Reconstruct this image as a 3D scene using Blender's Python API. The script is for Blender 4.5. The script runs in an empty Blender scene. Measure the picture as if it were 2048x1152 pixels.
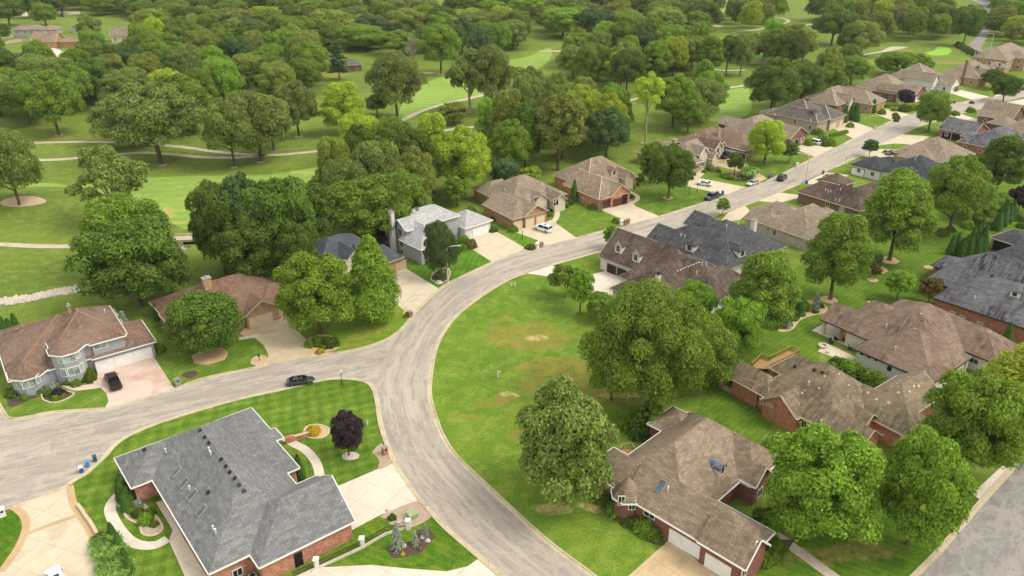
import bpy, bmesh, math, random
import numpy as np
from mathutils import Vector, Matrix
R = math.radians
SC = bpy.context.scene
COL = SC.collection

# ------------------------------------------------------------------ camera
CAM_H, TILT, FOC = 75.9, 25.9, 1600.0          # metres, degrees below level, focal length in photo pixels (2048 wide)
cd = bpy.data.cameras.new('camera'); cam = bpy.data.objects.new('camera', cd); COL.objects.link(cam)
cam.location = (0, 0, CAM_H); cam.rotation_euler = (R(90 - TILT), 0, 0)
cd.sensor_width = 36; cd.lens = 36 * FOC / 2048; cd.clip_start = 1; cd.clip_end = 6000
SC.camera = cam
# ------------------------------------------------------------------ world, sun, exposure
SUN_AZ, SUN_EL = 98, 52                       # azimuth clockwise from +Y (photo's depth), elevation
w = bpy.data.worlds.new('World'); SC.world = w; w.use_nodes = True
nt = w.node_tree; bg = nt.nodes['Background']
sky = nt.nodes.new('ShaderNodeTexSky'); sky.sky_type = 'NISHITA'; sky.sun_disc = False
sky.sun_elevation = R(SUN_EL); sky.sun_rotation = R(SUN_AZ); sky.dust_density = 3.0; sky.ozone_density = 0.4; sky.air_density = 1.0
mxs = nt.nodes.new('ShaderNodeMix'); mxs.data_type = 'RGBA'; mxs.inputs[0].default_value = 0.72   # thin bright overcast veils the blue
nt.links.new(sky.outputs[0], mxs.inputs[6]); mxs.inputs[7].default_value = (8.7, 8.5, 7.95, 1)
nt.links.new(mxs.outputs[2], bg.inputs[0]); bg.inputs[1].default_value = 0.128
sl = bpy.data.lights.new('sun', 'SUN'); sl.energy = 1.9; sl.angle = R(28); sl.color = (1.0, 0.96, 0.89)
so = bpy.data.objects.new('sun', sl); COL.objects.link(so)
so.rotation_euler = (R(90 - SUN_EL), 0, R(180 - SUN_AZ)); so.location = (0, 0, 300)
SC.view_settings.view_transform = 'Standard'; SC.view_settings.look = 'None'
SC.view_settings.exposure = 0.41; SC.view_settings.gamma = 1.0
SC.render.engine = 'CYCLES'
SC.cycles.max_bounces = 5; SC.cycles.diffuse_bounces = 3; SC.cycles.transmission_bounces = 3; SC.cycles.transparent_max_bounces = 4

# ------------------------------------------------------------------ pixel of the photo -> point of the place
CT, ST = math.cos(R(TILT)), math.sin(R(TILT))
def ray(px, py):
    a = (px - 1024) / FOC; b = (576 - py) / FOC
    return Vector((a, CT + b * ST, -ST + b * CT))
def G(px, py, z=0.0):
    d = ray(px, py); t = (z - CAM_H) / d.z
    return Vector((d.x * t, d.y * t, z))
def Pix(p):
    z = p[2] - CAM_H; f = p[1] * CT - z * ST; u = p[1] * ST + z * CT
    return 1024 + FOC * p[0] / f, 576 - FOC * u / f
def MPP(py, z=0):                               # photo pixels per metre at a ground row
    g = G(1024, py, z); return FOC / (g.y * CT - (z - CAM_H) * ST)

# ------------------------------------------------------------------ object helpers
def tag(o, label=None, cat=None, group=None, kind=None):
    if label: o['label'] = label
    if cat: o['category'] = cat
    if group: o['group'] = group
    if kind: o['kind'] = kind
    return o
def empty(name, loc, rz=0, label=None, cat=None, group=None):
    o = bpy.data.objects.new(name, None); COL.objects.link(o)
    o.location = loc; o.rotation_euler = (0, 0, rz); o.empty_display_size = 0.5
    return tag(o, label, cat, group)
class MB:
    """collects polygons (with uv in metres) and builds one mesh"""
    def __init__(s): s.v = []; s.f = []; s.uv = []; s.m = []
    def poly(s, pts, uv=None, m=0):
        i = len(s.v); s.v += [tuple(p) for p in pts]; s.f.append(tuple(range(i, i + len(pts))))
        s.uv.append(uv if uv else [(p[0], p[1]) for p in pts]); s.m.append(m)
    def wallq(s, a, b, z0, z1, m=0):            # vertical quad from a to b (2-D)
        L = math.hypot(b[0] - a[0], b[1] - a[1])
        s.poly([(a[0], a[1], z0), (b[0], b[1], z0), (b[0], b[1], z1), (a[0], a[1], z1)], [(0, z0), (L, z0), (L, z1), (0, z1)], m)
    def box(s, x0, x1, y0, y1, z0, z1, m=0):
        c = [(x0, y0), (x1, y0), (x1, y1), (x0, y1)]
        for i in range(4): s.wallq(c[i], c[(i + 1) % 4], z0, z1, m)
        s.poly([(x, y, z1) for x, y in c], m=m); s.poly([(x, y, z0) for x, y in c[::-1]], m=m)
    def obox(s, c, ax, ay, az, m=0):            # oriented box: centre, half-axis vectors
        c, ax, ay, az = map(Vector, (c, ax, ay, az))
        for a, b, n in ((ax, ay, az), (ay, ax, -az), (ay, az, ax), (az, ay, -ax), (az, ax, ay), (ax, az, -ay)):
            s.poly([c + n - a - b, c + n + a - b, c + n + a + b, c + n - a + b], [(-a.length, -b.length), (a.length, -b.length), (a.length, b.length), (-a.length, b.length)], m)
    def beam(s, a, b, w, h, m=0):
        a, b = Vector(a), Vector(b); d = b - a
        if d.length < 1e-5: return
        side = d.cross(Vector((0, 0, 1)))
        side = side.normalized() if side.length > 1e-6 else Vector((1, 0, 0))
        up = side.cross(d).normalized()
        s.obox((a + b) / 2, d / 2, side * w / 2, up * h / 2, m)
    def tube(s, pts, rad, n=8, m=0, cap=True):
        rings = []
        for i, p in enumerate(pts):
            p = Vector(p); d = Vector(pts[min(i + 1, len(pts) - 1)]) - Vector(pts[max(i - 1, 0)])
            d.normalize(); x = d.cross(Vector((0.13, 0.31, 1))); 
            if x.length < 0.2: x = d.cross(Vector((1, 0, 0)))
            x.normalize(); y = d.cross(x)
            r = rad[i] if isinstance(rad, (list, tuple)) else rad
            rings.append([p + (x * math.cos(2 * math.pi * k / n) + y * math.sin(2 * math.pi * k / n)) * r for k in range(n)])
        for i in range(len(rings) - 1):
            for k in range(n):
                s.poly([rings[i][k], rings[i][(k + 1) % n], rings[i + 1][(k + 1) % n], rings[i + 1][k]], [(k / n, i), ((k + 1) / n, i), ((k + 1) / n, i + 1), (k / n, i + 1)], m)
        if cap: s.poly(rings[0][::-1], m=m); s.poly(rings[-1], m=m)
    def lathe(s, c, prof, n=16, m=0):           # prof: (r, z) list
        c = Vector(c)
        for i in range(len(prof) - 1):
            (r0, z0), (r1, z1) = prof[i], prof[i + 1]
            for k in range(n):
                a, b = 2 * math.pi * k / n, 2 * math.pi * (k + 1) / n
                q = [c + Vector((math.cos(a) * r0, math.sin(a) * r0, z0)), c + Vector((math.cos(b) * r0, math.sin(b) * r0, z0)),
                     c + Vector((math.cos(b) * r1, math.sin(b) * r1, z1)), c + Vector((math.cos(a) * r1, math.sin(a) * r1, z1))]
                if r1 < 1e-4: q = q[:3]
                elif r0 < 1e-4: q = [q[0], q[2], q[3]]
                s.poly(q, m=m)
    def build(s, name, mats, parent=None, smooth=False, merge=False):
        me = bpy.data.meshes.new(name); me.from_pydata(s.v, [], s.f)
        if s.uv:
            l = me.uv_layers.new(name='UVMap')
            l.data.foreach_set('uv', [c for f in s.uv for q in f for c in q])
        if not isinstance(mats, (list, tuple)): mats = [mats]
        for m in mats: me.materials.append(m)
        if len(mats) > 1: me.polygons.foreach_set('material_index', s.m)
        if merge:
            bm = bmesh.new(); bm.from_mesh(me); bmesh.ops.remove_doubles(bm, verts=bm.verts, dist=1e-4)
            bmesh.ops.recalc_face_normals(bm, faces=bm.faces); bm.to_mesh(me); bm.free()
        if smooth: me.polygons.foreach_set('use_smooth', [True] * len(me.polygons))
        me.update()
        o = bpy.data.objects.new(name, me); COL.objects.link(o); o.parent = parent
        return o
def thing_copy(src, loc, rz, label, group=None, scale=None):
    r = src.copy(); COL.objects.link(r); r.location = loc; r.rotation_euler = (0, 0, rz)
    if scale is not None: r.scale = scale
    r['label'] = label
    if group: r['group'] = group
    for ch in src.children:
        c = ch.copy(); COL.objects.link(c); c.parent = r
        for g in ch.children:
            d = g.copy(); COL.objects.link(d); d.parent = c
    return r

# ------------------------------------------------------------------ materials
def srgb(h):
    if isinstance(h, str):
        c = [int(h[i:i + 2], 16) / 255 for i in (0, 2, 4)]
        return tuple(x / 12.92 if x <= 0.04045 else ((x + 0.055) / 1.055) ** 2.4 for x in c) + (1,)
    return tuple(h) + (1,)
class NT:
    def __init__(s, name, rough=0.8, spec=0.3):
        s.mat = bpy.data.materials.new(name); s.mat.use_nodes = True; s.t = s.mat.node_tree; s.n = s.t.nodes; s.l = s.t.links
        s.b = s.n['Principled BSDF']; s.b.inputs['Roughness'].default_value = rough
        s.b.inputs['Specular IOR Level'].default_value = spec
    def new(s, t, **k):
        n = s.n.new('ShaderNode' + t)
        for a, b in k.items(): setattr(n, a, b)
        return n
    def link(s, a, b): s.l.new(a, b)
    def put(s, sock, v):
        if hasattr(v, 'is_output'): s.l.new(v, sock)
        elif v is not None: sock.default_value = v
    def coord(s, kind='Object', scale=(1, 1, 1), rot=0, loc=(0, 0, 0)):
        tc = s.new('TexCoord'); mp = s.new('Mapping'); s.link(tc.outputs[kind], mp.inputs[0])
        mp.inputs['Scale'].default_value = scale; mp.inputs['Rotation'].default_value = (0, 0, rot); mp.inputs['Location'].default_value = loc
        return mp.outputs[0]
    def geo(s, scale=(1, 1, 1), rot=0, loc=(0, 0, 0)):
        tc = s.new('NewGeometry'); mp = s.new('Mapping'); s.link(tc.outputs['Position'], mp.inputs[0])
        mp.inputs['Scale'].default_value = scale; mp.inputs['Rotation'].default_value = (0, 0, rot); mp.inputs['Location'].default_value = loc
        return mp.outputs[0]
    def noise(s, vec, scale, detail=4, rough=0.6, dist=0.0):
        n = s.new('TexNoise'); s.link(vec, n.inputs['Vector']); n.inputs['Scale'].default_value = scale
        n.inputs['Detail'].default_value = detail; n.inputs['Roughness'].default_value = rough; n.inputs['Distortion'].default_value = dist
        return n.outputs['Fac']
    def ramp(s, fac, stops, interp='LINEAR'):
        r = s.new('ValToRGB'); s.link(fac, r.inputs[0]); cr = r.color_ramp; cr.interpolation = interp
        while len(cr.elements) < len(stops): cr.elements.new(0.5)
        for e, (p, c) in zip(cr.elements, stops):
            e.position = p; e.color = c if not isinstance(c, (int, float)) else (c, c, c, 1)
        return r.outputs[0]
    def mix(s, fac, a, b, mode='MIX'):
        m = s.new('Mix', data_type='RGBA', blend_type=mode)
        s.put(m.inputs[0], fac); s.put(m.inputs[6], a); s.put(m.inputs[7], b); return m.outputs[2]
    def math(s, op, a, b=None, clamp=False):
        m = s.new('Math', operation=op, use_clamp=clamp); s.put(m.inputs[0], a); s.put(m.inputs[1], b); return m.outputs[0]
    def base(s, c): s.put(s.b.inputs['Base Color'], c); return s
    def bump(s, h, strength=0.3, dist=0.05):
        b = s.new('Bump'); b.inputs['Strength'].default_value = strength; b.inputs['Distance'].default_value = dist
        s.link(h, b.inputs['Height']); s.link(b.outputs[0], s.b.inputs['Normal']); return s
def scl(c, k): return (min(1, c[0] * k), min(1, c[1] * k), min(1, c[2] * k), 1)
def plain(name, col, rough=0.7, metal=0, spec=0.3, var=0.12, vs=2.0):
    n = NT(name, rough, spec); c = srgb(col); n.b.inputs['Metallic'].default_value = metal
    f = n.noise(n.coord('Object'), vs, 4)
    n.base(n.mix(n.ramp(f, [(0.3, 0.0), (0.7, 1.0)]), scl(c, 1 - var), scl(c, 1 + var))); return n.mat

def mask_blobs(n, blobs, warp=2.5, wscale=0.25, soft=0.35):
    """soft patches at places on the ground: (x, y, rx, ry, angle)"""
    pos = n.new('NewGeometry').outputs['Position']
    nz = n.new('TexNoise'); n.link(pos, nz.inputs['Vector']); nz.inputs['Scale'].default_value = wscale; nz.inputs['Detail'].default_value = 5
    vm = n.new('VectorMath', operation='MULTIPLY_ADD'); n.link(nz.outputs['Color'], vm.inputs[0]); vm.inputs[1].default_value = (2 * warp, 2 * warp, 0); vm.inputs[2].default_value = (-warp, -warp, 0)
    ad = n.new('VectorMath', operation='ADD'); n.link(pos, ad.inputs[0]); n.link(vm.outputs[0], ad.inputs[1])
    out = None
    for (x, y, rx, ry, a) in blobs:
        m1 = n.new('Mapping', vector_type='TEXTURE'); n.link(ad.outputs[0], m1.inputs[0])
        m1.inputs['Location'].default_value = (x, y, 0); m1.inputs['Rotation'].default_value = (0, 0, a); m1.inputs['Scale'].default_value = (rx, ry, 1)
        mu = n.new('VectorMath', operation='MULTIPLY'); n.link(m1.outputs[0], mu.inputs[0]); mu.inputs[1].default_value = (1, 1, 0)
        le = n.new('VectorMath', operation='LENGTH'); n.link(mu.outputs[0], le.inputs[0])
        v = n.math('SUBTRACT', 1.0, le.outputs['Value'], clamp=True); v = n.math('DIVIDE', v, soft, clamp=True)
        out = v if out is None else n.math('MAXIMUM', out, v)
    return out

def grass_srgb(h): c = srgb(h); return (c[0] * 1.05, c[1] * 1.02, c[2] * 0.8, 1)
def grass(name, c0, c1, c2, stripe=None, patches=None, pcol='8c7a46', fine=1.0, pstr=0.85):
    """c0 dark, c1 mid, c2 yellowish; stripe=(angle, period, strength[, second angle])"""
    n = NT(name, 0.95, 0.1); pos = n.geo(); srgb = grass_srgb
    big = n.noise(pos, 0.035, 4, 0.55); mid = n.noise(pos, 0.35, 5, 0.65, 0.4); sm = n.noise(pos, 3.2 * fine, 4, 0.75)
    c = n.mix(n.ramp(big, [(0.36, 0.0), (0.64, 1.0)]), srgb(c0), srgb(c1))
    c = n.mix(n.ramp(mid, [(0.44, 0.0), (0.74, 0.75)]), c, srgb(c2))
    if stripe:
        for a in ([stripe[0]] if len(stripe) < 4 else [stripe[0], stripe[3]]):
            wv = n.new('TexWave', wave_type='BANDS', bands_direction='X', wave_profile='SIN'); n.link(n.geo(rot=R(a)), wv.inputs['Vector'])
            wv.inputs['Scale'].default_value = 0.3142 / stripe[1]; wv.inputs['Distortion'].default_value = 1.6; wv.inputs['Detail'].default_value = 2; wv.inputs['Detail Scale'].default_value = 0.6
            c = n.mix(n.math('MULTIPLY', n.ramp(wv.outputs['Fac'], [(0.3, 0.0), (0.7, 1.0)]), stripe[2]), c, n.mix(1.0, c, (1.9, 1.75, 1.7, 1), 'MULTIPLY'))
    c = n.mix(1.0, c, n.ramp(sm, [(0.25, 0.55), (0.5, 1.0), (0.78, 1.55)]), 'MULTIPLY')
    if patches:
        for k, (bl, col, wp, st) in enumerate(patches):
            mk = mask_blobs(n, bl, wp); br = n.noise(n.geo(loc=(k * 31, 7, 0)), 0.7, 6, 0.75)
            c = n.mix(n.math('MULTIPLY', n.math('MULTIPLY', mk, n.ramp(br, [(0.38, 0.0), (0.62, 1.0)])), st), c, srgb(col))
    n.base(c); n.bump(sm, 0.6, 0.12); return n.mat

def concrete(name, c0, c1, stain='000000', slab=None, rot=0, st=0.3):
    n = NT(name, 0.85, 0.3); pos = n.geo()
    f = n.noise(pos, 0.4, 6, 0.65, 0.5); g = n.noise(pos, 5.0, 3, 0.7); h = n.noise(n.geo(loc=(40, 3, 1)), 0.16, 5, 0.6, 1.0)
    c = n.mix(n.ramp(f, [(0.3, 0.0), (0.7, 1.0)]), srgb(c0), srgb(c1))
    c = n.mix(n.math('MULTIPLY', n.ramp(h, [(0.52, 0.0), (0.66, 1.0)]), st), c, srgb(stain))
    c = n.mix(1.0, c, n.ramp(g, [(0.2, 0.88), (0.8, 1.1)]), 'MULTIPLY')
    if slab:
        b = n.new('TexBrick', offset=0.0); n.link(n.geo(rot=R(rot)), b.inputs['Vector']); b.inputs['Scale'].default_value = 1.0
        b.inputs['Brick Width'].default_value = slab; b.inputs['Row Height'].default_value = slab; b.inputs['Mortar Size'].default_value = 0.045; b.inputs['Mortar Smooth'].default_value = 0.3
        c = n.mix(n.math('MULTIPLY', b.outputs['Fac'], 0.4), c, scl(srgb(c0), 0.35))
    n.base(c); n.bump(g, 0.2, 0.02); return n.mat

def road_mat(name, uv=True, rot=0, stretch=5.0, crack=0.35, light='aea393', dark='988f85'):
    n = NT(name, 0.85, 0.35)
    if uv:
        tc = n.new('TexCoord'); src = tc.outputs['UV']
        sep = n.new('SeparateXYZ'); n.link(src, sep.inputs[0])
        mp = n.new('Mapping'); n.link(src, mp.inputs[0]); mp.inputs['Scale'].default_value = (1, 1 / stretch, 1); v = mp.outputs[0]
    else:
        v = n.geo(rot=R(rot), scale=(1, 1, 1)); mp = n.new('Mapping'); n.link(v, mp.inputs[0]); mp.inputs['Scale'].default_value = (1 / stretch, 1, 1); v = mp.outputs[0]
    a = n.noise(v, 0.8, 8, 0.74, 0.1); mp2 = n.new('Mapping'); n.link(v, mp2.inputs[0]); mp2.inputs['Location'].default_value = (17, 5, 0)
    b = n.noise(mp2.outputs[0], 0.3, 7, 0.75, 0.1); fn = n.noise(n.geo(), 6.0, 3, 0.7)
    c = n.mix(n.ramp(a, [(0.45, 0.0), (0.49, 1.0)]), srgb(dark), srgb(light))
    c = n.mix(n.ramp(b, [(0.47, 0.0), (0.56, 0.6)]), c, scl(srgb(dark), 0.97))
    if uv:
        # paving seam along the middle and the paler sealed wheel lines
        d = n.math('ABSOLUTE', n.math('SUBTRACT', sep.outputs[0], n.math('ADD', 0.3, n.math('MULTIPLY', n.math('SUBTRACT', a, 0.5), 1.6))))
        c = n.mix(n.math('MULTIPLY', n.ramp(d, [(0.0, 1.0), (0.35, 0.8), (0.5, 0.0)]), 0.6), c, scl(srgb(light), 1.05))
        e = n.math('ABSOLUTE', n.math('SUBTRACT', sep.outputs[0], -0.35))
        c = n.mix(n.math('MULTIPLY', n.ramp(e, [(0.0, 1.0), (0.08, 0.0)]), 0.45), c, scl(srgb(dark), 0.55))
    c = n.mix(1.0, c, n.ramp(fn, [(0.2, 0.86), (0.8, 1.12)]), 'MULTIPLY')
    bk = n.new('TexBrick', offset=0.37); n.link(src if uv else n.geo(rot=R(rot)), bk.inputs['Vector']); bk.inputs['Scale'].default_value = 1.0
    bk.inputs['Brick Width'].default_value = 4.4 if uv else 11.0; bk.inputs['Row Height'].default_value = 11.0 if uv else 4.4; bk.inputs['Mortar Size'].default_value = 0.05; bk.inputs['Mortar Smooth'].default_value = 0.6
    bk.inputs['Color1'].default_value = (0.9, 0.9, 0.9, 1); bk.inputs['Color2'].default_value = (1.07, 1.07, 1.07, 1); bk.inputs['Mortar'].default_value = (0.8, 0.79, 0.77, 1)
    c = n.mix(0.8, c, bk.outputs['Color'], 'MULTIPLY')
    vo = n.new('TexVoronoi', feature='DISTANCE_TO_EDGE'); wp = n.new('VectorMath', operation='ADD'); nz = n.new('TexNoise'); nz.inputs['Scale'].default_value = 0.5; nz.inputs['Detail'].default_value = 6
    n.link(n.geo(), nz.inputs['Vector']); sc_ = n.new('VectorMath', operation='SCALE'); n.link(nz.outputs['Color'], sc_.inputs[0]); sc_.inputs['Scale'].default_value = 3.0; n.link(n.geo(), wp.inputs[0]); n.link(sc_.outputs[0], wp.inputs[1])
    n.link(wp.outputs[0], vo.inputs['Vector']); vo.inputs['Scale'].default_value = 0.16
    c = n.mix(n.math('MULTIPLY', n.ramp(vo.outputs['Distance'], [(0.0, 1.0), (0.012, 0.7), (0.03, 0.0)]), crack), c, scl(srgb(light), 1.12))
    n.base(c); n.bump(fn, 0.25, 0.02); return n.mat

def shingle(name, col, col2=None, stain='2b241f', st=0.5, row=0.32, blot=0.0):
    n = NT(name, 0.9, 0.2); c0 = srgb(col); c1 = srgb(col2) if col2 else scl(c0, 1.3)
    tc = n.new('TexCoord'); uv = tc.outputs['UV']
    b = n.new('TexBrick', offset=0.5); n.link(uv, b.inputs['Vector']); b.inputs['Scale'].default_value = 1.0
    b.inputs['Brick Width'].default_value = 0.95; b.inputs['Row Height'].default_value = row; b.inputs['Mortar Size'].default_value = 0.022; b.inputs['Mortar Smooth'].default_value = 0.4
    b.inputs['Color1'].default_value = scl(c0, 0.93); b.inputs['Color2'].default_value = scl(c1, 0.93); b.inputs['Mortar'].default_value = scl(c0, 0.5); b.inputs['Bias'].default_value = 0.0
    f = n.noise(uv, 1.3, 6, 0.72); big = n.noise(n.geo(), 0.11, 4, 0.6)
    c = n.mix(1.0, b.outputs[0], n.ramp(f, [(0.25, 0.82), (0.75, 1.2)]), 'MULTIPLY')
    c = n.mix(1.0, c, n.ramp(big, [(0.3, 0.93), (0.7, 1.07)]), 'MULTIPLY')
    mp = n.new('Mapping'); n.link(uv, mp.inputs[0]); mp.inputs['Scale'].default_value = (1.0, 0.22, 1)
    s1 = n.noise(mp.outputs[0], 1.6, 7, 0.75, 0.2); s2 = n.noise(n.geo(), 0.13, 3, 0.5)
    m = n.math('MULTIPLY', n.ramp(s1, [(0.40, 0.0), (0.60, 1.0)]), n.ramp(s2, [(0.38, 0.15), (0.56, 1.0)]))
    c = n.mix(n.math('MULTIPLY', m, st), c, srgb(stain))
    if blot:                                    # pale slipped shakes
        br = n.new('TexVoronoi'); n.link(uv, br.inputs['Vector']); br.inputs['Scale'].default_value = 0.75
        mm = n.math('LESS_THAN', br.outputs['Distance'], 0.17); mm2 = n.math('GREATER_THAN', n.noise(uv, 0.5, 2), 0.5)
        c = n.mix(n.math('MULTIPLY', n.math('MULTIPLY', mm, mm2), blot), c, srgb('cdb9a0'))
    n.base(c); n.bump(b.outputs['Fac'], -0.5, 0.03); return n.mat

def brick(name, c1, c2, mortar='b7a899', w=0.42, h=0.16, irr=0.5):
    n = NT(name, 0.9, 0.2); tc = n.new('TexCoord'); uv = tc.outputs['UV']
    b = n.new('TexBrick', offset=0.5); n.link(uv, b.inputs['Vector']); b.inputs['Scale'].default_value = 1.0
    b.inputs['Brick Width'].default_value = w; b.inputs['Row Height'].default_value = h; b.inputs['Mortar Size'].default_value = 0.015
    b.inputs['Color1'].default_value = srgb(c1); b.inputs['Color2'].default_value = srgb(c2); b.inputs['Mortar'].default_value = srgb(mortar)
    f = n.noise(uv, 1.1, 5, 0.75); c = n.mix(1.0, b.outputs[0], n.ramp(f, [(0.25, 1 - irr * 0.7), (0.75, 1 + irr * 0.7)]), 'MULTIPLY')
    n.base(c); n.bump(b.outputs['Fac'], -0.4, 0.02); return n.mat
def siding(name, col, pitch=0.2, vertical=False):
    n = NT(name, 0.7, 0.3); tc = n.new('TexCoord'); wv = n.new('TexWave', wave_type='BANDS', bands_direction='X' if vertical else 'Y', wave_profile='SAW')
    n.link(tc.outputs['UV'], wv.inputs['Vector']); wv.inputs['Scale'].default_value = 0.3142 / pitch
    f = n.noise(tc.outputs['UV'], 0.8, 4); c = srgb(col)
    cc = n.mix(n.ramp(wv.outputs['Fac'], [(0.0, 0.0), (0.12, 1.0)]), scl(c, 0.72), c)
    n.base(n.mix(1.0, cc, n.ramp(f, [(0.3, 0.9), (0.7, 1.08)]), 'MULTIPLY')); return n.mat
def glassy(name, col='1c2428', rough=0.12):
    n = NT(name, rough, 0.6); f = n.noise(n.coord('Object'), 1.2, 2); n.base(n.mix(n.ramp(f, [(0.4, 0.0), (0.6, 1.0)]), srgb(col), scl(srgb(col), 2.2))); return n.mat
def leaf_srgb(h): c = srgb(h); return (c[0] * 1.13, c[1] * 1.03, c[2] * 0.98, 1)
def leafmat(name, c0, c1, trans=0.35, hv=0.022, tip=None):
    """c0/c1: two leaf greens mixed leaf by leaf; whole trees drift in hue"""
    n = NT(name, 0.65, 0.25); g = n.new('NewGeometry'); oi = n.new('ObjectInfo')
    c = n.mix(n.ramp(g.outputs['Random Per Island'], [(0.05, 0.0), (0.95, 1.0)]), leaf_srgb(c0), leaf_srgb(c1))
    cl = n.noise(n.coord('Object'), 0.33, 3, 0.6)
    c = n.mix(1.0, c, n.ramp(cl, [(0.3, 1.0), (0.7, 1.6)]), 'MULTIPLY')
    if tip: c = n.mix(n.math('MULTIPLY', n.ramp(n.noise(n.coord('Object'), 0.6, 3, 0.7), [(0.5, 0.0), (0.68, 1.0)]), 0.6), c, srgb(tip))
    hs = n.new('HueSaturation'); n.link(c, hs.inputs['Color'])
    n.link(n.math('ADD', n.math('MULTIPLY', oi.outputs['Random'], hv), 0.5 - hv / 2), hs.inputs['Hue'])
    n.link(n.math('ADD', n.math('MULTIPLY', oi.outputs['Random'], 0.35), 0.83), hs.inputs['Value'])
    c = hs.outputs[0]; n.base(c)
    tr = n.new('BsdfTranslucent'); n.link(c, tr.inputs['Color']); mx = n.new('MixShader'); mx.inputs[0].default_value = trans
    n.link(n.b.outputs[0], mx.inputs[1]); n.link(tr.outputs[0], mx.inputs[2]); n.link(mx.outputs[0], n.n['Material Output'].inputs['Surface']); return n.mat
# ================================================================== GROUND
def gp(pts, z=0.0): return [G(x, y, z) for x, y in pts]
def flat(name, px, z, mat, uv=None):
    m = MB(); m.poly([(p.x, p.y, z) for p in gp(px)]); o = m.build(name, mat); o['kind'] = 'structure'
    bm = bmesh.new(); bm.from_mesh(o.data); bmesh.ops.triangulate(bm, faces=bm.faces)
    for f in bm.faces:
        if f.normal.z < 0: f.normal_flip()
    bm.to_mesh(o.data); bm.free(); return o
def smooth2(pts, n=6):                          # Catmull-Rom through pixel points
    P = [pts[0]] + list(pts) + [pts[-1]]; out = []
    for i in range(1, len(P) - 2):
        for k in range(n):
            t = k / n; q = []
            for j in (0, 1):
                a, b, c, d = P[i - 1][j], P[i][j], P[i + 1][j], P[i + 2][j]
                q.append(0.5 * (2 * b + (c - a) * t + (2 * a - 5 * b + 4 * c - d) * t * t + (3 * b - a - 3 * c + d) * t ** 3))
            out.append(tuple(q))
    return out + [pts[-1]]
def resample(P, n):
    d = [0]
    for a, b in zip(P, P[1:]): d.append(d[-1] + (b - a).length)
    out = []; j = 0
    for i in range(n):
        s = d[-1] * i / (n - 1)
        while j < len(d) - 2 and d[j + 1] < s: j += 1
        t = (s - d[j]) / max(1e-6, d[j + 1] - d[j]); out.append(P[j].lerp(P[j + 1], t))
    return out, d[-1]
def ribbon(name, left, right, z, mat, segs=140):
    A, la = resample(gp(left), segs); B, lb = resample(gp(right), segs); m = MB(); L = (la + lb) / 2
    for i in range(segs - 1):
        v0, v1 = L * i / (segs - 1), L * (i + 1) / (segs - 1)
        for k in range(4):
            t0, t1 = k / 4, (k + 1) / 4
            q = [A[i].lerp(B[i], t0), A[i].lerp(B[i], t1), A[i + 1].lerp(B[i + 1], t1), A[i + 1].lerp(B[i + 1], t0)]
            w0 = (A[i] - B[i]).length
            m.poly([(p.x, p.y, z) for p in q], [((t0 - .5) * w0, v0), ((t1 - .5) * w0, v0), ((t1 - .5) * w0, v1), ((t0 - .5) * w0, v1)])
    o = m.build(name, mat, merge=True); o['kind'] = 'structure'; return o
def strip(name, px, width, z, mat, h=0.0, off=0.0, sm=True, kind='structure'):
    """a flat path (h=0) or a raised kerb along a pixel line; off shifts it sideways in metres"""
    P = gp(smooth2(px, 5) if sm else px); m = MB(); n = len(P); L = []; Rr = []
    for i in range(n):
        d = (P[min(i + 1, n - 1)] - P[max(i - 1, 0)]); d.z = 0; d.normalize(); s = Vector((-d.y, d.x, 0))
        L.append(P[i] + s * (off + width / 2)); Rr.append(P[i] + s * (off - width / 2))
    run = 0
    for i in range(n - 1):
        ln = (P[i + 1] - P[i]).length
        m.poly([(Rr[i].x, Rr[i].y, z + h), (Rr[i + 1].x, Rr[i + 1].y, z + h), (L[i + 1].x, L[i + 1].y, z + h), (L[i].x, L[i].y, z + h)], [(0, run), (0, run + ln), (width, run + ln), (width, run)])
        if h > 0:
            m.poly([(L[i].x, L[i].y, z), (L[i].x, L[i].y, z + h), (L[i + 1].x, L[i + 1].y, z + h), (L[i + 1].x, L[i + 1].y, z)])
            m.poly([(Rr[i].x, Rr[i].y, z + h), (Rr[i].x, Rr[i].y, z), (Rr[i + 1].x, Rr[i + 1].y, z), (Rr[i + 1].x, Rr[i + 1].y, z + h)])
        run += ln
    o = m.build(name, mat); 
    if kind: o['kind'] = kind
    return o
def bl(*a):                                      # blobs given by photo pixel + size in metres
    return [(G(x, y).x, G(x, y).y, rx, ry, R(an)) for (x, y, rx, ry, an) in a]

M = {}
rough_p = [(bl((118, 275, 5, 3, 0), (90, 255, 6, 2, 0), (325, 330, 6, 2, 0), (690, 262, 4, 2, 0), (560, 300, 9, 2, 10), (670, 150, 9, 6, 0), (1060, 105, 10, 4, 0), (1180, 345, 8, 3, 10), (1890, 125, 18, 6, 0), (1755, 122, 14, 5, 20), (1130, 350, 5, 3, 0), (1800, 100, 12, 3, 0)), 'a58a5a', 2.0, 0.6)]
M['grass'] = grass('rough_grass', '5a7030', '6b8038', '84904a', patches=rough_p)
M['yard'] = grass('back_lawn_grass', '46621f', '557227', '6f8434', stripe=(47, 1.1, 0.16))
M['fairway'] = grass('fairway_grass', '75924a', '7f9c50', '8fa45a', stripe=(80, 5, 0.12), fine=1.5,
    patches=[(bl((330, 425, 3, 6, 30), (440, 385, 1.5, 9, 20), (610, 345, 5, 2, 0), (470, 372, 6, 1, 0), (345, 445, 5, 1.5, 0), (520, 395, 3, 1, 0)), 'c0a878', 2.0, 0.8)])
M['green'] = grass('putting_green_grass', '7fa845', '88b04c', '93b857', fine=2)
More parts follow.
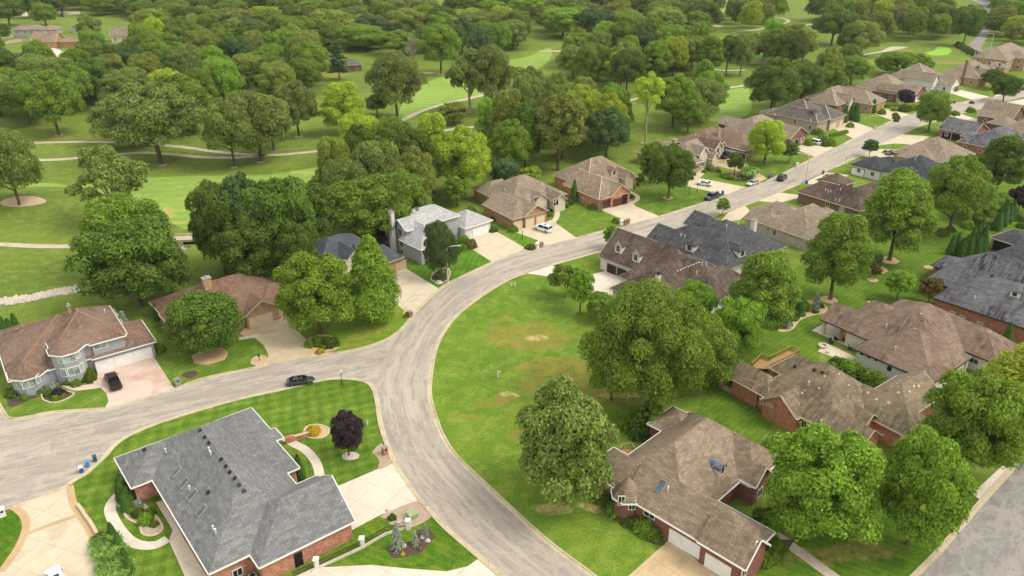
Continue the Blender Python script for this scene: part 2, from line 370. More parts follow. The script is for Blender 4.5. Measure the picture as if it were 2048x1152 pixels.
M['lot'] = grass('vacant_lot_grass', '54742a', '668130', '879744', patches=[
    (bl((1040, 668, 9, 5, 20), (1075, 682, 8, 4, 10), (1120, 735, 10, 4, 0), (1130, 768, 11, 4, 0), (1190, 790, 11, 4, 0), (1010, 800, 4, 1.4, 10), (985, 805, 5, 1, 0), (1000, 640, 7, 1, 60), (1060, 870, 5, 2, 0), (1235, 780, 6, 2.5, 0), (940, 830, 3, 1, 0), (1180, 800, 9, 2.2, 20)), '94704a', 3.0, 0.7),
    (bl((1110, 1018, 3.2, 1.3, 0), (1180, 1015, 2, 1, 0), (1240, 790, 5, 1, 0), (1075, 675, 3, 1.5, 0), (1020, 790, 2, .8, 0)), 'cbb28c', 1.6, 0.8)])
M['lawn'] = grass('front_lawn_grass', '4c6a26', '5e792e', '7d8e40', stripe=(30, 1.3, 0.10))
M['lawn_stripe'] = grass('striped_lawn_grass', '43601d', '506e25', '72823a', stripe=(-15, 2.1, 0.24, 68))
M['lawn_white'] = grass('mown_lawn_grass', '42691c', '4f7724', '6c8a32', stripe=(10, 1.3, 0.25))
M['lawn_dark'] = grass('deep_green_lawn_grass', '3c5f1a', '4d7022', '768530', stripe=(-60, 1.2, 0.2), patches=[(bl((1640, 1115, 6, 2, 0), (1700, 1100, 7, 2, 10), (1560, 1060, 2, 2, 0), (1730, 1105, 4, 2, 0)), 'a68d62', 2.0, 0.75)])  # deeper green lawn with tan dry patches
M['lawn_dry'] = grass('dry_lawn_grass', '557a24', '6b8a2e', '91943f', patches=[(bl((700, 690, 5, 1.2, 20), (740, 665, 6, 2, 30), (680, 680, 5, 1, 0)), 'a08c55', 2, 0.6)])
M['road'] = road_mat('road_asphalt', stretch=7.0); M['road_side'] = road_mat('side_road_asphalt', uv=False, rot=-25, stretch=4.5)
M['road_grey'] = road_mat('worn_grey_asphalt', uv=False, rot=-52, stretch=2.0, crack=0.8, light='968f86', dark='827e79')
M['drive_white'] = concrete('pale_concrete', 'cdc1ae', 'd6ccba', 'a89a84', 4.0, 31, 0.25)
M['drive_tan'] = concrete('tan_concrete', 'b9a78a', 'c6b598', '94805f', 3.8, 44, 0.35)
M['drive_cream'] = concrete('cream_concrete', 'c2b398', 'cdbfa6', '9c8c72', 4.5, 20, 0.3)
M['drive_old'] = concrete('weathered_concrete', 'bfa57e', 'cab48e', '8a7452', 3.2, 45, 0.5)
M['drive_pink'] = concrete('stamped_pink_concrete', 'c9b0a0', 'd2bcac', 'ad8067', None, 0, 0.5)
M['border'] = concrete('tan_border_concrete', 'b5987000'[:6], 'bfa47c', '8a7250', None, 0, 0.3)
M['kerb'] = concrete('kerb_concrete', 'b5a588', 'c7b99c', '8a7b62', 3.0, 0, 0.5)
M['path'] = concrete('cart_path_concrete', 'b6a791', 'c4b6a0', '8f8068', 3.0, 0, 0.3)
M['sand'] = plain('bunker_sand', 'b8a183', 0.95, var=0.08, vs=0.6)
M['mulch'] = plain('bark_mulch', '57463c', 0.95, var=0.45, vs=7)
M['gravel'] = plain('river_gravel', 'ab9781', 0.95, var=0.35, vs=9)
M['tanrock'] = plain('tan_gravel', 'bfa27a', 0.95, var=0.25, vs=9)
M['edging'] = plain('concrete_edging', 'bfae90', 0.9)
M['stone'] = plain('pale_limestone', 'c2b6a8', 0.9, var=0.35, vs=3)
M['water'] = glassy('creek_water', '4a4a34', 0.08)

g = MB(); g.poly([(-1500, -300, 0), (1500, -300, 0), (1500, 2600, 0), (-1500, 2600, 0)]); tag(g.build('ground', M['grass']), kind='structure')
for px in ([(25, 372), (90, 366), (160, 370), (290, 356), (400, 352), (520, 350), (600, 340), (680, 330), (720, 350), (705, 400), (650, 440), (560, 475), (440, 480), (380, 462), (300, 432), (190, 422), (140, 402), (110, 385), (30, 385)],
           [(795, 243), (806, 205), (850, 168), (900, 148), (960, 138), (1010, 122), (1060, 112), (1100, 95), (1098, 122), (1060, 145), (1000, 168), (955, 192), (910, 203), (860, 217), (830, 231)],
           [(1400, 215), (1440, 186), (1490, 176), (1500, 190), (1500, 225), (1460, 240), (1420, 242)], [(1500, 100), (1520, 75), (1545, 72), (1540, 118), (1505, 128)],
           [(1425, 12), (1440, 0), (1480, 0), (1470, 20), (1440, 26)], [(1700, 8), (1725, 0), (1770, 0), (1765, 14), (1715, 16)]):
    flat('fairway', smooth2(px + [px[0]], 4)[:-1], 0.012, M['fairway'])
flat('putting_green', smooth2([(1850, 105), (1868, 101), (1876, 94), (1895, 95), (1903, 101), (1898, 108), (1880, 111), (1860, 110), (1850, 105)], 4)[:-1], 0.03, M['green'])
for (x, y, rx, ry, nm) in ((1512, 125, 5, 5, 'a'), (1120, 102, 12, 2.5, 'b'), (1433, 52, 4, 4, 'c'), (850, 146, 5, 3, 'd')):
    c = G(x, y); m = MB(); m.poly([(c.x + rx * math.cos(t * .4) * (1 + .12 * math.sin(t)), c.y + ry * math.sin(t * .4) * (1 + .1 * math.cos(2 * t)), 0.02) for t in range(16)]); tag(m.build('bunker', M['sand']), kind='structure')
# mound with a bunker on the left
c = G(40, 408); m = MB(); N = 36
def hz(x, y): return 2.6 * math.exp(-((x / 13) ** 2 + (y / 8.5) ** 2)) - 0.12
for i in range(N):
    for j in range(N):
        q = []
        for a, b in ((i, j), (i + 1, j), (i + 1, j + 1), (i, j + 1)):
            x, y = (a / N - .5) * 62, (b / N - .5) * 42; q.append((c.x + x, c.y + y, hz(x, y)))
        if max(p[2] for p in q) > -0.1: m.poly(q)
tag(m.build('mound', M['grass'], smooth=True, merge=True), kind='structure')
m = MB(); b = G(46, 402, 2.0)
for k in range(6):
    for t in range(28):
        q = []
        for kk, tt in ((k, t), (k, t + 1), (k + 1, t + 1), (k + 1, t)):
            a = tt * math.pi / 14; f_ = kk / 6 * (1 + .12 * math.sin(2 * a)); x, y = b.x + 5.6 * math.cos(a) * f_, b.y + 3.0 * math.sin(a) * f_; q.append((x, y, hz(x - c.x, y - c.y) + .07 - .0 * k))
        m.poly(q if k else q[1:])
tag(m.build('bunker', M['sand'], smooth=True, merge=True), kind='structure')
# yard strips
flat('back_lawn', [(1450, 700), (1560, 560), (1640, 500), (1720, 440), (1850, 380), (1960, 300), (2048, 200), (2200, 250), (2200, 500), (1990, 560), (1850, 600), (1700, 640), (1640, 700), (1640, 760), (1500, 900), (1400, 850), (1330, 860), (1420, 760)], 0.016, M['yard'])
# ---- lawns
LOT = smooth2([(1187, 1160), (1136, 1114), (1084, 1073), (1016, 1011), (965, 963), (913, 912), (886, 871), (869, 826), (861, 792), (862, 756), (869, 712), (883, 674), (913, 633), (965, 592), (1016, 561), (1050, 547)], 4) + [(1120, 560), (1185, 600), (1240, 660), (1330, 700), (1420, 760), (1380, 860), (1290, 900), (1220, 960), (1240, 1030), (1337, 1081), (1250, 1160)]
flat('lawn', LOT, 0.022, M['lot'])
flat('lawn', smooth2([(742, 772), (718, 761), (680, 758), (640, 762), (564, 780), (479, 799), (376, 828), (291, 857), (239, 884), (212, 912), (191, 932), (171, 949), (150, 961), (143, 975)], 4) + [(149, 1011), (164, 1035), (191, 1086), (212, 1160), (440, 1180), (640, 1060), (700, 985)] + smooth2([(787, 925), (770, 881), (759, 843), (753, 802), (742, 772)], 4), 0.024, M['lawn_stripe'])
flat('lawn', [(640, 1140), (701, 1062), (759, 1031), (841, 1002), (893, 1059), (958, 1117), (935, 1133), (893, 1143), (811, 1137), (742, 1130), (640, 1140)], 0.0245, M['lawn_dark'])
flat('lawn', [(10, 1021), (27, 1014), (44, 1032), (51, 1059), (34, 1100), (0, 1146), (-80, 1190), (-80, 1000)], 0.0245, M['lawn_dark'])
flat('lawn', smooth2([(0, 762), (9, 828), (23, 838), (59, 834), (94, 826), (141, 822), (209, 818), (215, 800), (210, 785), (195, 773), (170, 772), (120, 790), (60, 800), (20, 780), (0, 762)], 4), 0.0242, M['lawn'])
flat('lawn', smooth2([(310, 685), (318, 740), (350, 779), (404, 758), (503, 737), (537, 728), (536, 700), (525, 685), (505, 678), (482, 680), (470, 660), (400, 700), (330, 650), (300, 660)], 4), 0.0242, M['lawn'])
flat('lawn', smooth2([(633, 710), (700, 702), (742, 691), (777, 677), (804, 657), (824, 633), (800, 615), (760, 620), (700, 640), (620, 680), (633, 710)], 4), 0.0242, M['lawn_dry'])
flat('lawn', [(807, 534), (879, 577), (900, 565), (948, 542), (985, 525), (944, 498), (915, 480), (870, 500), (830, 520)], 0.0242, M['lawn_white'])
flat('lawn', [(995, 452), (1057, 500), (1076, 481), (1036, 464), (990, 445)], 0.0242, M['lawn_white'])
flat('lawn', [(1105, 445), (1153, 476), (1165, 474), (1212, 461), (1239, 445), (1239, 436), (1205, 417), (1150, 404), (1115, 415), (1100, 430)], 0.0242, M['lawn'])
flat('lawn', [(1320, 430), (1374, 414), (1406, 406), (1421, 392), (1421, 383), (1380, 373), (1330, 376), (1285, 378), (1270, 398), (1272, 413)], 0.0242, M['lawn'])
for q in ([(1489, 344), (1519, 364), (1492, 374), (1400, 357), (1405, 345), (1430, 338)], [(1489, 322), (1533, 356), (1548, 356), (1631, 314), (1594, 297), (1560, 300), (1510, 310)],
          [(1640, 300), (1670, 297), (1708, 277), (1680, 262), (1640, 268)], [(1697, 241), (1751, 258), (1785, 243), (1760, 228), (1720, 230)], [(1850, 200), (1901, 186), (1948, 200), (1892, 214), (1870, 208)],
          [(1924, 181), (1979, 191), (1985, 180), (1960, 172)], [(1809, 267), (1846, 273), (1880, 270), (1880, 245), (1839, 253)], [(1756, 291), (1819, 286), (1790, 300), (1757, 298)],
          [(1671, 340), (1724, 312), (1750, 308), (1705, 330), (1690, 350)], [(1560, 385), (1604, 371), (1640, 375), (1594, 391)], [(1489, 412), (1529, 403), (1530, 425), (1500, 420)],
          [(1921, 228), (1962, 217), (1975, 225), (1935, 240)], [(2048, 182), (2120, 170), (2120, 140), (2030, 145)], [(1105, 530), (1207, 503), (1240, 520), (1205, 548), (1160, 545), (1120, 545)]):
    flat('lawn', q, 0.0242, M['lawn'])
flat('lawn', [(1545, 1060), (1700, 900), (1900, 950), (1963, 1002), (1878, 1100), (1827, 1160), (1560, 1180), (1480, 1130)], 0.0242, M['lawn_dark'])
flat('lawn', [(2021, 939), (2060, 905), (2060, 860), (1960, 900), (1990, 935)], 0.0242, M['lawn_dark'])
# ---- roads
L_MAIN = smooth2([(1030, 1190), (1000, 1152), (958, 1115), (893, 1059), (864, 1028), (835, 990), (811, 960), (787, 922), (770, 881), (759, 843), (753, 802), (757, 745), (785, 690), (824, 633), (879, 578), (900, 565), (948, 542), (985, 525), (1049, 499), (1087, 492), (1160, 474), (1212, 461), (1257, 450), (1320, 433), (1406, 406), (1475, 382), (1548, 356), (1631, 314), (1708, 277), (1777, 245), (1824, 228), (1899, 209), (1948, 200), (1977, 196), (2048, 178), (2140, 150), (2400, 85)], 6)
R_MAIN = smooth2([(1230, 1190), (1187, 1152), (1136, 1114), (1084, 1073), (1016, 1011), (965, 963), (913, 912), (886, 871), (869, 826), (861, 792), (862, 756), (869, 712), (883, 674), (913, 633), (965, 592), (1016, 561), (1053, 547), (1105, 530), (1153, 517), (1206, 502), (1300, 474), (1380, 448), (1455, 425), (1490, 411), (1560, 385), (1651, 344), (1724, 311), (1756, 291), (1809, 267), (1839, 253), (1880, 240), (1921, 228), (1962, 217), (2048, 194), (2140, 168), (2400, 104)], 6)
ribbon('road', L_MAIN, R_MAIN, 0.042, M['road'])
SIDE_UP = [(-60, 760), (-10, 800), (9, 828), (23, 838), (59, 834), (94, 826), (141, 822), (209, 818), (350, 779), (404, 758), (503, 737), (633, 710), (700, 702), (742, 691), (777, 677), (804, 657), (824, 633)]
SIDE_LO = [(753, 802), (742, 772), (718, 761), (680, 758), (640, 762), (564, 780), (479, 799), (376, 828), (291, 857), (239, 884), (212, 912), (191, 932), (171, 949), (150, 961), (138, 970), (85, 994), (27, 1014), (10, 1021), (-80, 1040)]
flat('road', smooth2(SIDE_UP, 5) + [(860, 640), (820, 800)] + smooth2(SIDE_LO, 5) + [(-200, 1000), (-160, 780)], 0.037, M['road_side'])
k0, k1 = G(1827, 1152), G(2021, 939); kd = (k1 - k0).normalized(); kn = Vector((kd.y, -kd.x, 0)); m = MB()
q = [k0 - kd * 60, k0 - kd * 60 + kn * 15, k1 + kd * 220 + kn * 15, k1 + kd * 220]; m.poly([(p.x, p.y, 0.037) for p in q]); tag(m.build('road', M['road_grey']), kind='structure')
FAR_L = [(1961, 112), (1926, 97), (1953, 75), (1957, 48), (1970, 31), (1963, 10), (1945, 0)]; FAR_R = [(1972, 110), (1964, 99), (1977, 68), (1981, 41), (1979, 20), (1982, 8), (1979, 0)]
flat('road', smooth2([(1990, 116), (1955, 112), (1926, 97), (1953, 75), (1958, 48), (1970, 31), (1963, 10), (1940, 0)], 4) + smooth2([(1979, 0), (1982, 20), (1981, 41), (1977, 68), (1964, 94), (1966, 104), (1980, 110)], 4), 0.06, M['road_grey'])
flat('road', [(60, 112), (78, 104), (165, 104), (170, 115), (90, 116)], 0.05, M['drive_white'])
flat('road', [(838, 10), (870, 12), (905, 38), (893, 40), (850, 18)], 0.05, M['drive_white'])
flat('road', [(700, 2), (840, 2), (840, -6), (700, -6)], 0.05, M['path']); flat('road', [(-60, 33), (90, 33), (160, 28), (160, 23), (-60, 28)], 0.05, M['path'])
def kerb(px, side): 
    strip('kerb', px, 0.28, 0.0, M['kerb'], h=0.13, off=side * 0.16); strip('gutter', px, 0.5, 0.0, M['kerb'], h=0.05, off=-side * 0.25)
kerb([(1030, 1190), (1000, 1152), (958, 1115), (893, 1059), (864, 1028), (841, 1002)], 1); kerb([(787, 925), (770, 881), (759, 843), (753, 802), (742, 772), (718, 761), (680, 758), (640, 762), (564, 780), (479, 799), (376, 828), (291, 857), (239, 884), (212, 912), (191, 932), (171, 949), (150, 961), (138, 970)], 1)
strip('gutter', [(841, 1002), (811, 960), (787, 925)], 0.7, 0.0, M['kerb'], h=0.05)
strip('gutter', [(138, 970), (85, 994), (27, 1014)], 0.6, 0.0, M['kerb'], h=0.05)
kerb([(-60, 760), (-10, 800), (9, 828), (23, 838), (59, 834), (94, 826), (141, 822), (209, 818)], 1); strip('gutter', [(209, 818), (280, 799), (350, 779)], 0.6, 0.0, M['kerb'], h=0.05)
kerb([(350, 779), (404, 758), (503, 737), (537, 728)], 1); strip('gutter', [(537, 728), (585, 719), (633, 710)], 0.6, 0.0, M['kerb'], h=0.05)
kerb([(633, 710), (700, 702), (742, 691), (777, 677), (804, 657), (824, 633)], 1); strip('gutter', [(824, 633), (850, 604), (879, 578)], 0.8, 0.0, M['kerb'], h=0.05)
kerb([(879, 578), (900, 565), (948, 542), (985, 525)], 1); strip('gutter', [(985, 525), (1049, 499), (1087, 492), (1160, 474)], 0.6, 0.0, M['kerb'], h=0.05)
kerb([(1160, 474), (1212, 461), (1239, 455)], 1); kerb([(1320, 433), (1406, 406), (1440, 394)], 1); kerb([(1500, 374), (1520, 366)], 1); kerb([(1533, 361), (1548, 356), (1631, 314)], 1); kerb([(1670, 297), (1708, 277)], 1); kerb([(1751, 258), (1777, 245), (1790, 240)], 1); kerb([(1850, 222), (1899, 209), (1948, 200)], 1)
kerb([(1230, 1190), (1187, 1152), (1136, 1114), (1084, 1073), (1016, 1011), (965, 963), (913, 912), (886, 871), (869, 826), (861, 792), (862, 756), (869, 712), (883, 674), (913, 633), (965, 592), (1016, 561), (1053, 547)], -1)
kerb([(1105, 530), (1153, 517), (1206, 502), (1300, 474)], -1); kerb([(1490, 411), (1520, 400)], -1); kerb([(1560, 385), (1600, 368)], -1); kerb([(1671, 335), (1724, 311), (1745, 300)], -1); kerb([(1756, 291), (1790, 276)], -1); kerb([(1815, 264), (1839, 253), (1880, 240), (1921, 228), (1962, 217)], -1)
kerb([(1790, 1192), (1827, 1152), (1878, 1100), (1963, 1002), (2021, 939), (2120, 831), (2230, 711)], 1)
# ---- driveways and walks
DR = [('drive_pink', [(193, 743), (306, 711), (350, 779), (209, 818), (217, 803), (213, 787), (200, 774), (186, 766)]),
 ('drive_tan', [(508, 655), (560, 637), (573, 627), (586, 653), (612, 679), (615, 694), (633, 710), (585, 719), (537, 728), (536, 707), (527, 690), (512, 678), (500, 668)]),
 ('drive_cream', [(740, 560), (794, 541), (807, 534), (879, 578), (850, 604), (824, 633), (787, 605), (740, 590)]),
 ('drive_cream', [(927, 472), (984, 458), (1057, 500), (985, 525), (944, 498)]), ('drive_cream', [(1026, 462), (1103, 440), (1153, 476), (1084, 494), (1057, 500), (1076, 481), (1036, 466)]),
 ('drive_cream', [(1199, 419), (1262, 402), (1272, 413), (1320, 433), (1257, 450), (1239, 436)]), ('drive_cream', [(1370, 372), (1388, 350), (1402, 357), (1492, 374), (1453, 390), (1421, 383)]),
 ('drive_old', [(1426, 329), (1431, 320), (1475, 310), (1489, 322), (1504, 339), (1535, 357), (1519, 364), (1489, 344), (1450, 336)]), ('drive_cream', [(1590, 297), (1622, 280), (1672, 297), (1632, 315), (1600, 302)]),
 ('drive_cream', [(1660, 253), (1697, 240), (1753, 259), (1708, 278)]), ('drive_cream', [(1750, 228), (1772, 218), (1824, 230), (1790, 243)]), ('drive_white', [(1900, 186), (1923, 180), (1980, 194), (1948, 201)]),
 ('drive_cream', [(1756, 291), (1804, 269), (1860, 273), (1830, 290), (1790, 287)]), ('drive_cream', [(1724, 312), (1756, 298), (1810, 300), (1780, 318), (1745, 318)]), ('drive_cream', [(1604, 368), (1651, 345), (1700, 350), (1650, 370)]),
 ('drive_cream', [(1515, 402), (1560, 385), (1610, 392), (1560, 406)]), ('drive_cream', [(1455, 426), (1490, 411), (1500, 422), (1480, 440), (1440, 445)]), ('drive_white', [(1885, 240), (1921, 228), (1975, 245), (1955, 255)]),
 ('drive_white', [(1053, 547), (1105, 530), (1120, 546), (1180, 550), (1214, 541), (1247, 556), (1240, 590), (1197, 604), (1178, 590), (1117, 556)]),
 ('drive_white', [(655, 981), (787, 925), (811, 960), (841, 1002), (759, 1031), (701, 1062), (690, 1040)]), ('drive_white', [(2048, 186), (1985, 195), (2000, 185), (2048, 176)]),
 ('drive_cream', [(24, 1016), (85, 994), (138, 970), (149, 1011), (164, 1035), (191, 1086), (212, 1152), (225, 1200), (-40, 1230), (-40, 1180), (0, 1146), (34, 1100), (51, 1059), (44, 1032)]),
 ('drive_white', [(742, 1130), (811, 1137), (893, 1143), (935, 1133), (958, 1117), (1000, 1152), (1030, 1190), (500, 1230), (580, 1160), (640, 1135)]),
 ('drive_old', [(1337, 1081), (1475, 1178), (1440, 1240), (1180, 1220), (1250, 1158)]), ('drive_white', [(1963, 1002), (1944, 988), (2004, 932), (2023, 938)]),
 ('drive_cream', [(1636, 703), (1650, 685), (1712, 714), (1700, 727)]), ('drive_white', [(312, 1005), (328, 1000), (366, 1074), (421, 1165), (375, 1165), (338, 1082), (345, 1060)]),
 ('drive_white', [(65, 93), (95, 91), (125, 102), (110, 106), (90, 104)]), ('drive_white', [(2010, 205), (2048, 198), (2100, 200), (2060, 212)])]
for i, (k, p) in enumerate(DR): flat('driveway', p, 0.031 + (i % 5) * 0.0011, M[k])
for px, w_, mt, z in (([(244, 983), (228, 1000), (220, 1018), (226, 1038), (243, 1065), (262, 1083), (285, 1091), (312, 1090), (335, 1078)], 1.5, 'drive_white', .045), ([(570, 876), (590, 889), (612, 901), (632, 925), (640, 952)], 1.4, 'drive_white', .045),
        ([(205, 770), (180, 774), (150, 775), (118, 758), (110, 745)], 1.7, 'drive_pink', .045), ([(520, 672), (500, 674), (478, 678)], 1.2, 'drive_cream', .045), ([(1104, 447), (1113, 435), (1114, 424), (1104, 417)], 1.4, 'drive_cream', .045),
        ([(1262, 406), (1274, 400), (1274, 392), (1262, 385)], 1.3, 'drive_cream', .045), ([(1394, 354), (1402, 345), (1400, 337)], 2.2, 'drive_cream', .045), ([(1545, 1066), (1600, 1105), (1675, 1160)], 1.6, 'path', .045),
        ([(140, 972), (147, 1008), (163, 1034), (185, 1072), (208, 1145)], 1.0, 'border', .048), ([(27, 1014), (46, 1030), (52, 1055), (36, 1096), (2, 1144)], 1.0, 'border', .048), ([(54, 1068), (100, 1050), (164, 1028)], .7, 'border', .049)):
    strip('walkway', px, w_, z, M[mt])
for px, w_ in (([(-30, 492), (0, 489), (60, 492), (120, 493), (180, 492), (250, 488), (330, 482), (385, 478), (430, 470)], 2.4), ([(-20, 322), (99, 320), (171, 315), (274, 306), (342, 309), (410, 315), (479, 315), (530, 311), (581, 308), (670, 297), (720, 280), (783, 253), (828, 229), (865, 215), (913, 203), (968, 190), (1010, 180)], 2.6),
        ([(-20, 287), (65, 286), (164, 284), (260, 286), (362, 294), (427, 303), (490, 309), (530, 311)], 2.4), ([(800, 283), (831, 270), (880, 262), (927, 256), (978, 251), (1060, 240), (1150, 222), (1241, 205), (1272, 198), (1340, 190), (1430, 178), (1488, 171), (1560, 150), (1622, 131), (1683, 120), (1731, 109), (1772, 102), (1800, 97)], 2.4),
        ([(1413, 137), (1450, 141), (1492, 140)], 2.2), ([(1509, 73), (1563, 63), (1601, 53), (1640, 45)], 2.6), ([(1463, 65), (1510, 60), (1553, 50), (1577, 43), (1567, 37), (1545, 34)], 2.6), ([(1680, 12), (1693, 8), (1712, 0)], 2.6), ([(1622, 131), (1632, 138), (1645, 145)], 2)):
    strip('cart_path', px, w_, 0.05, M['path'])
flat('cart_path', smooth2([(1760, 104), (1775, 96), (1790, 93), (1816, 95), (1795, 99), (1772, 104)], 3), 0.055, M['path'])
# creek bed, loose rock and culvert bridge
flat('creek', [(-30, 612), (60, 597), (120, 584), (185, 573), (260, 560), (340, 520), (372, 492), (382, 492), (350, 528), (270, 566), (190, 580), (60, 604), (-30, 620)], 0.03, M['water'])
random.seed(5); rk = MB()
cl = gp([(-30, 609), (0, 604), (60, 596), (120, 583), (185, 572), (260, 560), (330, 520), (360, 500)]); CP, cL = resample(cl, 420)
for p in CP:
    for s_ in (-1, 1, 0):
        for _ in range(2):
            if s_ == 0 and random.random() < .55: continue
            o = Vector((random.gauss(0, .5), s_ * 1.15 + random.gauss(0, .4), 0)); r = random.uniform(.18, .5); c_ = p + o
            vs = [c_ + Vector((math.cos(a) * r * random.uniform(.7, 1.2), math.sin(a) * r * random.uniform(.6, 1.1), 0.02)) for a in (0, 1.2, 2.4, 3.6, 4.9)]; t_ = c_ + Vector((random.uniform(-.1, .1), 0, r * .8))
            for i in range(5): rk.poly([vs[i], vs[(i + 1) % 5], t_])
tag(rk.build('riprap', M['stone']), 'pale loose rocks lining the narrow creek behind the houses', 'rocks', kind='stuff')
b0 = G(388, 482); br = empty('culvert_bridge', (b0.x, b0.y, 0), R(8), 'low concrete bridge carrying the cart path over the creek', 'bridge')
m = MB(); m.box(-5, 5, -1.8, 1.8, 0.5, 0.8); m.build('deck', M['path'], br)
m = MB(); m.box(-5, 5, -2.1, -1.8, 0.0, 1.25); m.build('headwall', M['kerb'], br); m = MB(); m.box(-5, 5, 1.8, 2.1, 0.0, 1.25); m.build('headwall', M['kerb'], br)
m = MB(); m.box(-2, 2.2, -2.16, -2.1, 0.0, 0.7); m.build('culvert_opening', plain('culvert_painted_shade', '1d1a16'), br)  # solid slab; the shade inside the culvert is put into its colour
# planting beds
def bed(px, mat, edge=True, z=0.05):
    p = smooth2(px + [px[0]], 4)[:-1]; flat('planting_bed', p, z, M[mat])
    if edge: strip('bed_edging', px + [px[0]], 0.28, 0.0, M['edging'], h=0.14)
bed([(772, 1097), (785, 1088), (809, 1086), (826, 1078), (832, 1062), (855, 1058), (870, 1072), (859, 1087), (842, 1105), (815, 1112), (786, 1116)], 'mulch', False)
bed([(759, 1034), (800, 1014), (841, 1003), (864, 1031), (821, 1056), (783, 1050), (776, 1040)], 'gravel', False, 0.047)
bed([(744, 905), (755, 892), (765, 888), (772, 905), (784, 925), (770, 935), (757, 938), (758, 920)], 'gravel', False, 0.047)
bed([(684, 912), (690, 906), (710, 905), (719, 911), (714, 918), (698, 921), (686, 918)], 'stone', False)
bed([(608, 864), (614, 854), (635, 850), (655, 856), (658, 866), (645, 876), (625, 877), (612, 873)], 'tanrock')
bed([(252, 1010), (268, 1003), (288, 1010), (300, 1022), (318, 1040), (325, 1060), (305, 1072), (285, 1068), (278, 1050), (256, 1038), (249, 1025)], 'gravel')
bed([(232, 1010), (240, 990), (262, 985), (268, 998), (250, 1004), (246, 1020)], 'gravel', False)
bed([(86, 800), (84, 785), (100, 772), (130, 782), (148, 788), (130, 800), (105, 806)], 'mulch')
bed([(12, 775), (14, 800), (22, 815), (60, 800), (80, 792), (50, 790), (28, 780)], 'mulch', False)
bed([(98, 782), (95, 760), (150, 745), (192, 744), (190, 758), (160, 768), (130, 770)], 'mulch', False)
bed([(503, 728), (506, 718), (520, 712), (533, 716), (536, 728), (518, 732)], 'tanrock')
bed([(612, 695), (640, 690), (678, 692), (668, 701), (640, 706), (620, 704)], 'tanrock', False)
bed([(862, 560), (866, 548), (880, 540), (895, 537), (900, 548), (893, 562), (878, 566)], 'mulch')
bed([(920, 500), (924, 488), (935, 482), (945, 490), (934, 500)], 'mulch'); bed([(480, 668), (490, 655), (505, 652), (516, 664), (500, 670), (488, 672)], 'tanrock', False)
bed([(1552, 660), (1560, 640), (1590, 625), (1600, 610), (1625, 602), (1650, 612), (1650, 625), (1620, 632), (1598, 642), (1585, 658), (1565, 664)], 'tanrock')
bed([(1443, 350), (1460, 345), (1490, 348), (1508, 360), (1490, 364), (1460, 360)], 'mulch', False); bed([(362, 752), (372, 744), (392, 742), (394, 751), (378, 757)], 'mulch', False); bed([(1410, 340), (1420, 330), (1440, 338), (1425, 346)], 'mulch', False)
bed([(1050, 497), (1056, 488), (1068, 488), (1070, 497)], 'mulch', False); bed([(806, 628), (812, 618), (824, 626), (818, 640)], 'tanrock', False); bed([(1205, 1010), (1230, 1000), (1290, 1045), (1330, 1085), (1310, 1090), (1260, 1060), (1215, 1030)], 'mulch', False)
bed([(1590, 1080), (1560, 1120), (1570, 1095), (1540, 1080)], 'mulch', False)
for (x, y, r) in ((420, 712, 3.2), (1336, 396, 1.5), (1778, 521, 2.2), (1748, 538, 2.8), (1745, 560, 1.2), (1858, 535, 1.2), (1747, 606, 1.2), (1657, 600, 1.8), (2010, 408, 3), (640, 685, 3), (1903, 506, 1.2), (325, 330, 1.5), (469, 335, 1.2), (522, 324, 1.2), (597, 273, 1.5), (118, 270, 1.5), (690, 262, 1.4), (982, 226, 1.2), (881, 148, 2), (1288, 286, 1), (1250, 186, 1)):
    c_ = G(x, y); m = MB(); m.poly([(c_.x + r * math.cos(t * .45) * (1 + .1 * math.sin(3 * t)), c_.y + r * math.sin(t * .45), 0.056) for t in range(14)]); tag(m.build('tree_ring', M['tanrock']), kind='structure')
# ================================================================== HOUSES
WM = {'brick_pink': brick('salmon_brick', 'a55a45', 'c08a70', 'b79a86'), 'brick_red': brick('red_brick', '8c5140', 'a56652', '9c8272', irr=.5), 'brick_dark': brick('plum_brick', '7a4640', '88544b', '8f7065', irr=.35),
      'brick_orange': brick('orange_brick', 'ac684a', 'c2825f', 'b39a88', irr=.6), 'brick_tan': brick('tan_brick', 'a8835c', 'b99870', 'b5a284'), 'stone_tan': brick('tan_fieldstone', '8f6a48', 'ab8660', 'b7a184', w=.6, h=.35, irr=.8),
      'brick_grey': brick('greige_brick', 'a0938a', 'b3a79b', 'aba196'), 'brick_brown': brick('brown_brick', '6e4c3c', '826050', '8a7666'), 'siding_grey': siding('grey_siding', 'a5a5a7', .2, True), 'stucco_grey': plain('grey_stucco', '9ea0a3', .9, var=.06),
      'stucco_cream': plain('cream_stucco', 'cfc4ae', .9, var=.06), 'stucco_white': plain('white_stucco', 'd2cfc6', .9, var=.05), 'stucco_tan': plain('tan_stucco', 'a99b88', .9, var=.07), 'siding_white': siding('white_siding', 'd5d8dc', .18), 'brick_white': brick('painted_brick', 'd2cbbe', 'ded8cc', 'c4bdb0', irr=.12),
      'wood_gold': siding('golden_board_siding', 'b98a55', .3, True)}
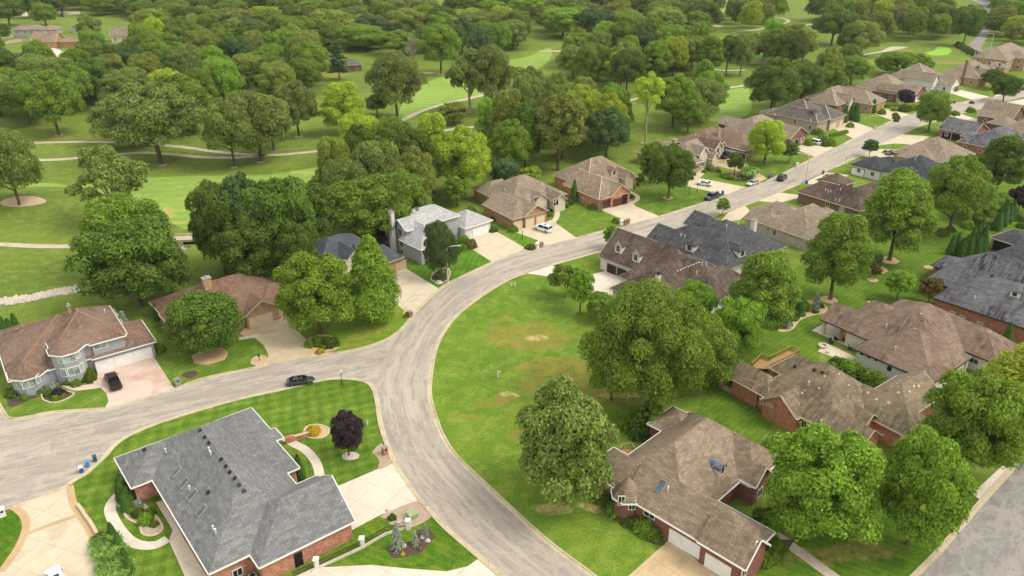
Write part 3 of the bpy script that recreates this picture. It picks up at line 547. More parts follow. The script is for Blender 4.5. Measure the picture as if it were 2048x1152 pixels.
RM = {'grey': shingle('grey_shingle', '737372', '8b8a88', '4a4a4b', .35, .34), 'greige': shingle('greige_shingle', '8a7966', 'a6937c', '4d4037', .5), 'brown': shingle('brown_shingle', '80695a', '907a69', '443429', .6), 'rust': shingle('rust_shingle', '7a6150', '8a6f5c', '45302a', .6),
      'taupe': shingle('taupe_shingle', '8d7e6b', 'a29280', '57493c', .5), 'white': shingle('pale_grey_shingle', 'aaa7a5', 'c2c0be', '7c7976', .4), 'navy': shingle('slate_shingle', '4b4e54', '5d6168', '30343b', .3), 'char': shingle('charcoal_shingle', '4a4a4c', '626264', '262628', .6),
      'charw': shingle('weathered_charcoal_shingle', '66656a', '807e80', '242226', .95), 'dark': shingle('dark_brown_shingle', '5f5147', '77685b', '322720', .8), 'moss': shingle('weathered_shake', '857661', '9c8c73', '4b4232', .7, .4, .9), 'pinkb': shingle('rosy_brown_shingle', '836f60', '978272', '473329', .7),
      'greyb': shingle('grey_brown_shingle', '625c55', '7a746c', '3f3a36', .6), 'black': shingle('black_shingle', '3f4044', '52545a', '28292c', .4)}
TR = {'white': plain('white_trim', 'e4e2dc', .5, var=.03), 'brown': plain('brown_trim', '5d4a3c', .6, var=.1), 'tan': plain('tan_trim', 'bfae98', .6, var=.08), 'dark': plain('dark_trim', '2f2c2a', .5), 'copper': plain('copper_ridge', '9a7458', .6, var=.1), 'grey': plain('grey_trim', '9a9792', .6)}
GDM = {'white': siding('white_garage_door', 'e9e7e3', .53), 'wood': siding('stained_wood_garage_door', '5c3a26', .5), 'tan': siding('tan_garage_door', 'cbb28c', .53), 'cream': siding('cream_garage_door', 'd9c6a6', .53), 'dark': siding('dark_garage_door', '35281f', .5), 'gold': siding('gold_garage_door', 'b88350', .5), 'open': plain('open_garage_shadow', '191715', .9)}  # open: interior shade of the bay painted onto a flat door panel
GL = glassy('window_glass'); GLP = glassy('pale_blind_glass', '75807c', .25); BLK = plain('black_metal', '1b1b1d', .5); PIPE = plain('vent_pipe_white', 'd9d9d7', .5); STONE = plain('chimney_cap', '8c8c8a', .6); SKYL = glassy('skylight_glass', '3d4448', .3)

class House:
    def __init__(s, O, z0, ang, roof, wall, trim='white', label='', name='house', ridge=None, T=0.16, group=None):
        o = G(O[0], O[1], z0); s.o = o; s.a = R(ang); s.roofm = RM[roof]; s.wallm = WM[wall]; s.trimm = TR[trim]; s.T = T; s.lut = roof
        s.e = empty(name, (o.x, o.y, 0), s.a, label, 'house', group); s.rm = MB(); s.wm = MB(); s.tm = MB(); s.rc = MB(); s.wings = []; s.rp = []; s.wf = []; s.ridgem = TR[ridge] if ridge else None; s.k = 0; s.rz = []
        s.wmats = [s.wallm]
    def loc(s, px, py, z):                      # pixel at height -> local
        g = G(px, py, z); return s.tol(g)
    def tol(s, g):
        dx, dy = g.x - s.o.x, g.y - s.o.y; c, n = math.cos(s.a), math.sin(s.a); return Vector((dx * c + dy * n, -dx * n + dy * c, g.z))
    def lray(s, px, py):
        p0 = s.tol(Vector((0, 0, CAM_H))); d = ray(px, py); c, n = math.cos(s.a), math.sin(s.a)
        return p0, Vector((d.x * c + d.y * n, -d.x * n + d.y * c, d.z))
    def roofz(s, u, v):
        best = -1
        for (u0, u1, v0, v1, a0, a1, e, p, sw, en) in s.rz:
            b0, b1 = (u0, u1) if sw else (v0, v1); a, b = (v, u) if sw else (u, v)
            if not (a0 <= a <= a1 and b0 <= b <= b1): continue
            ds = [b - b0, b1 - b] + ([a - a0] if en[0] == 'h' else []) + ([a1 - a] if en[1] == 'h' else [])
            best = max(best, e + p * min(ds))
        return best
    def wing(s, u0, u1, v0, v1, e=3.2, p=.6, ax=None, ends='hh', ov=.45, walls=True, wall=None):
        k = s.k; s.k += 1; d = k * .006; e = e + d; u0 -= d * .7; u1 += d * .5; v0 -= d * .6; v1 += d * .8
        if ax is None: ax = 'u' if (u1 - u0) >= (v1 - v0) else 'v'
        sw = ax == 'v'; a0, a1, b0, b1 = (v0, v1, u0, u1) if sw else (u0, u1, v0, v1)
        h = (b1 - b0) / 2; mid = (b0 + b1) / 2; H = e + p * h
        s0 = min(h, (a1 - a0) / 2) if ends[0] == 'h' else 0; s1 = min(h, (a1 - a0) / 2) if ends[1] == 'h' else 0
        H0 = H; 
        if ends == 'hh' and a1 - a0 < 2 * h: H0 = e + p * (a1 - a0) / 2
        for ei in (0, 1):                       # 'i': this end dies into a roof built before it
            if ends[ei] != 'i': continue
            N = 60
            for q in range(N + 1):
                a = (a1 + (a0 - a1) * q / N) if ei == 0 else (a0 + (a1 - a0) * q / N)
                if abs(a - (a1 if ei == 0 else a0)) < 1.0: continue
                uu, vv = (mid, a) if sw else (a, mid)
                if s.roofz(uu, vv) >= H + .02:
                    if ei == 0: a0 = max(a0, a - .25)
                    else: a1 = min(a1, a + .25)
                    break
            s0 = min(h, (a1 - a0) / 2) if ends[0] == 'h' else 0; s1 = min(h, (a1 - a0) / 2) if ends[1] == 'h' else 0
        s.rz.append((u0, u1, v0, v1, a0, a1, e, p, sw, ends))
        f = (lambda a, b, z: Vector((b, a, z))) if sw else (lambda a, b, z: Vector((a, b, z)))
        r0, r1 = a0 + s0, a1 - s1
        if ends == 'hh' and a1 - a0 < 2 * h:    # ridge would turn: square-ish pyramid
            r0 = r1 = (a0 + a1) / 2; H = H0
        P = {'A': f(a0, b0, e), 'B': f(a1, b0, e), 'C': f(a1, b1, e), 'D': f(a0, b1, e), 'E': f(r0, mid, H), 'F': f(r1, mid, H)}
        sl = math.hypot(H - e, h); faces = [('A', 'B', 'F', 'E'), ('C', 'D', 'E', 'F')]
        if s0: faces.append(('D', 'A', 'E'))
        if s1: faces.append(('B', 'C', 'F'))
        for fc in faces:
            q = [P[c] for c in fc]; q = [x for i, x in enumerate(q) if i == 0 or (x - q[i - 1]).length > 1e-4]
            if sw: q = q[::-1]
            base = P[fc[1]] - P[fc[0]]; bd = base.normalized(); nn = (q[1] - q[0]).cross(q[2] - q[0]).normalized()
            if nn.z < 0: q = q[::-1]; nn = -nn
            up = nn.cross(bd); up = up if up.z > 0 else -up; org = P[fc[0]]
            uv = [((x - org).dot(bd) + k * 3.3, (x - org).dot(up)) for x in q]
            s.rm.poly(q, uv); s.rp.append((q, nn, p))
            s.rm.poly([x - Vector((0, 0, s.T)) for x in q][::-1], uv[::-1])
        edges = [('A', 'B'), ('C', 'D')] + ([('D', 'A')] if s0 else [] if ends[0] == 'i' else [('D', 'E'), ('E', 'A')]) + ([('B', 'C')] if s1 else [] if ends[1] == 'i' else [('B', 'F'), ('F', 'C')])
        cen = Vector(((u0 + u1) / 2, (v0 + v1) / 2, 0))
        for x, y in edges:
            a, b = P[x], P[y]
            s.rm.poly([a, b, b - Vector((0, 0, s.T)), a - Vector((0, 0, s.T))])
            dd = b - a; n2 = Vector((dd.y, -dd.x, 0)); n2.normalize(); m_ = (a + b) / 2 - cen; m_.z = 0
            if n2.dot(m_) < 0: n2 = -n2
            of = n2 * .06 - Vector((0, 0, .11)); s.tm.beam(a + of, b + of, .12, .2)
        if s.ridgem:
            for x, y in ([('E', 'F')] + ([('A', 'E'), ('D', 'E')] if s0 else []) + ([('B', 'F'), ('C', 'F')] if s1 else [])):
                if (P[x] - P[y]).length > .3: s.rc.beam(P[x] + Vector((0, 0, .03)), P[y] + Vector((0, 0, .03)), .22, .07)
        if walls:
            wi = 0
            if wall:
                wm_ = WM[wall]
                if wm_ not in s.wmats: s.wmats.append(wm_)
                wi = s.wmats.index(wm_)
            g0 = ov if ends[0] == 'h' else .35; g1 = ov if ends[1] == 'h' else .35
            wa0, wa1, wb0, wb1 = a0 + g0, a1 - g1, b0 + ov, b1 - ov; zt = e + p * ov - s.T - .02; zr = e + p * h - s.T - .03
            c4 = [(wa0, wb0), (wa1, wb0), (wa1, wb1), (wa0, wb1)]; c4 = [(b, a) if sw else (a, b) for a, b in c4]
            if sw: c4 = c4[::-1]
            names = ['b0', 'a1', 'b1', 'a0'] if not sw else ['b1', 'a1', 'b0', 'a0']
            for i in range(4):
                if ends[0] == 'i' and names[i] == 'a0' or ends[1] == 'i' and names[i] == 'a1': continue
                a, b = c4[i], c4[(i + 1) % 4]; s.wm.wallq(a, b, -.02, zt, wi)
                dx, dy = b[0] - a[0], b[1] - a[1]; L = math.hypot(dx, dy); n = Vector((dy / L, -dx / L, 0))
                gab = (names[i] == 'a0' and ends[0] == 'g') or (names[i] == 'a1' and ends[1] == 'g')
                s.wf.append((Vector((a[0], a[1], 0)), Vector((dx / L, dy / L, 0)), L, zt + (p * (h - ov) if gab else 0), n, k))
                if gab:
                    mx, my = (a[0] + b[0]) / 2, (a[1] + b[1]) / 2
                    s.wm.poly([(a[0], a[1], zt), (b[0], b[1], zt), (mx, my, zr)], [(0, zt), (L, zt), (L / 2, zr)], wi)
            s.wings.append((min(c[0] for c in c4), max(c[0] for c in c4), min(c[1] for c in c4), max(c[1] for c in c4)))
        return s
    def hitw(s, px, py):
        p0, d = s.lray(px, py); best = None
        for (a, t, L, zt, n, k) in s.wf:
            dn = d.dot(n)
            if dn > -1e-6: continue
            q = (a - p0).dot(n) / dn; h = p0 + d * q; x = (h - a).dot(t)
            if -.3 < x < L + .3 and -.8 < h.z < zt + .4 and (best is None or q < best[0]): best = (q, h, t, n)
        if best is None: print('NO WALL HIT', s.e['label'][:30], px, py)
        return best
    def hitr(s, px, py):
        p0, d = s.lray(px, py); best = None
        for (q, n, p) in s.rp:
            dn = d.dot(n)
            if abs(dn) < 1e-6: continue
            t = (q[0] - p0).dot(n) / dn; h = p0 + d * t; ok = True
            for i in range(len(q)):
                e = q[(i + 1) % len(q)] - q[i]
                if e.cross(h - q[i]).dot(n) < -.05: ok = False; break
            if ok and (best is None or t < best[0]): best = (t, h, n, p)
        if best is None: print('NO ROOF HIT', s.e['label'][:30], px, py)
        return best
    def putwin(s, c, t, n, w, h, m=GL, bars=1, frame=None):
        z = Vector((0, 0, 1)); c = c + n * .03; f = MB(); fw = .09
        for sx in (-1, 1): f.obox(c + t * (sx * (w / 2)), t * fw / 2, n * .05, z * (h / 2 + fw / 2))
        for sz in (-1, 1): f.obox(c + z * (sz * h / 2), t * (w / 2 - fw / 2), n * .052, z * fw / 2)
        for b in range(bars): f.obox(c + t * ((b + 1) / (bars + 1) - .5) * w, t * .03, n * .04, z * (h / 2 - fw / 2))
        o = f.build('window', frame or TR['white'], s.e); g = MB(); g.obox(c - n * .0, t * (w / 2), n * .02, z * (h / 2)); g.build('pane', m, o)
    def win(s, *L):
        for q in L:
            px, py, w, h = q[:4]; b = s.hitw(px, py)
            if b: s.putwin(b[1], b[2], b[3], w, h, *(q[4:] if len(q) > 4 else ()))
        return s
    def gar(s, px, py, w, kind='white', h=2.15):
        b = s.hitw(px, py)
        if not b: return s
        _, c, t, n = b; c = Vector((c.x, c.y, h / 2)); m = MB(); z = Vector((0, 0, 1))
        m.poly([c - t * w / 2 - z * h / 2 + n * .04, c + t * w / 2 - z * h / 2 + n * .04, c + t * w / 2 + z * h / 2 + n * .04, c - t * w / 2 + z * h / 2 + n * .04], [(0, 0), (w, 0), (w, h), (0, h)])
        m.obox(c + n * .02, t * w / 2, n * .015, z * h / 2); m.build('garage_door', GDM[kind], s.e)
        f = MB()
        for sx in (-1, 1): f.obox(c + t * (sx * (w / 2 + .07)) + n * .04, t * .07, n * .05, z * h / 2)
        f.obox(c + z * (h / 2 + .07) + n * .04, t * (w / 2 + .14), n * .05, z * .07); f.build('door_frame', s.trimm if kind != 'wood' else TR['brown'], s.e); return s
    def door(s, px, py, w=1.0, h=2.2, m=None):
        b = s.hitw(px, py)
        if not b: return s
        _, c, t, n = b; c = Vector((c.x, c.y, h / 2)); z = Vector((0, 0, 1)); f = MB(); f.obox(c + n * .03, t * w / 2, n * .03, z * h / 2); o = f.build('door', m or BLK, s.e)
        k = MB(); k.obox(c + t * (w / 2 - .12) + n * .09, t * .03, n * .03, z * .08); k.build('handle', STONE, o); return s
    def vent(s, *L, kind='box'):
        for (px, py) in L:
            b = s.hitr(px, py)
            if not b: continue
            h = b[1]; n = b[2]; m = MB()
            if kind == 'box':
                t = Vector((0, 0, 1)).cross(n).normalized(); u = n.cross(t); m.obox(h + n * .1, t * .22, u * .22, n * .1); m.build('roof_vent', BLK, s.e)
            elif kind == 'dot':
                t = Vector((0, 0, 1)).cross(n).normalized(); u = n.cross(t); m.obox(h + n * .07, t * .16, u * .16, n * .07); m.build('roof_vent', TR['tan'], s.e)
            else: m.tube([h - Vector((0, 0, .1)), h + Vector((0, 0, .45)), h + Vector((0, 0, .7))], [.09, .09, .13], 8); m.build('vent_pipe', PIPE, s.e)
        return s
    def skylight(s, *L, w=.6, l=1.6):
        for (px, py) in L:
            b = s.hitr(px, py)
            if not b: continue
            h, n = b[1], b[2]; t = Vector((0, 0, 1)).cross(n).normalized(); u = n.cross(t); m = MB(); m.obox(h + n * .06, t * (w / 2 + .08), u * (l / 2 + .08), n * .07); o = m.build('skylight', TR['grey'], s.e)
            m = MB(); m.obox(h + n * .13, t * w / 2, u * l / 2, n * .015); m.build('pane', SKYL, o)
        return s
    def dormer(s, px, py, w=1.6, h=1.5, p=1.0, wall='stucco_cream', hip=False, win=True, ov=.2):
        b = s.hitr(px, py)
        if not b: return s
        hpt, n, rp = b[1], b[2], b[3]; d = Vector((n.x, n.y, 0)).normalized(); t = Vector((-d.y, d.x, 0)); z0 = hpt.z - .25; zt = hpt.z + h; top = zt + p * w / 2
        L = (top - hpt.z) / rp + .3; Lw = (zt - hpt.z) / rp + .2; m = MB(); W = w / 2
        def q(a, l, z): v = hpt + t * a - d * l; return (v.x, v.y, z)
        m.poly([q(-W, 0, z0), q(W, 0, z0), q(W, 0, zt), q(0, 0, top - .05) if not hip else q(W, 0, zt), q(-W, 0, zt)] if not hip else [q(-W, 0, z0), q(W, 0, z0), q(W, 0, zt), q(-W, 0, zt)])
        for a in (-W, W): m.poly([q(a, 0, z0), q(a, 0, zt), q(a, Lw, zt), q(a, .2, z0)], [(0, 0), (0, 2), (2, 2), (2, 0)])
        o = m.build('dormer', WM[wall], s.e); r = MB(); f = -ov - .05; e_ = p * (ov); Wo = W + ov
        s0 = (Wo if hip else 0)
        for sg in (-1, 1):
            pts = [q(sg * Wo, f, zt - e_), q(sg * Wo, Lw + .3, zt - e_), q(0, L + .3, top), q(0, f + s0, top)]
            uv = [(0, 0), (L, 0), (L, 1.5), (0, 1.5)]
            if sg > 0: pts = pts[::-1]; uv = uv[::-1]
            r.poly(pts, uv); r.poly([(a, b_, c - .1) for a, b_, c in pts][::-1], uv[::-1])
        if hip: r.poly([q(-Wo, f, zt - e_), q(Wo, f, zt - e_), q(0, f + s0, top)], [(0, 0), (2, 0), (1, 1.5)])
        r.build('dormer_roof', s.roofm, o); tt = MB()
        if not hip:
            for sg in (-1, 1): tt.beam(q(sg * Wo, f - .04, zt - e_ - .05), q(0, f - .04, top - .05), .1, .16)
            tt.build('dormer_trim', s.trimm, o)
        if win:
            g = MB(); c = Vector(q(0, -.03, hpt.z + h * .55)); g.obox(c, t * (w * .26), d * .03, Vector((0, 0, h * .36))); g.build('pane', GL, o)
            g = MB()
            for sx in (-1, 1): g.obox(c + t * sx * w * .29 , t * .05, d * .05, Vector((0, 0, h * .4)))
            g.build('window_frame', TR['white'], o)
        return s
    def chimney(s, px, py, ztop, w=1.0, l=1.0, mat='brick_tan', zb=0, cap='grey'):
        c = s.loc(px, py, ztop); m = MB(); m.box(c.x - w / 2, c.x + w / 2, c.y - l / 2, c.y + l / 2, zb, ztop); o = m.build('chimney', WM[mat], s.e)
        m = MB(); m.box(c.x - w / 2 - .1, c.x + w / 2 + .1, c.y - l / 2 - .1, c.y + l / 2 + .1, ztop, ztop + .14); m.box(c.x - .22, c.x + .22, c.y - .22, c.y + .22, ztop + .14, ztop + .5); m.build('chimney_cap', TR[cap], o); return s
    def turret(s, u, v, r, e, h, n=8, rot=0, wall=None, z0=0, wins=(), th=0.0):
        m = MB(); ro = r + .35
        def P_(k, rr, z): a = rot + 2 * math.pi * k / n; return Vector((u + rr * math.cos(a), v + rr * math.sin(a), z))
        for k in range(n):
            s.rm.poly([P_(k, ro, e), P_(k + 1, ro, e), Vector((u, v, e + h))], [(0, 0), (2 * ro * math.sin(math.pi / n), 0), (ro * math.sin(math.pi / n), math.hypot(ro, h))])
            s.rm.poly([P_(k + 1, ro, e - .12), P_(k, ro, e - .12), Vector((u, v, e + h - .2))])
            q = [P_(k, ro, e), P_(k + 1, ro, e), Vector((u, v, e + h))]; nn = (q[1] - q[0]).cross(q[2] - q[0]).normalized(); s.rp.append((q, nn, h / ro))
            s.tm.beam(P_(k, ro + .04, e - .08), P_(k + 1, ro + .04, e - .08), .12, .2)
            a, b = P_(k, r, 0), P_(k + 1, r, 0); m.wallq((a.x, a.y), (b.x, b.y), z0, e - .05)
            L = (b - a).length; t = (b - a).normalized(); s.wf.append((a, t, L, e, Vector((t.y, -t.x, 0)), 99))
        m.build('bay_wall', WM[wall] if wall else s.wallm, s.e); return s
    def autowin(s, step=4.2, w=1.1, h=1.3, front=False, z=1.6):
        """windows on walls the photo does not show (and, front=True, on all free walls)"""
        p0 = s.tol(Vector((0, 0, CAM_H)))
        for (a, t, L, zt, n, k) in s.wf:
            if k == 99 or L < 3: continue
            mid = a + t * L / 2; vis = (p0 - mid).dot(n) > 0
            if vis and not front: continue
            N = max(1, int(L / step))
            for i in range(N):
                c = a + t * L * (i + .5) / N + Vector((0, 0, z)); o = c + n * .9
                if any(x0 - .2 < o.x < x1 + .2 and y0 - .2 < o.y < y1 + .2 for x0, x1, y0, y1 in s.wings): continue
                s.putwin(c, t, n, w, h, GL, 1)
                if zt > 5 and not vis: s.putwin(c + Vector((0, 0, 2.7)), t, n, w, h, GL, 1)
        return s
    def finish(s, auto=True, front=False):
        if auto: s.autowin(front=front)
        s.rm.build('roof', s.roofm, s.e); s.wm.build('wall', s.wmats, s.e); s.tm.build('gutter', s.trimm, s.e)
        if s.rc.v: s.rc.build('ridge_cap', s.ridgem, s.e)
        return s

# --- foreground grey roof
h = House((229, 916), 3.2, 38.5, 'grey', 'brick_pink', label='low salmon brick house under a wide grey shingle roof at the front left')
h.wing(2.8, 18.1, -30.5, 0, p=.68, ax='v').wing(0, 20.5, -8.4, 0, p=.66, ax='u').wing(7.9, 20.9, -33.3, -21.8, p=.66, ax='u', ends='hg').wing(8, 20, -18.7, -8.7, p=.66, ax='u').wing(16, 21.2, -10.6, -7.5, p=.5, ax='u')
h.vent((401, 861), (410, 875), (418, 886), (443, 919), (452, 933), (460, 945), (470, 957), (478, 970), (488, 982), (417, 985), (289, 900))
h.vent((332, 905), (419, 903), (422, 910), (380, 980), (427, 1060), (432, 1066), kind='pipe'); h.skylight((353, 943), (369, 966), (385, 990), (404, 1022), w=.8, l=1.5)
h.door(596, 1110, 1.1, 2.2).win((475, 1145, 1.2, 1.2)).finish()
# --- right brown roof with red siding
h = House((1227, 974), 3.4, 45, 'greige', 'brick_dark', label='dark red brick house with brown hip roof, arched dormer and two white garage doors')
h.wing(0, 22.5, -11.6, 2.9, e=3.4, p=.84).wing(-.5, 7.7, -20, -2, e=3.4, p=.84, ax='v', ends='hi').wing(13.4, 22.3, -13.3, 0, e=3.4, p=.84, ax='v', ends='hi').wing(0, 7, -8, 5.5, e=3.4, p=.84, ax='v')
h.wing(13.4, 18.0, -14.0, -9, e=3.6, p=.95, ax='v', ends='gi').wing(-.9, 5.0, -20.8, -14, e=3.6, p=.95, ax='v', ends='gi').wing(15.3, 22, -1, 5.5, e=3.4, p=.6, ax='v')
h.turret(.2, -2.2, 1.9, 3.45, 2.9, rot=R(22.5)); h.gar(1372, 1092, 5.0).gar(1434, 1143, 3.4).win((1243, 1001, .9, 1.5), (1264, 1010, .9, 1.5), (1299, 1027, 1.7, 1.2), (1212, 994, 1.2, .7), (1488, 1145, 1.2, 1.4), (1514, 1090, .9, 1.4), (1519, 985, 1.4, 1.5))
h.skylight((1322, 972), w=.9, l=1.6).vent((1336, 981), kind='pipe')
b_ = h.hitr(1444, 950)
if b_:                                            # barrel dormer
    hp, n, rp = b_[1], b_[2], b_[3]; d = Vector((n.x, n.y, 0)).normalized(); t = Vector((-d.y, d.x, 0)); m = MB(); L = 2.9; r = .75
    arc = [(math.cos(math.pi * k / 10) * r, math.sin(math.pi * k / 10) * r) for k in range(11)]
    wp = [hp + t * r - Vector((0, 0, .3)), hp - t * r - Vector((0, 0, .3))] + [hp - t * a + Vector((0, 0, 1.0 + z)) for a, z in arc[::1]]
    m.poly(wp)
    for sg in (1, -1): m.poly([hp + t * r * sg - Vector((0, 0, .3)), hp + t * r * sg + Vector((0, 0, 1.0)), hp + t * r * sg - d * (L * .5) + Vector((0, 0, 1.0)), hp + t * r * sg - d * .2])
    dm = m.build('dormer', WM['stucco_cream'], h.e); m = MB()
    for k in range(10):
        a0, a1 = arc[k], arc[k + 1]; A_, B_ = [hp + t * a[0] * 1.12 + Vector((0, 0, 1.0 + a[1] * 1.12)) for a in (a0, a1)]
        m.poly([A_ + d * .15, B_ + d * .15, B_ - d * L, A_ - d * L])
    m.build('dormer_roof', glassy('lead_sheet', '4a525a', .4), dm); m = MB(); m.obox(hp + d * .03 + Vector((0, 0, .95)), t * .32, d * .03, Vector((0, 0, .55))); m.build('pane', GL, dm)
h.finish()
# --- left house with copper ridges
h = House((178, 719), 3.2, 36.5, 'brown', 'stucco_grey', ridge='copper', label='grey two storey house with brown roof, copper ridges and three white garage doors')
h.wing(-12.4, 8, .3, 19, p=.58, ax='v').wing(-5.3, 6.9, .4, 14, e=6, p=.62, ax='v', ends='hh').wing(.4, 11.2, -.3, 10.2, e=3.2, p=.5, ax='u').wing(-12, -4, 13, 21, e=3.2, p=.5, ax='v').wing(.6, 6.6, -.1, 7, e=5.9, p=.62, ax='v', ends='hh', walls=True)
h.turret(-2.9, 1.3, 2.7, 6, 2.0, rot=R(22.5)).turret(-9.2, 2.0, 3.0, 3.3, 2.1, rot=R(22.5)).turret(-5.6, 2.3, 1.2, 3.1, .8, rot=R(22.5))
h.gar(211, 730, 2.9).gar(249, 719, 2.9).gar(286, 707, 2.9).win((120, 719, .9, 1.5, GLP), (139, 716, 1.9, 1.5, GLP), (156, 708, .9, 1.5, GLP), (200, 690, 2.2, 1.4, GLP), (128, 745, .9, 1.6, GLP), (148, 742, 1.9, 1.6, GLP), (164, 734, .9, 1.6, GLP), (39, 770, .9, 1.5, GLP), (58, 767, 2, 1.5, GLP), (76, 758, .9, 1.5, GLP))
h.vent((210, 625), kind='pipe').chimney(137, 612, 10.6, .5, .5, 'stone_tan', 8).finish()
# --- rusty ranch
h = House((491, 633), 3, 40, 'rust', 'brick_tan', trim='tan', label='tan brick ranch with rusty brown roof behind a dense round maple')
h.wing(-12.3, 11, 1, 18.6, e=3, p=.55).wing(3, 13, .6, 9.6, e=3.03, p=.6, ax='u').wing(-.2, 7.3, -.1, 8, e=3.02, p=.62, ax='v', ends='gi').wing(-12.6, -5, 2.5, 11.9, e=3, p=.5, ax='u')
h.gar(524, 650, 4.7, 'cream').gar(566, 628, 2.7, 'cream').win((478, 640, 1.2, 1.2)).chimney(412, 556, 9.2, 1.5, 1.2, 'brick_tan').skylight((338, 629), w=.8, l=1.2).finish()
# --- slate roof house behind pair of trees
h = House((784, 522), 3.2, 42, 'navy', 'brick_tan', trim='tan', label='brick and cream house with slate blue roof behind two tall trees')
h.wing(-16, -1.4, 3.3, 15, e=5.8, p=.55, wall='brick_pink').wing(-8, 3.3, 0, 8.6, e=3.2, p=.6, ax='u', ends='ih').wing(-11.9, -5.6, .6, 9, e=5.6, p=.8, ax='v', ends='gi', wall='stucco_cream').wing(-19.5, -14, 5, 13.5, e=3, p=.5, wall='brick_pink').wing(-8.4, -3.8, -.3, 8, e=5.2, p=.9, ax='v', ends='gi', wall='stucco_cream')
h.gar(801, 524, 2.7, 'tan').win((687, 527, 1.3, 1.2), (687, 538, 1.3, 1.2), (707, 520, 1.2, 1.6)).finish()
# --- white grey house
h = House((787, 449), 6.5, 42, 'white', 'siding_grey', label='tall pale grey house with white chimney and double white garage beside the bend')
h.wing(.2, 16, -5.3, 5.3, e=6.3, p=.5).wing(-.2, 7, -5.3, .9, e=6.5, p=.65, ax='u', ends='gi').wing(-1, 8, -12, -1, e=4, p=.8, ax='v', ends='hi').wing(7, 15, -8.5, -2, e=3.6, p=.6, ax='u', ends='hi').wing(16, 25, -7, 2.4, e=3.2, p=.6, ax='u', wall='stucco_white').wing(11, 17.6, -4.8, 2.2, e=3.2, p=.6, ax='u', ends='gi', wall='stucco_white')
h.gar(961, 455, 4.9).gar(922, 461, 2.8).win((801, 463, 1.7, 2.6, GL, 2), (803, 486, 1.7, 1.9, GL, 2), (804, 503, 1.3, 1.2), (848, 504, 1.0, 1.3), (854, 501, .9, 1.3)).chimney(782, 424, 10.2, .9, 1.3, 'stucco_white').finish()
# --- tan stone garage house
h = House((953, 381), 3.2, 36, 'taupe', 'stone_tan', trim='tan', label='tan fieldstone house with three arched garage doors and a white SUV in the drive')
h.wing(0, 18.7, -16.8, 0, p=.6).wing(0, 7.7, -5.7, 2.5, p=.6, ax='u', ends='hi').wing(8.4, 14, -4, 2.2, p=.5, ax='v').wing(-5, 6.2, -24, -10, p=.46, ax='v', ends='hi').wing(-1.7, 6.4, -24.4, -15, p=.6, ax='v', ends='gi').wing(6.6, 11.6, -18, -9, e=3.4, p=.8, ax='v', ends='gi', wall='stucco_cream').wing(11.5, 15.9, -20.3, -10, p=.9, ax='v', ends='gi', wall='stucco_cream')
h.gar(1036, 448, 2.6, 'cream').gar(1060, 442, 2.6, 'cream').gar(1081, 437, 2.6, 'cream').win((979, 401, 1.6, 1.9, GLP), (994, 402, .8, 1.0), (1112, 404, 1.7, 1.9), (1072, 398, 1.4, 1.2)).vent((1010, 382), kind='pipe').finish()
# --- red brick house
h = House((1105, 349), 3.2, 35, 'greige', 'brick_orange', trim='tan', ridge='tan', label='orange brick house with steep brown roof and dark wooden garage doors')
h.wing(0, 19.6, -15.7, 0, p=.7).wing(-2.4, 8, -15, -8, p=.66, ax='u', ends='hi').wing(-3.2, 8.2, -24.6, -9, p=.64, ax='v', ends='hi').wing(.7, 8.4, -25, -14, p=.75, ax='v', ends='gi').wing(12.6, 16.6, -17.5, -8, e=4, p=1.0, ax='v', ends='gi', wall='stucco_cream')
h.gar(1211, 409, 2.7, 'wood').gar(1240, 404, 5, 'wood').dormer(1228, 351, 1.6, 1.5, 1.1).win((1165, 400, .8, 1.4), (1151, 385, .9, 1.3)).door(1251, 371, 2.0, 2.8).vent((1152, 350), kind='pipe').finish()
# --- beige peaked house by the circular drive
h = House((1402, 302), 3.2, 42, 'taupe', 'brick_tan', trim='white', label='beige peaked house facing the looping driveway with a small sedan')
h.wing(-17, -4, -2, 13, e=3.6, p=.6, ax='v').wing(-14, -2, -5, 6, e=4.4, p=.6, ax='u', ends='hi').wing(-9.5, -4.6, -6.3, 4, e=5, p=.9, ax='v', ends='gi', wall='stucco_cream').wing(-5, -1.2, -8, 0, e=3.2, p=1.0, ax='v', ends='gi', wall='stucco_cream').wing(-13, -8, -7, -2, e=3.2, p=.6, ax='u')
h.win((1396, 314, 1, 1.5), (1406, 326, 1.6, 2)).chimney(1349, 279, 9, 1.3, 1.2, 'brick_tan').finish(front=True)
# --- brown L shaped house
h = House((1356, 279), 3.2, 40, 'brown', 'brick_brown', label='brown brick L shaped house with cream gables and a black pickup outside its garage')
h.wing(-2, 16, -14, 0, p=.6).wing(5.8, 17, -22.5, -6, p=.6, ax='v', ends='hi').wing(-1.5, 3, -16.5, -8, e=3.6, p=1.0, ax='v', ends='gi', wall='stucco_cream').wing(2.6, 5.6, -15.5, -9, e=3.6, p=1.0, ax='v', ends='gi', wall='stucco_cream')
h.gar(1462, 300, 4.6).gar(1485, 309, 2.6, 'dark').win((1436, 300, 1.2, 1.6), (1418, 303, 1.5, 2.2)).chimney(1438, 257, 7.8, 1.0, .8, 'brick_tan').vent((1391, 272), (1397, 274), kind='pipe').finish(front=True)
# --- taupe house behind yellow tree
h = House((1446, 250), 3.2, 40, 'taupe', 'brick_brown', trim='tan', label='taupe roofed house with open garage behind the bright yellow green maple')
h.wing(-6, 15, -18, -3, p=.64).wing(1, 9, -5, 3.2, p=.55, ax='v', ends='gi').wing(2.1, 13.6, -26, -10, p=.55, ax='v', ends='gi').wing(-5.5, -1, -14, -8, e=3.3, p=.8, ax='v')
h.gar(1591, 289, 2.7, 'open').gar(1604, 284, 2.5, 'tan').dormer(1588, 270, 1, .1, .8, win=False).chimney(1452, 246, 6.5, .3, .3).finish(front=True)
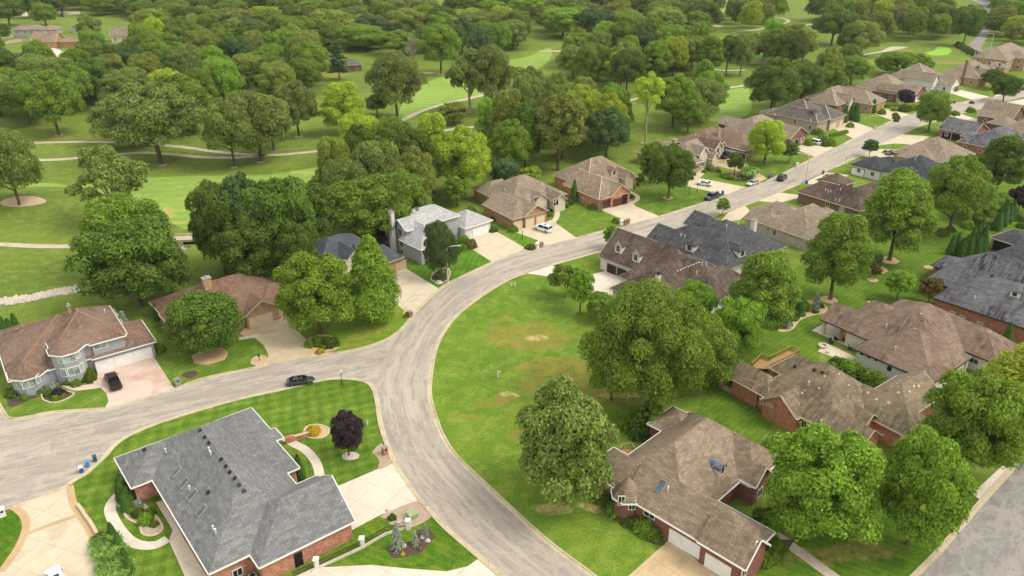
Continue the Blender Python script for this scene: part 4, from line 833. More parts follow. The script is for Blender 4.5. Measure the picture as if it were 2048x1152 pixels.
# --- grey brown tall house
h = House((1537, 224), 4, 43, 'greyb', 'stucco_tan', trim='tan', ridge='tan', label='greige stucco house with tall dark grey brown roof and tan ridge lines')
h.wing(-3, 13.5, -19, -1, e=4.4, p=.62).wing(-3, 5.8, -21.5, -8, e=4.4, p=.7, ax='v', ends='hi').wing(5.6, 17.5, -22, -6, e=4, p=.6, ax='v', ends='hi').wing(-3.4, 4, -5, 1.5, e=4.2, p=.45)
h.gar(1666, 247, 4.8, 'cream').gar(1683, 240, 2.6, 'cream').dormer(1636, 230, 2.2, 1.4, .6, wall='stucco_tan', hip=True).win((1590, 243, 1, 1.6), (1620, 255, 1.2, 1.6)).finish()
# --- chain of far roofs along the left of the street
h = House((1621, 189), 3.5, 44, 'taupe', 'brick_brown', trim='tan', ridge='tan', label='taupe roofed brick house with clipped arborvitae columns in front')
h.wing(-8, 14, -16, -1, e=3.5, p=.55).wing(0, 13, -26, -8, e=3.5, p=.6, ax='v', ends='hi', wall='brick_tan').wing(-11.5, -3, -17, -5, e=3.5, p=.7, ax='v').wing(-3.5, .5, -18.5, -8, e=4.2, p=1.1, ax='v', ends='gi', wall='stucco_cream').wing(8, 13.2, -20, -10, e=4.0, p=1.2, ax='v', ends='gi')
h.gar(1757, 220, 4.4, 'gold').vent((1653, 187), (1657, 186), kind='pipe').finish(front=True)
h = House((1724, 169), 3.5, 44, 'taupe', 'brick_brown', trim='tan', label='steep taupe roofed house behind the purple plum tree')
h.wing(-9, 9, -19, 0, e=3.6, p=.66).wing(-3.5, 7.5, -24.5, -8, e=3.5, p=.55, ax='v', ends='gi').wing(-8.5, -4, -20.5, -10, e=4.4, p=1.1, ax='v', ends='gi', wall='stucco_cream').gar(1836, 193, 4.5).finish(front=True)
h = House((1791, 149), 3.5, 44, 'taupe', 'stucco_white', trim='tan', ridge='tan', label='white stucco house with tall taupe roof and dark garage doors')
h.wing(-10, 10, -19, 0, e=4, p=.62).wing(-6.3, 3.2, -27.3, -8, e=3.5, p=.6, ax='v', ends='gi').wing(-11, -5, -21, -8, e=5, p=.9, ax='v', ends='gi').gar(1912, 179, 4.6, 'dark').finish(front=True)
h = House((1899, 141), 3.5, 44, 'taupe', 'brick_tan', trim='tan', label='taupe roofed house at the end of the row beside the hedge and putting green')
h.wing(-12, 12, -17, 0, e=3.6, p=.66).wing(-8, -2, -19, -8, e=4.2, p=1.0, ax='v', ends='gi').wing(6, 15, -19, -6, e=3.5, p=.6).dormer(1955, 138, 2.4, 1.2, .7, hip=True).chimney(1935, 120, 11, 1.2, .8, 'brick_brown').finish(front=True)
h = House((1961, 115), 6, 44, 'taupe', 'brick_tan', trim='tan', label='large two storey tan brick house in the far right corner')
h.wing(0, 36, -12, 4, e=6, p=.6).wing(12, 24, -17, -6, e=6, p=.6, ax='v').wing(-4, 4, -13, -3, e=3.3, p=.5).autowin(4, 1.1, 1.6, True, 1.7); h.autowin(4, 1.1, 1.5, True, 4.4); h.finish(auto=False)
# ================= right side of the street
h = House((1206, 516), 3.2, 43, 'dark', 'brick_white', trim='grey', label='steep dark brown roofed house with two pale dormers beside the vacant lot')
h.wing(0, 12.4, -21.5, 1.4, p=.85, ax='v', ends='hg').wing(-10.6, 6, -24, -11.2, p=.72, ax='u', ends='hi').wing(-1.5, 11.5, -30, -14, p=.72, ax='v', ends='hi').wing(-5, 3, -12.2, -8.6, p=.8, ax='u', ends='hi').wing(4, 15, -27, -20, p=.7)
h.dormer(1236, 506, 1.9, 1.9, 1.2, wall='brick_white').dormer(1271, 524, 1.9, 1.9, 1.2, wall='brick_white').gar(1224, 538, 2.8, 'dark').gar(1243, 547, 2.8, 'dark').chimney(1317, 548, 9.0, .9, .8, 'brick_white', 4, 'dark')
h.vent(*[(1355 + i * 5.4, 542 - i * 2.1) for i in range(9)], kind='dot').vent((1404, 531), (1412, 531), (1393, 548), (1305, 563), kind='pipe').finish()
h = House((1456, 541), 3.2, 38, 'char', 'brick_white', trim='grey', label='large charcoal hip roofed house with white dormers and a white chimney')
h.wing(0, 22, .3, 20, p=.64, ax='v').wing(.2, 8, 14, 24.4, p=.68, ax='v', ends='hi').wing(14, 22, 17, 25, p=.66, ax='v', ends='hi').wing(7.5, 14.5, 14, 23.4, p=.6, ax='v')
h.dormer(1378, 503, 2.3, 1.7, .8, wall='brick_white', hip=True).dormer(1484, 514, 2.3, 1.7, .8, wall='brick_white', hip=True).chimney(1509, 440, 8.5, 1.2, 1.0, 'brick_white', 0, 'grey')
h.vent(*[(1450 + i * 3.4, 434 - i * .9) for i in range(4)]).vent((1425, 441), (1398, 452)).vent((1453, 455), (1476, 450), (1362, 473), (1369, 476), kind='pipe').finish()
h = House((1519, 445), 3.2, 37, 'taupe', 'brick_grey', trim='tan', label='taupe roofed house with pale grey brick side wall facing the open back lawn')
h.wing(0, 18, -14, 0, p=.68).wing(0, 7, -4, 4.8, p=.6, ax='v', ends='hi').wing(8, 15, -4, 7.2, p=.62, ax='v').wing(12, 21, -12, -3, p=.6)
h.vent((1590, 422), (1556, 437), kind='pipe').win((1536, 459, .8, 1), (1549, 466, 1.0, 1.5)).finish()
h = House((1593, 383), 3.2, 37, 'dark', 'brick_brown', trim='tan', label='dark taupe L shaped roof on brown brick with a row of pale ridge vents')
h.wing(0, 9.8, -19.3, 0, p=.8, ax='v').wing(0, 21, -19.4, -9.2, p=.8, ax='u').wing(13.5, 21, -5, 3, p=.6, ax='u').wing(8, 14, -10, -4, p=.6, ax='u')
h.vent(*[(1646 + i * 4.6, 362 + i * 1.1) for i in range(8)], kind='dot').vent((1651, 382), (1656, 386), (1661, 385), (1681, 381), (1670, 402), (1679, 403), kind='pipe').win((1655, 408, 1.1, 1.2), (1684, 419, 1.3, 1.4, GLP)).finish()
h = House((1702, 328), 3.2, 42, 'black', 'stucco_white', trim='dark', label='white walled house with black hip roof between two taupe roofed houses')
h.wing(0, 10, -9.5, 0, p=.55).wing(1, 17, -24, -8.5, p=.6).wing(6, 14, -12, -3, p=.5).wing(-.6, 4, -18, -12.5, e=3.6, p=.6, ax='v')
h.vent((1788, 322), (1800, 324), (1806, 322)).vent((1830, 320), (1834, 314), kind='pipe').gar(1715, 345, 4).win((1783, 352, 1.4, 1)).finish(front=True)
h = House((1794, 300), 3.2, 40, 'taupe', 'brick_tan', trim='tan', label='broad taupe hip roof just behind the black roofed white house')
h.wing(-3, 15.5, -18, 0, p=.58).wing(-6, 4, -14, -3, p=.55).vent((1832, 300), (1890, 290), (1869, 280), kind='pipe').finish(front=True)
h = House((1876, 256), 3.2, 38, 'charw', 'brick_red', trim='tan', label='dark grey roofed brick house with two open garage bays')
h.wing(0, 12.5, -12, 0, p=.5, ax='v', ends='gg').wing(-12, 10, -28, -12.2, p=.58).wing(-4, 4, -14, -9.6, p=.5).gar(1893, 271, 3.2, 'open', 2.4).gar(1911, 277, 3.2, 'open', 2.4).finish(front=True)
h = House((1960, 231), 3.2, 40, 'taupe', 'brick_brown', trim='tan', label='steep taupe gable roofed house at the right edge beyond the street tree')
h.wing(0, 13, -11, 1, p=.76, ax='v', ends='gg').wing(-15, 9, -32, -13, p=.62).wing(-9, 0, -14, -6, p=.6).finish(front=True)
h = House((1707, 697), 3.2, 38, 'pinkb', 'stucco_white', trim='dark', label='rosy brown hip roofed house with cream walls and a furnished covered patio')
h.wing(0, 14, -14.5, 0, p=.7, ax='u').wing(5, 26, -12.8, 5, p=.6).wing(5.2, 13, -3, 10.1, p=.68, ax='v', ends='gi', walls=False).wing(7.3, 13.8, -14.6, -7, e=3.25, p=.66, ax='v', walls=False).wing(14.8, 24.6, -18.4, -3, p=.7, ax='v', ends='hi').wing(12, 21, 0, 8, p=.6, ax='v')
h.win((1724, 708, .7, .5, GL, 0), (1738, 714, .7, .5, GL, 0), (1752, 720, .7, .5, GL, 0), (1779, 737, .9, 1.1, GL, 0), (1948, 722, 1.5, .9)).vent((1842, 628), (1830, 658), kind='dot').vent((1772, 655), (1790, 700), kind='pipe')
m = MB()                                          # patio: floor, posts, back wall, fireplace
m.box(5.3, 12.5, .2, 11.5, 0, .18); m.build('patio_floor', M['drive_white'], h.e)
for (u, v) in ((5.9, 9.4), (12.3, 9.4), (7.9, -14), (13.2, -14)): m = MB(); m.box(u - .3, u + .3, v - .3, v + .3, 0, 3.15); m.build('column', WM['stucco_cream'], h.e)
m = MB(); m.box(5.7, 6.3, 3.2, 6.0, .18, 3.2); fp = m.build('fireplace', WM['stone_tan'], h.e); m = MB(); m.box(5.62, 5.7, 3.9, 5.3, .7, 1.1); m.build('firebox', BLK, fp)
h.finish()
h = House((1436, 743), 3.2, 36.5, 'moss', 'brick_orange', trim='tan', ridge=None, label='orange brick house with mossy wood shake roof and a screened porch')
h.wing(.4, 15.5, -22.5, -7, p=.8).wing(0, 6, -10.5, 0, p=.75, ax='v', ends='hg', walls=False).wing(0, 5.9, -26.8, -12, p=.75, ax='v', ends='gi').wing(-1.1, 8, -16.6, -9.7, p=.75, ax='u', ends='gi').wing(8.3, 15.4, -30, -16, p=.85, ax='v', ends='hh').wing(13, 23.5, -26.8, -19, p=.75, ax='u', ends='hg').wing(8, 15, -14, -4.5, p=.8, ax='v').wing(5.6, 9.6, -24, -18, e=3.3, p=.7, ax='v', ends='gi')
m = MB(); m.box(.45, 5.6, -8, -3.3, 0, 3.1); m.build('porch_room_wall', WM['brick_orange'], h.e)
for (u, v) in ((.6, -.6), (5.4, -.6), (.6, -3.2)): m = MB(); m.box(u - .25, u + .25, v - .25, v + .25, 0, 3.15); m.build('column', WM['brick_orange'], h.e)
m = MB(); m.box(.5, 5.5, -3.4, -.4, .0, .12); m.build('porch_floor', M['drive_cream'], h.e); m = MB(); m.box(.56, .62, -3.0, -.9, 1.0, 1.7); m.build('porch_railing', TR['brown'], h.e); m = MB(); m.box(.64, .67, -3.0, -.9, 1.7, 3.1); m.build('porch_screen', BLK, h.e)
h.win((1524, 805, .6, .6), (1608, 849, .9, 1.5), (1620, 854, .9, 1.5), (1539, 811, 1.2, .3, GL, 0)).vent((1629, 740), (1645, 745), (1590, 733)).vent((1617, 770), kind='pipe')
tt = MB(); 
for a_, b_ in (((593, 1), (2, 3)),): pass
h.finish()
h = House((1866, 595), 3.2, 41, 'charw', 'brick_red', trim='dark', label='red brick house with big streaked charcoal roof at the right edge')
h.wing(0, 14.6, -27, 0, p=.74, ax='v').wing(7.5, 24.5, -26, 5, p=.8, ax='v').wing(16, 24, -2, 7.4, p=.5)
h.dormer(2028, 594, 1.6, 1.2, .8, wall='stucco_white', hip=True).vent((1984, 552), (1991, 515)).vent((1949, 598), kind='pipe').win((1905, 625, 1, .4), (1925, 634, 1, .4), (1960, 646, 1, .4)).finish()
h = House((1980, 474), 3.2, 32, 'char', 'brick_tan', trim='tan', label='small charcoal hip roofed garden pavilion at the right edge', name='pavilion')
h.wing(0, 9.5, -8.5, 0, p=.45, walls=False)
for (u, v) in ((.6, -7.9), (.6, -.6), (8.9, -7.9), (8.9, -.6)): m = MB(); m.box(u - .25, u + .25, v - .25, v + .25, 0, 3.1); m.build('column', WM['stone_tan'], h.e)
m = MB(); m.box(.9, 8.6, -7.6, -7.5, 0, 3.0); m.box(.9, 1.0, -7.4, -.8, 0, 3.0); m.build('screen', BLK, h.e); h.finish(auto=False); h.e['category'] = 'pavilion'
h = House((2052, 506), 3.2, 32, 'char', 'brick_red', trim='dark', label='charcoal roofed house cut by the right edge behind the garden pavilion'); h.wing(-6, 18, -14, 4, p=.6).finish()
# ================= far houses at the top
def far(O, z0, ang, roof, wall, label, wings, gars=(), **k):
    h = House(O, z0, ang, roof, wall, label=label, trim=k.get('trim', 'tan'))
    for w_ in wings: h.wing(*w_[:4], **w_[4])
    for g_ in gars: h.gar(*g_)
    return h.finish(front=True)
far((62, 86), 3, 4, 'greige', 'wood_gold', 'golden sided ranch with two garage doors in the far upper left', [(0, 13.5, 0, 12, dict(e=3.6, p=.8, ends='gg', ax='u')), (.3, 6.3, -4, 6, dict(e=3.4, p=.6, ax='v', ends='gi')), (13, 26, 2, 10, dict(p=.5))], [(78, 93, 4.2, 'gold'), (105, 88, 4.8, 'gold')])
far((24, 60), 3, 8, 'greige', 'siding_grey', 'long grey green ranch above the golden ranch', [(0, 18, 0, 9, dict(p=.5)), (17, 27, -3, 8, dict(p=.5)), (33, 42, 4, 14, dict(p=.6, ends='gg', ax='v'))])
far((220, 75), 3, 14, 'greige', 'stucco_cream', 'cream house with two taupe gable roofs beside the golden ranch', [(0, 14, 0, 11, dict(e=3.6, p=.8, ends='gg', ax='u')), (13, 24, -1, 10, dict(e=3.5, p=.75, ends='gg', ax='u'))])
far((-15, 122), 3.2, 6, 'greyb', 'brick_brown', 'low grey brown roof at the left edge behind the oaks', [(0, 26, 0, 12, dict(p=.5))])
far((500, 48), 5.5, -20, 'greyb', 'siding_grey', 'small blue grey gabled house deep among the trees', [(0, 9, 0, 10, dict(e=5.5, p=.8, ax='v', ends='gg'))])
far((553, 52), 3, 20, 'greige', 'brick_orange', 'orange brick cottage deep among the trees', [(0, 10, 0, 9, dict(p=.6))])
far((640, 132), 3, 20, 'greyb', 'brick_brown', 'grey roof glimpsed between conifers near the bare tree', [(0, 13, 0, 11, dict(p=.6)), (10, 20, -4, 5, dict(p=.5))])
far((886, 12), 6, 10, 'greyb', 'brick_white', 'white two storey house at the end of the far cul de sac', [(0, 16, 0, 10, dict(e=5.8, p=.6))])
far((930, 10), 3, 10, 'greyb', 'brick_brown', 'grey hip roof beside the far white house', [(0, 14, 0, 11, dict(p=.6))])
far((1355, 8), 6, 15, 'taupe', 'stucco_cream', 'cream two storey house by the far fairway', [(0, 14, 0, 9, dict(e=5.8, p=.6))])
far((1857, 14), 5, 20, 'greyb', 'brick_brown', 'grey roof rising above the oaks near the far road', [(0, 14, 0, 12, dict(e=5, p=.8))])
far((1893, 58), 3, 15, 'dark', 'brick_orange', 'orange brick house under the oaks beside the far road', [(0, 24, 0, 9, dict(p=.5))])
far((570, 16), 3, 10, 'taupe', 'brick_tan', 'tan roof among the most distant trees', [(0, 16, 0, 10, dict(p=.5))])
far((425, 42), 3, 5, 'greige', 'stucco_tan', 'low tan roof half hidden by the far trees', [(0, 14, 0, 8, dict(p=.5))])
far((2030, 6), 3, 20, 'greige', 'brick_brown', 'brown roof in the far top right corner', [(0, 20, 0, 10, dict(p=.5))])
far((-40, 16), 3, 8, 'greige', 'stucco_white', 'pale bungalow in the far top left corner', [(0, 25, 0, 9, dict(p=.5))])
# ================================================================== VEGETATION
LF = {'dark': leafmat('dark_green_leaves', '3f5a1e', '66802f', .4), 'mid': leafmat('mid_green_leaves', '4f6e22', '7f9a38', .45), 'yel': leafmat('yellow_green_leaves', '75902a', 'a8bc42', .5, .02), 'lite': leafmat('fresh_green_leaves', '557c24', '88a83a', .45, .015),
      'olive': leafmat('olive_oak_leaves', '546a2c', '82934a', .4, .02), 'blue': leafmat('deep_green_leaves', '36522a', '5a7540', .35, .015), 'purple': leafmat('purple_plum_leaves', '221a1f', '43343a', .15, .01), 'spruce': leafmat('blue_spruce_needles', '6a7a6c', '98a795', .15, .01),
      'arb': leafmat('arborvitae_foliage', '2f4f1c', '486e28', .2, .01), 'grassy': leafmat('ornamental_grass_blades', '587c38', '8cae58', .4, .02), 'gold': leafmat('golden_foliage', 'a0922a', 'c8bc3c', .4, .02), 'rust': leafmat('bronze_foliage', '4c4a28', '75683a', .3, .02), 'oak2': leafmat('yellowish_oak_leaves', '5c6e2a', '8b9a46', .4, .02)}
def barkm(name, a, b):
    n = NT(name, .95, .15); f = n.noise(n.coord('Object', (1, 1, .25)), 3, 5, .7); n.base(n.mix(n.ramp(f, [(.3, 0.), (.7, 1.)]), srgb(a), srgb(b))); n.bump(f, .5, .05); return n.mat
BK = barkm('brown_bark', '4a3d30', '7a6a56'); BKP = barkm('pale_bark', '8d8069', 'b9ab92')
def cards(pos, nrm, size, rng, asp=1.0, name='crown', mat=None, jitter=.55):
    n = len(pos); rnd = rng.normal(size=(n, 3)); rnd /= np.linalg.norm(rnd, axis=1)[:, None]
    N = nrm * (1 - jitter) + rnd * jitter; N /= np.linalg.norm(N, axis=1)[:, None] + 1e-9
    a = rng.normal(size=(n, 3)); T = np.cross(N, a); T /= np.linalg.norm(T, axis=1)[:, None] + 1e-9; B = np.cross(N, T)
    s = (size * rng.uniform(.6, 1.35, n))[:, None]
    bend = N * s * .18
    v = np.stack([pos - T * s * asp, pos - B * s * .55 + bend * .4, pos + T * s * asp, pos + B * s * .55 + bend * .4], 1).reshape(-1, 3)
    me = bpy.data.meshes.new(name); me.vertices.add(4 * n); me.vertices.foreach_set('co', v.astype(np.float32).ravel())
    me.loops.add(4 * n); me.loops.foreach_set('vertex_index', np.arange(4 * n, dtype=np.int32)); me.polygons.add(n)
    me.polygons.foreach_set('loop_start', np.arange(0, 4 * n, 4, dtype=np.int32)); me.update(calc_edges=True); me.validate()
    if mat: me.materials.append(mat)
    return me
def lobes_to_cards(lob, n, size, rng, squash=.8, up=0.0, jitter=.55, asp=1.0):
    C = np.array([l[0] for l in lob], float); Rr = np.array([l[1] for l in lob], float)
    wgt = Rr ** 2; wgt /= wgt.sum(); idx = rng.choice(len(lob), n * 2, p=wgt)
    d = rng.normal(size=(n * 2, 3)); d /= np.linalg.norm(d, axis=1)[:, None]; d[:, 2] = np.where(d[:, 2] < -.35, -d[:, 2], d[:, 2])
    rad = Rr[idx] * (rng.uniform(.7, 1.08, n * 2) + np.maximum(0, rng.normal(size=n * 2) - 1) * .16); p = C[idx] + d * rad[:, None] * np.array([1, 1, squash])
    keep = np.ones(len(p), bool)
    for j in range(len(lob)):
        q = (p - C[j]) / np.array([1, 1, squash]); keep &= ~((np.linalg.norm(q, axis=1) < Rr[j] * .68) & (idx != j))
    p = p[keep][:n]; d = d[keep][:n]
    d[:, 2] += up
    return p, d
def crown_oak(seed, R0=7., z0=3.2, z1=14., nl=46, n=32000, size=.34, flat_=.0, open_=0.0):
    rng = np.random.default_rng(seed); lob = []; zc = z0 + (z1 - z0) * .45; h = (z1 - z0) / 2
    for i in range(nl):
        a = i * 2.39996 + rng.uniform(-.4, .4); t = (i + .5) / nl; cz = 1 - 1.75 * t; cz = max(-.8, cz); sr = math.sqrt(max(0, 1 - cz * cz))
        k = rng.uniform(.62, .86) ; lr = R0 * rng.uniform(.15, .36) * (1 - open_ * .35)
        lob.append(((math.cos(a) * sr * R0 * k * rng.uniform(.8, 1.08), math.sin(a) * sr * R0 * k * rng.uniform(.8, 1.08), zc + cz * h * k * (1.05 if cz > 0 else .9)), lr))
    for i in range(5): a = rng.uniform(0, 6.28); lob.append(((math.cos(a) * R0 * .3, math.sin(a) * R0 * .3, zc + rng.uniform(-.1, .4) * h), R0 * .36))
    if open_: lob = [l for l in lob if rng.random() > open_ * .4]
    return lob, lobes_to_cards(lob, n, size, rng), rng
def crown_cone(seed, R0, z0, z1, nl, n, rng=None):
    rng = np.random.default_rng(seed); lob = []
    for i in range(nl):
        t = (i + .5) / nl; z = z0 + (z1 - z0) * t; r = R0 * (1 - t) ** .6 * (.6 + .4 * min(1, t * 5)) * rng.uniform(.8, 1.12); a = i * 2.39996
        lob.append(((math.cos(a) * r * .68, math.sin(a) * r * .68, z), max(.5, r * rng.uniform(.3, .5) + .35)))
    return lob, lobes_to_cards(lob, n, .3, rng), rng
def trunk_mesh(lob, H, r0, seed, bark, zfork=3.0, limbs=7, name='trunk'):
    rng = random.Random(seed); m = MB(); top = H * .72
    pts = [(0, 0, -.15), (0.05, 0, .5), (rng.uniform(-.15, .15), rng.uniform(-.15, .15), zfork), (rng.uniform(-.5, .5), rng.uniform(-.5, .5), (zfork + top) / 2), (rng.uniform(-.6, .6), rng.uniform(-.6, .6), top)]
    m.tube(pts, [r0 * 1.45, r0, r0 * .8, r0 * .5, r0 * .12], 9)
    L = sorted(lob, key=lambda l: -(l[0][0] ** 2 + l[0][1] ** 2)); L = L[::max(1, len(L) // limbs)][:limbs]
    for (c, r) in L:
        z = rng.uniform(zfork * .8, (zfork + top) / 2); c = Vector(c); s_ = Vector((0, 0, z)); mid = s_.lerp(c, .5) + Vector((rng.uniform(-.4, .4), rng.uniform(-.4, .4), rng.uniform(-.1, .6)))
        m.tube([s_, mid, c], [r0 * .42, r0 * .26, r0 * .08], 6, cap=False)
        for _ in range(2):
            e = c + Vector((rng.uniform(-1, 1), rng.uniform(-1, 1), rng.uniform(-.2, .9))) * r * .9; m.tube([mid.lerp(c, .5), e], [r0 * .14, r0 * .04], 5, cap=False)
    o = m.build(name, bark, smooth=True); me = o.data; bpy.data.objects.remove(o); return me
PROTO = {}
def reg(key, cr, H, R0, r0, bark=BK, size=.22, zf=3., limbs=10, jit=.4, asp=1.0):
    lob, (p, d), rng = cr; H = float(np.percentile(p[:, 2], 99.6)); R0 = float(np.percentile(np.hypot(p[:, 0], p[:, 1]), 98.3)); PROTO[key] = dict(me=cards(p, d, size, rng, asp, 'crown', LF['mid'], jit), tk=trunk_mesh(lob, H, r0, len(key) * 7, bark, zf, limbs), H=H, R=R0)
reg('oak1', crown_oak(1, z0=1.8, open_=.14), 14, 7.6, .38); reg('oak2', crown_oak(2, z0=1.2, nl=60, open_=.16), 14, 7.6, .4, zf=2.6); reg('oak3', crown_oak(3, R0=7.4, z0=2.0, nl=46, open_=.2, n=22000), 14, 7.6, .36, zf=3.6, limbs=9)
reg('tall', crown_oak(4, R0=5.4, z0=.8, z1=16, nl=58), 16, 5.7, .33, zf=4); reg('tall2', crown_oak(14, R0=5.4, z0=3.2, z1=16, nl=46, n=21000), 16, 5.9, .3, zf=5.5)
reg('round', crown_oak(5, R0=6, z0=.7, z1=11, nl=90, n=34000), 11, 6.6, .3, size=.2, zf=1.5); reg('maple', crown_oak(6, R0=6, z0=1.2, z1=13, nl=70, open_=.14, n=36000), 13, 6.5, .32, size=.2, zf=2)
reg('huge', crown_oak(21, R0=11, z0=2.4, z1=19, nl=84, n=72000, open_=.22), 19, 11.5, .6, BKP, size=.21, zf=3.5, limbs=16); reg('low', crown_oak(16, R0=6, z0=.7, z1=12.5, nl=62, n=34000, open_=.2), 13, 6.5, .32, size=.2, zf=1.6, limbs=12); reg('open', crown_oak(7, R0=7, z0=4, z1=13, nl=34, n=11000, open_=.6), 13, 7.4, .4, BKP, size=.27, zf=3.5, limbs=12); reg('high', crown_oak(8, R0=5, z0=8, z1=17, nl=26, n=6500, open_=.35), 17, 5.4, .3, BKP, zf=8, limbs=9)
reg('cone', crown_cone(9, 5.4, 1.2, 14, 60, 22000), 14, 5.4, .28, zf=3); reg('young', crown_oak(10, R0=2.6, z0=1.5, z1=6.6, nl=30, n=4500), 6.6, 2.9, .1, zf=1.4); reg('crepe', crown_oak(11, R0=2.6, z0=2.0, z1=5, nl=20, n=3600, open_=.2), 5, 2.8, .08, zf=.5, limbs=9)
rng = np.random.default_rng(12)                  # arborvitae and spruces
p = []; d = []
for i in range(2600): t = rng.uniform(0, 1); r = .95 * (1 - t) ** .6 * min(1, .6 + t * 4) * rng.uniform(.8, 1.06); a = rng.uniform(0, 6.283); p.append((r * math.cos(a), r * math.sin(a), .1 + t * 3.9)); d.append((math.cos(a), math.sin(a), .6))
PROTO['arb'] = dict(me=cards(np.array(p), np.array(d), .16, rng, 1.2, 'crown', LF['arb'], .4), tk=trunk_mesh([((.2, 0, 2), .3)], 4, .09, 1, BK, 1, 1), H=4, R=1.0)
p = []; d = []
for k in range(15):
    z = .5 + k * .46; rr = 2.3 * (1 - k / 15.5)
    for b in range(13):
        a = rng.uniform(0, 6.283); L = rr * rng.uniform(.75, 1.1)
        for q in range(24): f = rng.uniform(.15, 1); p.append((math.cos(a) * L * f + rng.normal() * .1, math.sin(a) * L * f + rng.normal() * .1, z - .28 * L * f + .5 * f * f * .4 + rng.normal() * .07)); d.append((math.cos(a) * .4, math.sin(a) * .4, 1))
PROTO['spruce'] = dict(me=cards(np.array(p), np.array(d), .13, rng, 1.6, 'crown', LF['spruce'], .5), tk=trunk_mesh([((.3, 0, 4), .3)], 7.4, .12, 1, BK, 1.5, 1), H=7.4, R=2.4)
p = []; d = []                                   # tiered pine
for k in range(12):
    z = 3 + k * .95; rr = 3.9 * (1 - (k / 13.) ** 1.5) + .3
    for b in range(7):
        a = rng.uniform(0, 6.283); L = rr * rng.uniform(.6, 1.1)
        for q in range(75): f = rng.uniform(.35, 1); p.append((math.cos(a) * L * f + rng.normal() * .45, math.sin(a) * L * f + rng.normal() * .45, z + rng.normal() * .16)); d.append((0, 0, 1))
PROTO['pine'] = dict(me=cards(np.array(p), np.array(d), .26, rng, 1.2, 'crown', LF['blue'], .5), tk=trunk_mesh([((1, 0, 8), .3), ((-1, 1, 6), .3)], 15, .26, 1, BK, 5, 2), H=15, R=4.2)
p = []; d = []                                   # shrub
for i in range(1500): v = rng.normal(size=3); v /= np.linalg.norm(v); v[2] = abs(v[2]); k = rng.uniform(.78, 1.05) * (1 + .12 * math.sin(5 * v[0] + 4 * v[1])); p.append((v[0] * k, v[1] * k, v[2] * k * 1.05 + .05)); d.append(v)
PROTO['shrub'] = dict(me=cards(np.array(p), np.array(d), .13, rng, 1., 'foliage', LF['mid'], .5), H=1.1, R=1.)
p = []; d = []                                   # fountain grass
for i in range(900): a = rng.uniform(0, 6.283); f = rng.uniform(.1, 1) ; l = rng.uniform(.6, 1.05); p.append((math.cos(a) * f * l, math.sin(a) * f * l, 1.1 * (f * 1.9 - 1.35 * f * f) * l + .05)); d.append((math.cos(a) * .7, math.sin(a) * .7, .7))
PROTO['tuft'] = dict(me=cards(np.array(p), np.array(d), .12, rng, 2.2, 'foliage', LF['grassy'], .35), H=.8, R=1.)
m = MB(); rr = random.Random(3)                  # bare tree
def bran(a, d_, L, r, dep):
    b = a + d_ * L; m.tube([a, b], [r, r * .6], 5, cap=False)
    if dep:
        for _ in range(3 if dep > 1 else 4): nd = (d_ + Vector((rr.uniform(-.6, .6), rr.uniform(-.6, .6), rr.uniform(.1, .6)))).normalized(); bran(a.lerp(b, rr.uniform(.5, 1)), nd, L * .72, r * .72, dep - 1)
bran(Vector((0, 0, -.2)), Vector((0, 0, 1)), 5, .4, 5); _o = m.build('bare_limbs', BKP); PROTO['bare'] = dict(me=_o.data, H=16, R=5, tk=None); bpy.data.objects.remove(_o)
VAR = {}
def leafed(key, leaf):
    k = (key, leaf)
    if k not in VAR:
        me = PROTO[key]['me'].copy(); me.materials.clear(); me.materials.append(LF[leaf]); VAR[k] = me
    return VAR[k]
rt = random.Random(77); TREES = []
def height_for(g, top):
    lo, hi = .3, 45
    for _ in range(30):
        mid = (lo + hi) / 2
        if Pix((g.x, g.y, mid))[1] > top: lo = mid
        else: hi = mid
    return lo
def put_tree(g, h, r, key, leaf, label, group=None, name=None, cat='tree'):
    P_ = PROTO[key]; e = empty(name or {'cone': 'pin_oak', 'spruce': 'spruce_tree', 'pine': 'pine_tree', 'arb': 'arborvitae', 'bare': 'bare_tree'}.get(key, 'broadleaf_tree'), g, rt.uniform(0, 6.283), label, cat, group)
    e.scale = (r / P_['R'], r / P_['R'] * rt.uniform(.92, 1.08), h / P_['H'])
    if P_.get('tk'): t = bpy.data.objects.new('trunk', P_['tk']); COL.objects.link(t); t.parent = e
    c = bpy.data.objects.new('crown' if key != 'bare' else 'limbs', leafed(key, leaf) if key != 'bare' else P_['me']); COL.objects.link(c); c.parent = e; TREES.append((g.x, g.y, r)); return e
def T(bx, by, top, wd, key, leaf, label, group=None, cat='tree', name=None):
    g = G(bx, by); h = height_for(g, top); s = FOC / ((g.y - 0) * CT - (h * .5 - CAM_H) * ST); return put_tree(g, h * 1.0, wd / 2 / s, key, leaf, label, group, name, cat)
# residential trees
T(418, 700, 588, 152, 'round', 'dark', 'very dense round dark green maple in front of the rusty roofed ranch')
T(642, 666, 508, 150, 'low', 'lite', 'broad leafy tree left of the tall pin oak before the slate roofed house')
T(750, 640, 474, 122, 'cone', 'lite', 'tall conical pin oak beside the driveway of the slate roofed house')
T(883, 556, 444, 68, 'round', 'blue', 'dense dark oval tree behind the tall street light at the bend')
T(698, 910, 828, 68, 'maple', 'purple', 'round purple leaved plum tree on the striped corner lawn')
T(1288, 822, 584, 252, 'huge', 'mid', 'huge spreading oak with visible limbs at the back of the vacant lot')
T(1130, 1000, 775, 200, 'low', 'olive', 'big shaggy oak standing on the vacant lot beside the dark brick house')
T(1628, 1072, 864, 214, 'low', 'lite', 'leafy tree left of its twin beside the dark brick house walk', name='broadleaf_tree')
T(1815, 1088, 874, 165, 'low', 'lite', 'leafy tree right of its twin with bare limbs showing at its middle')
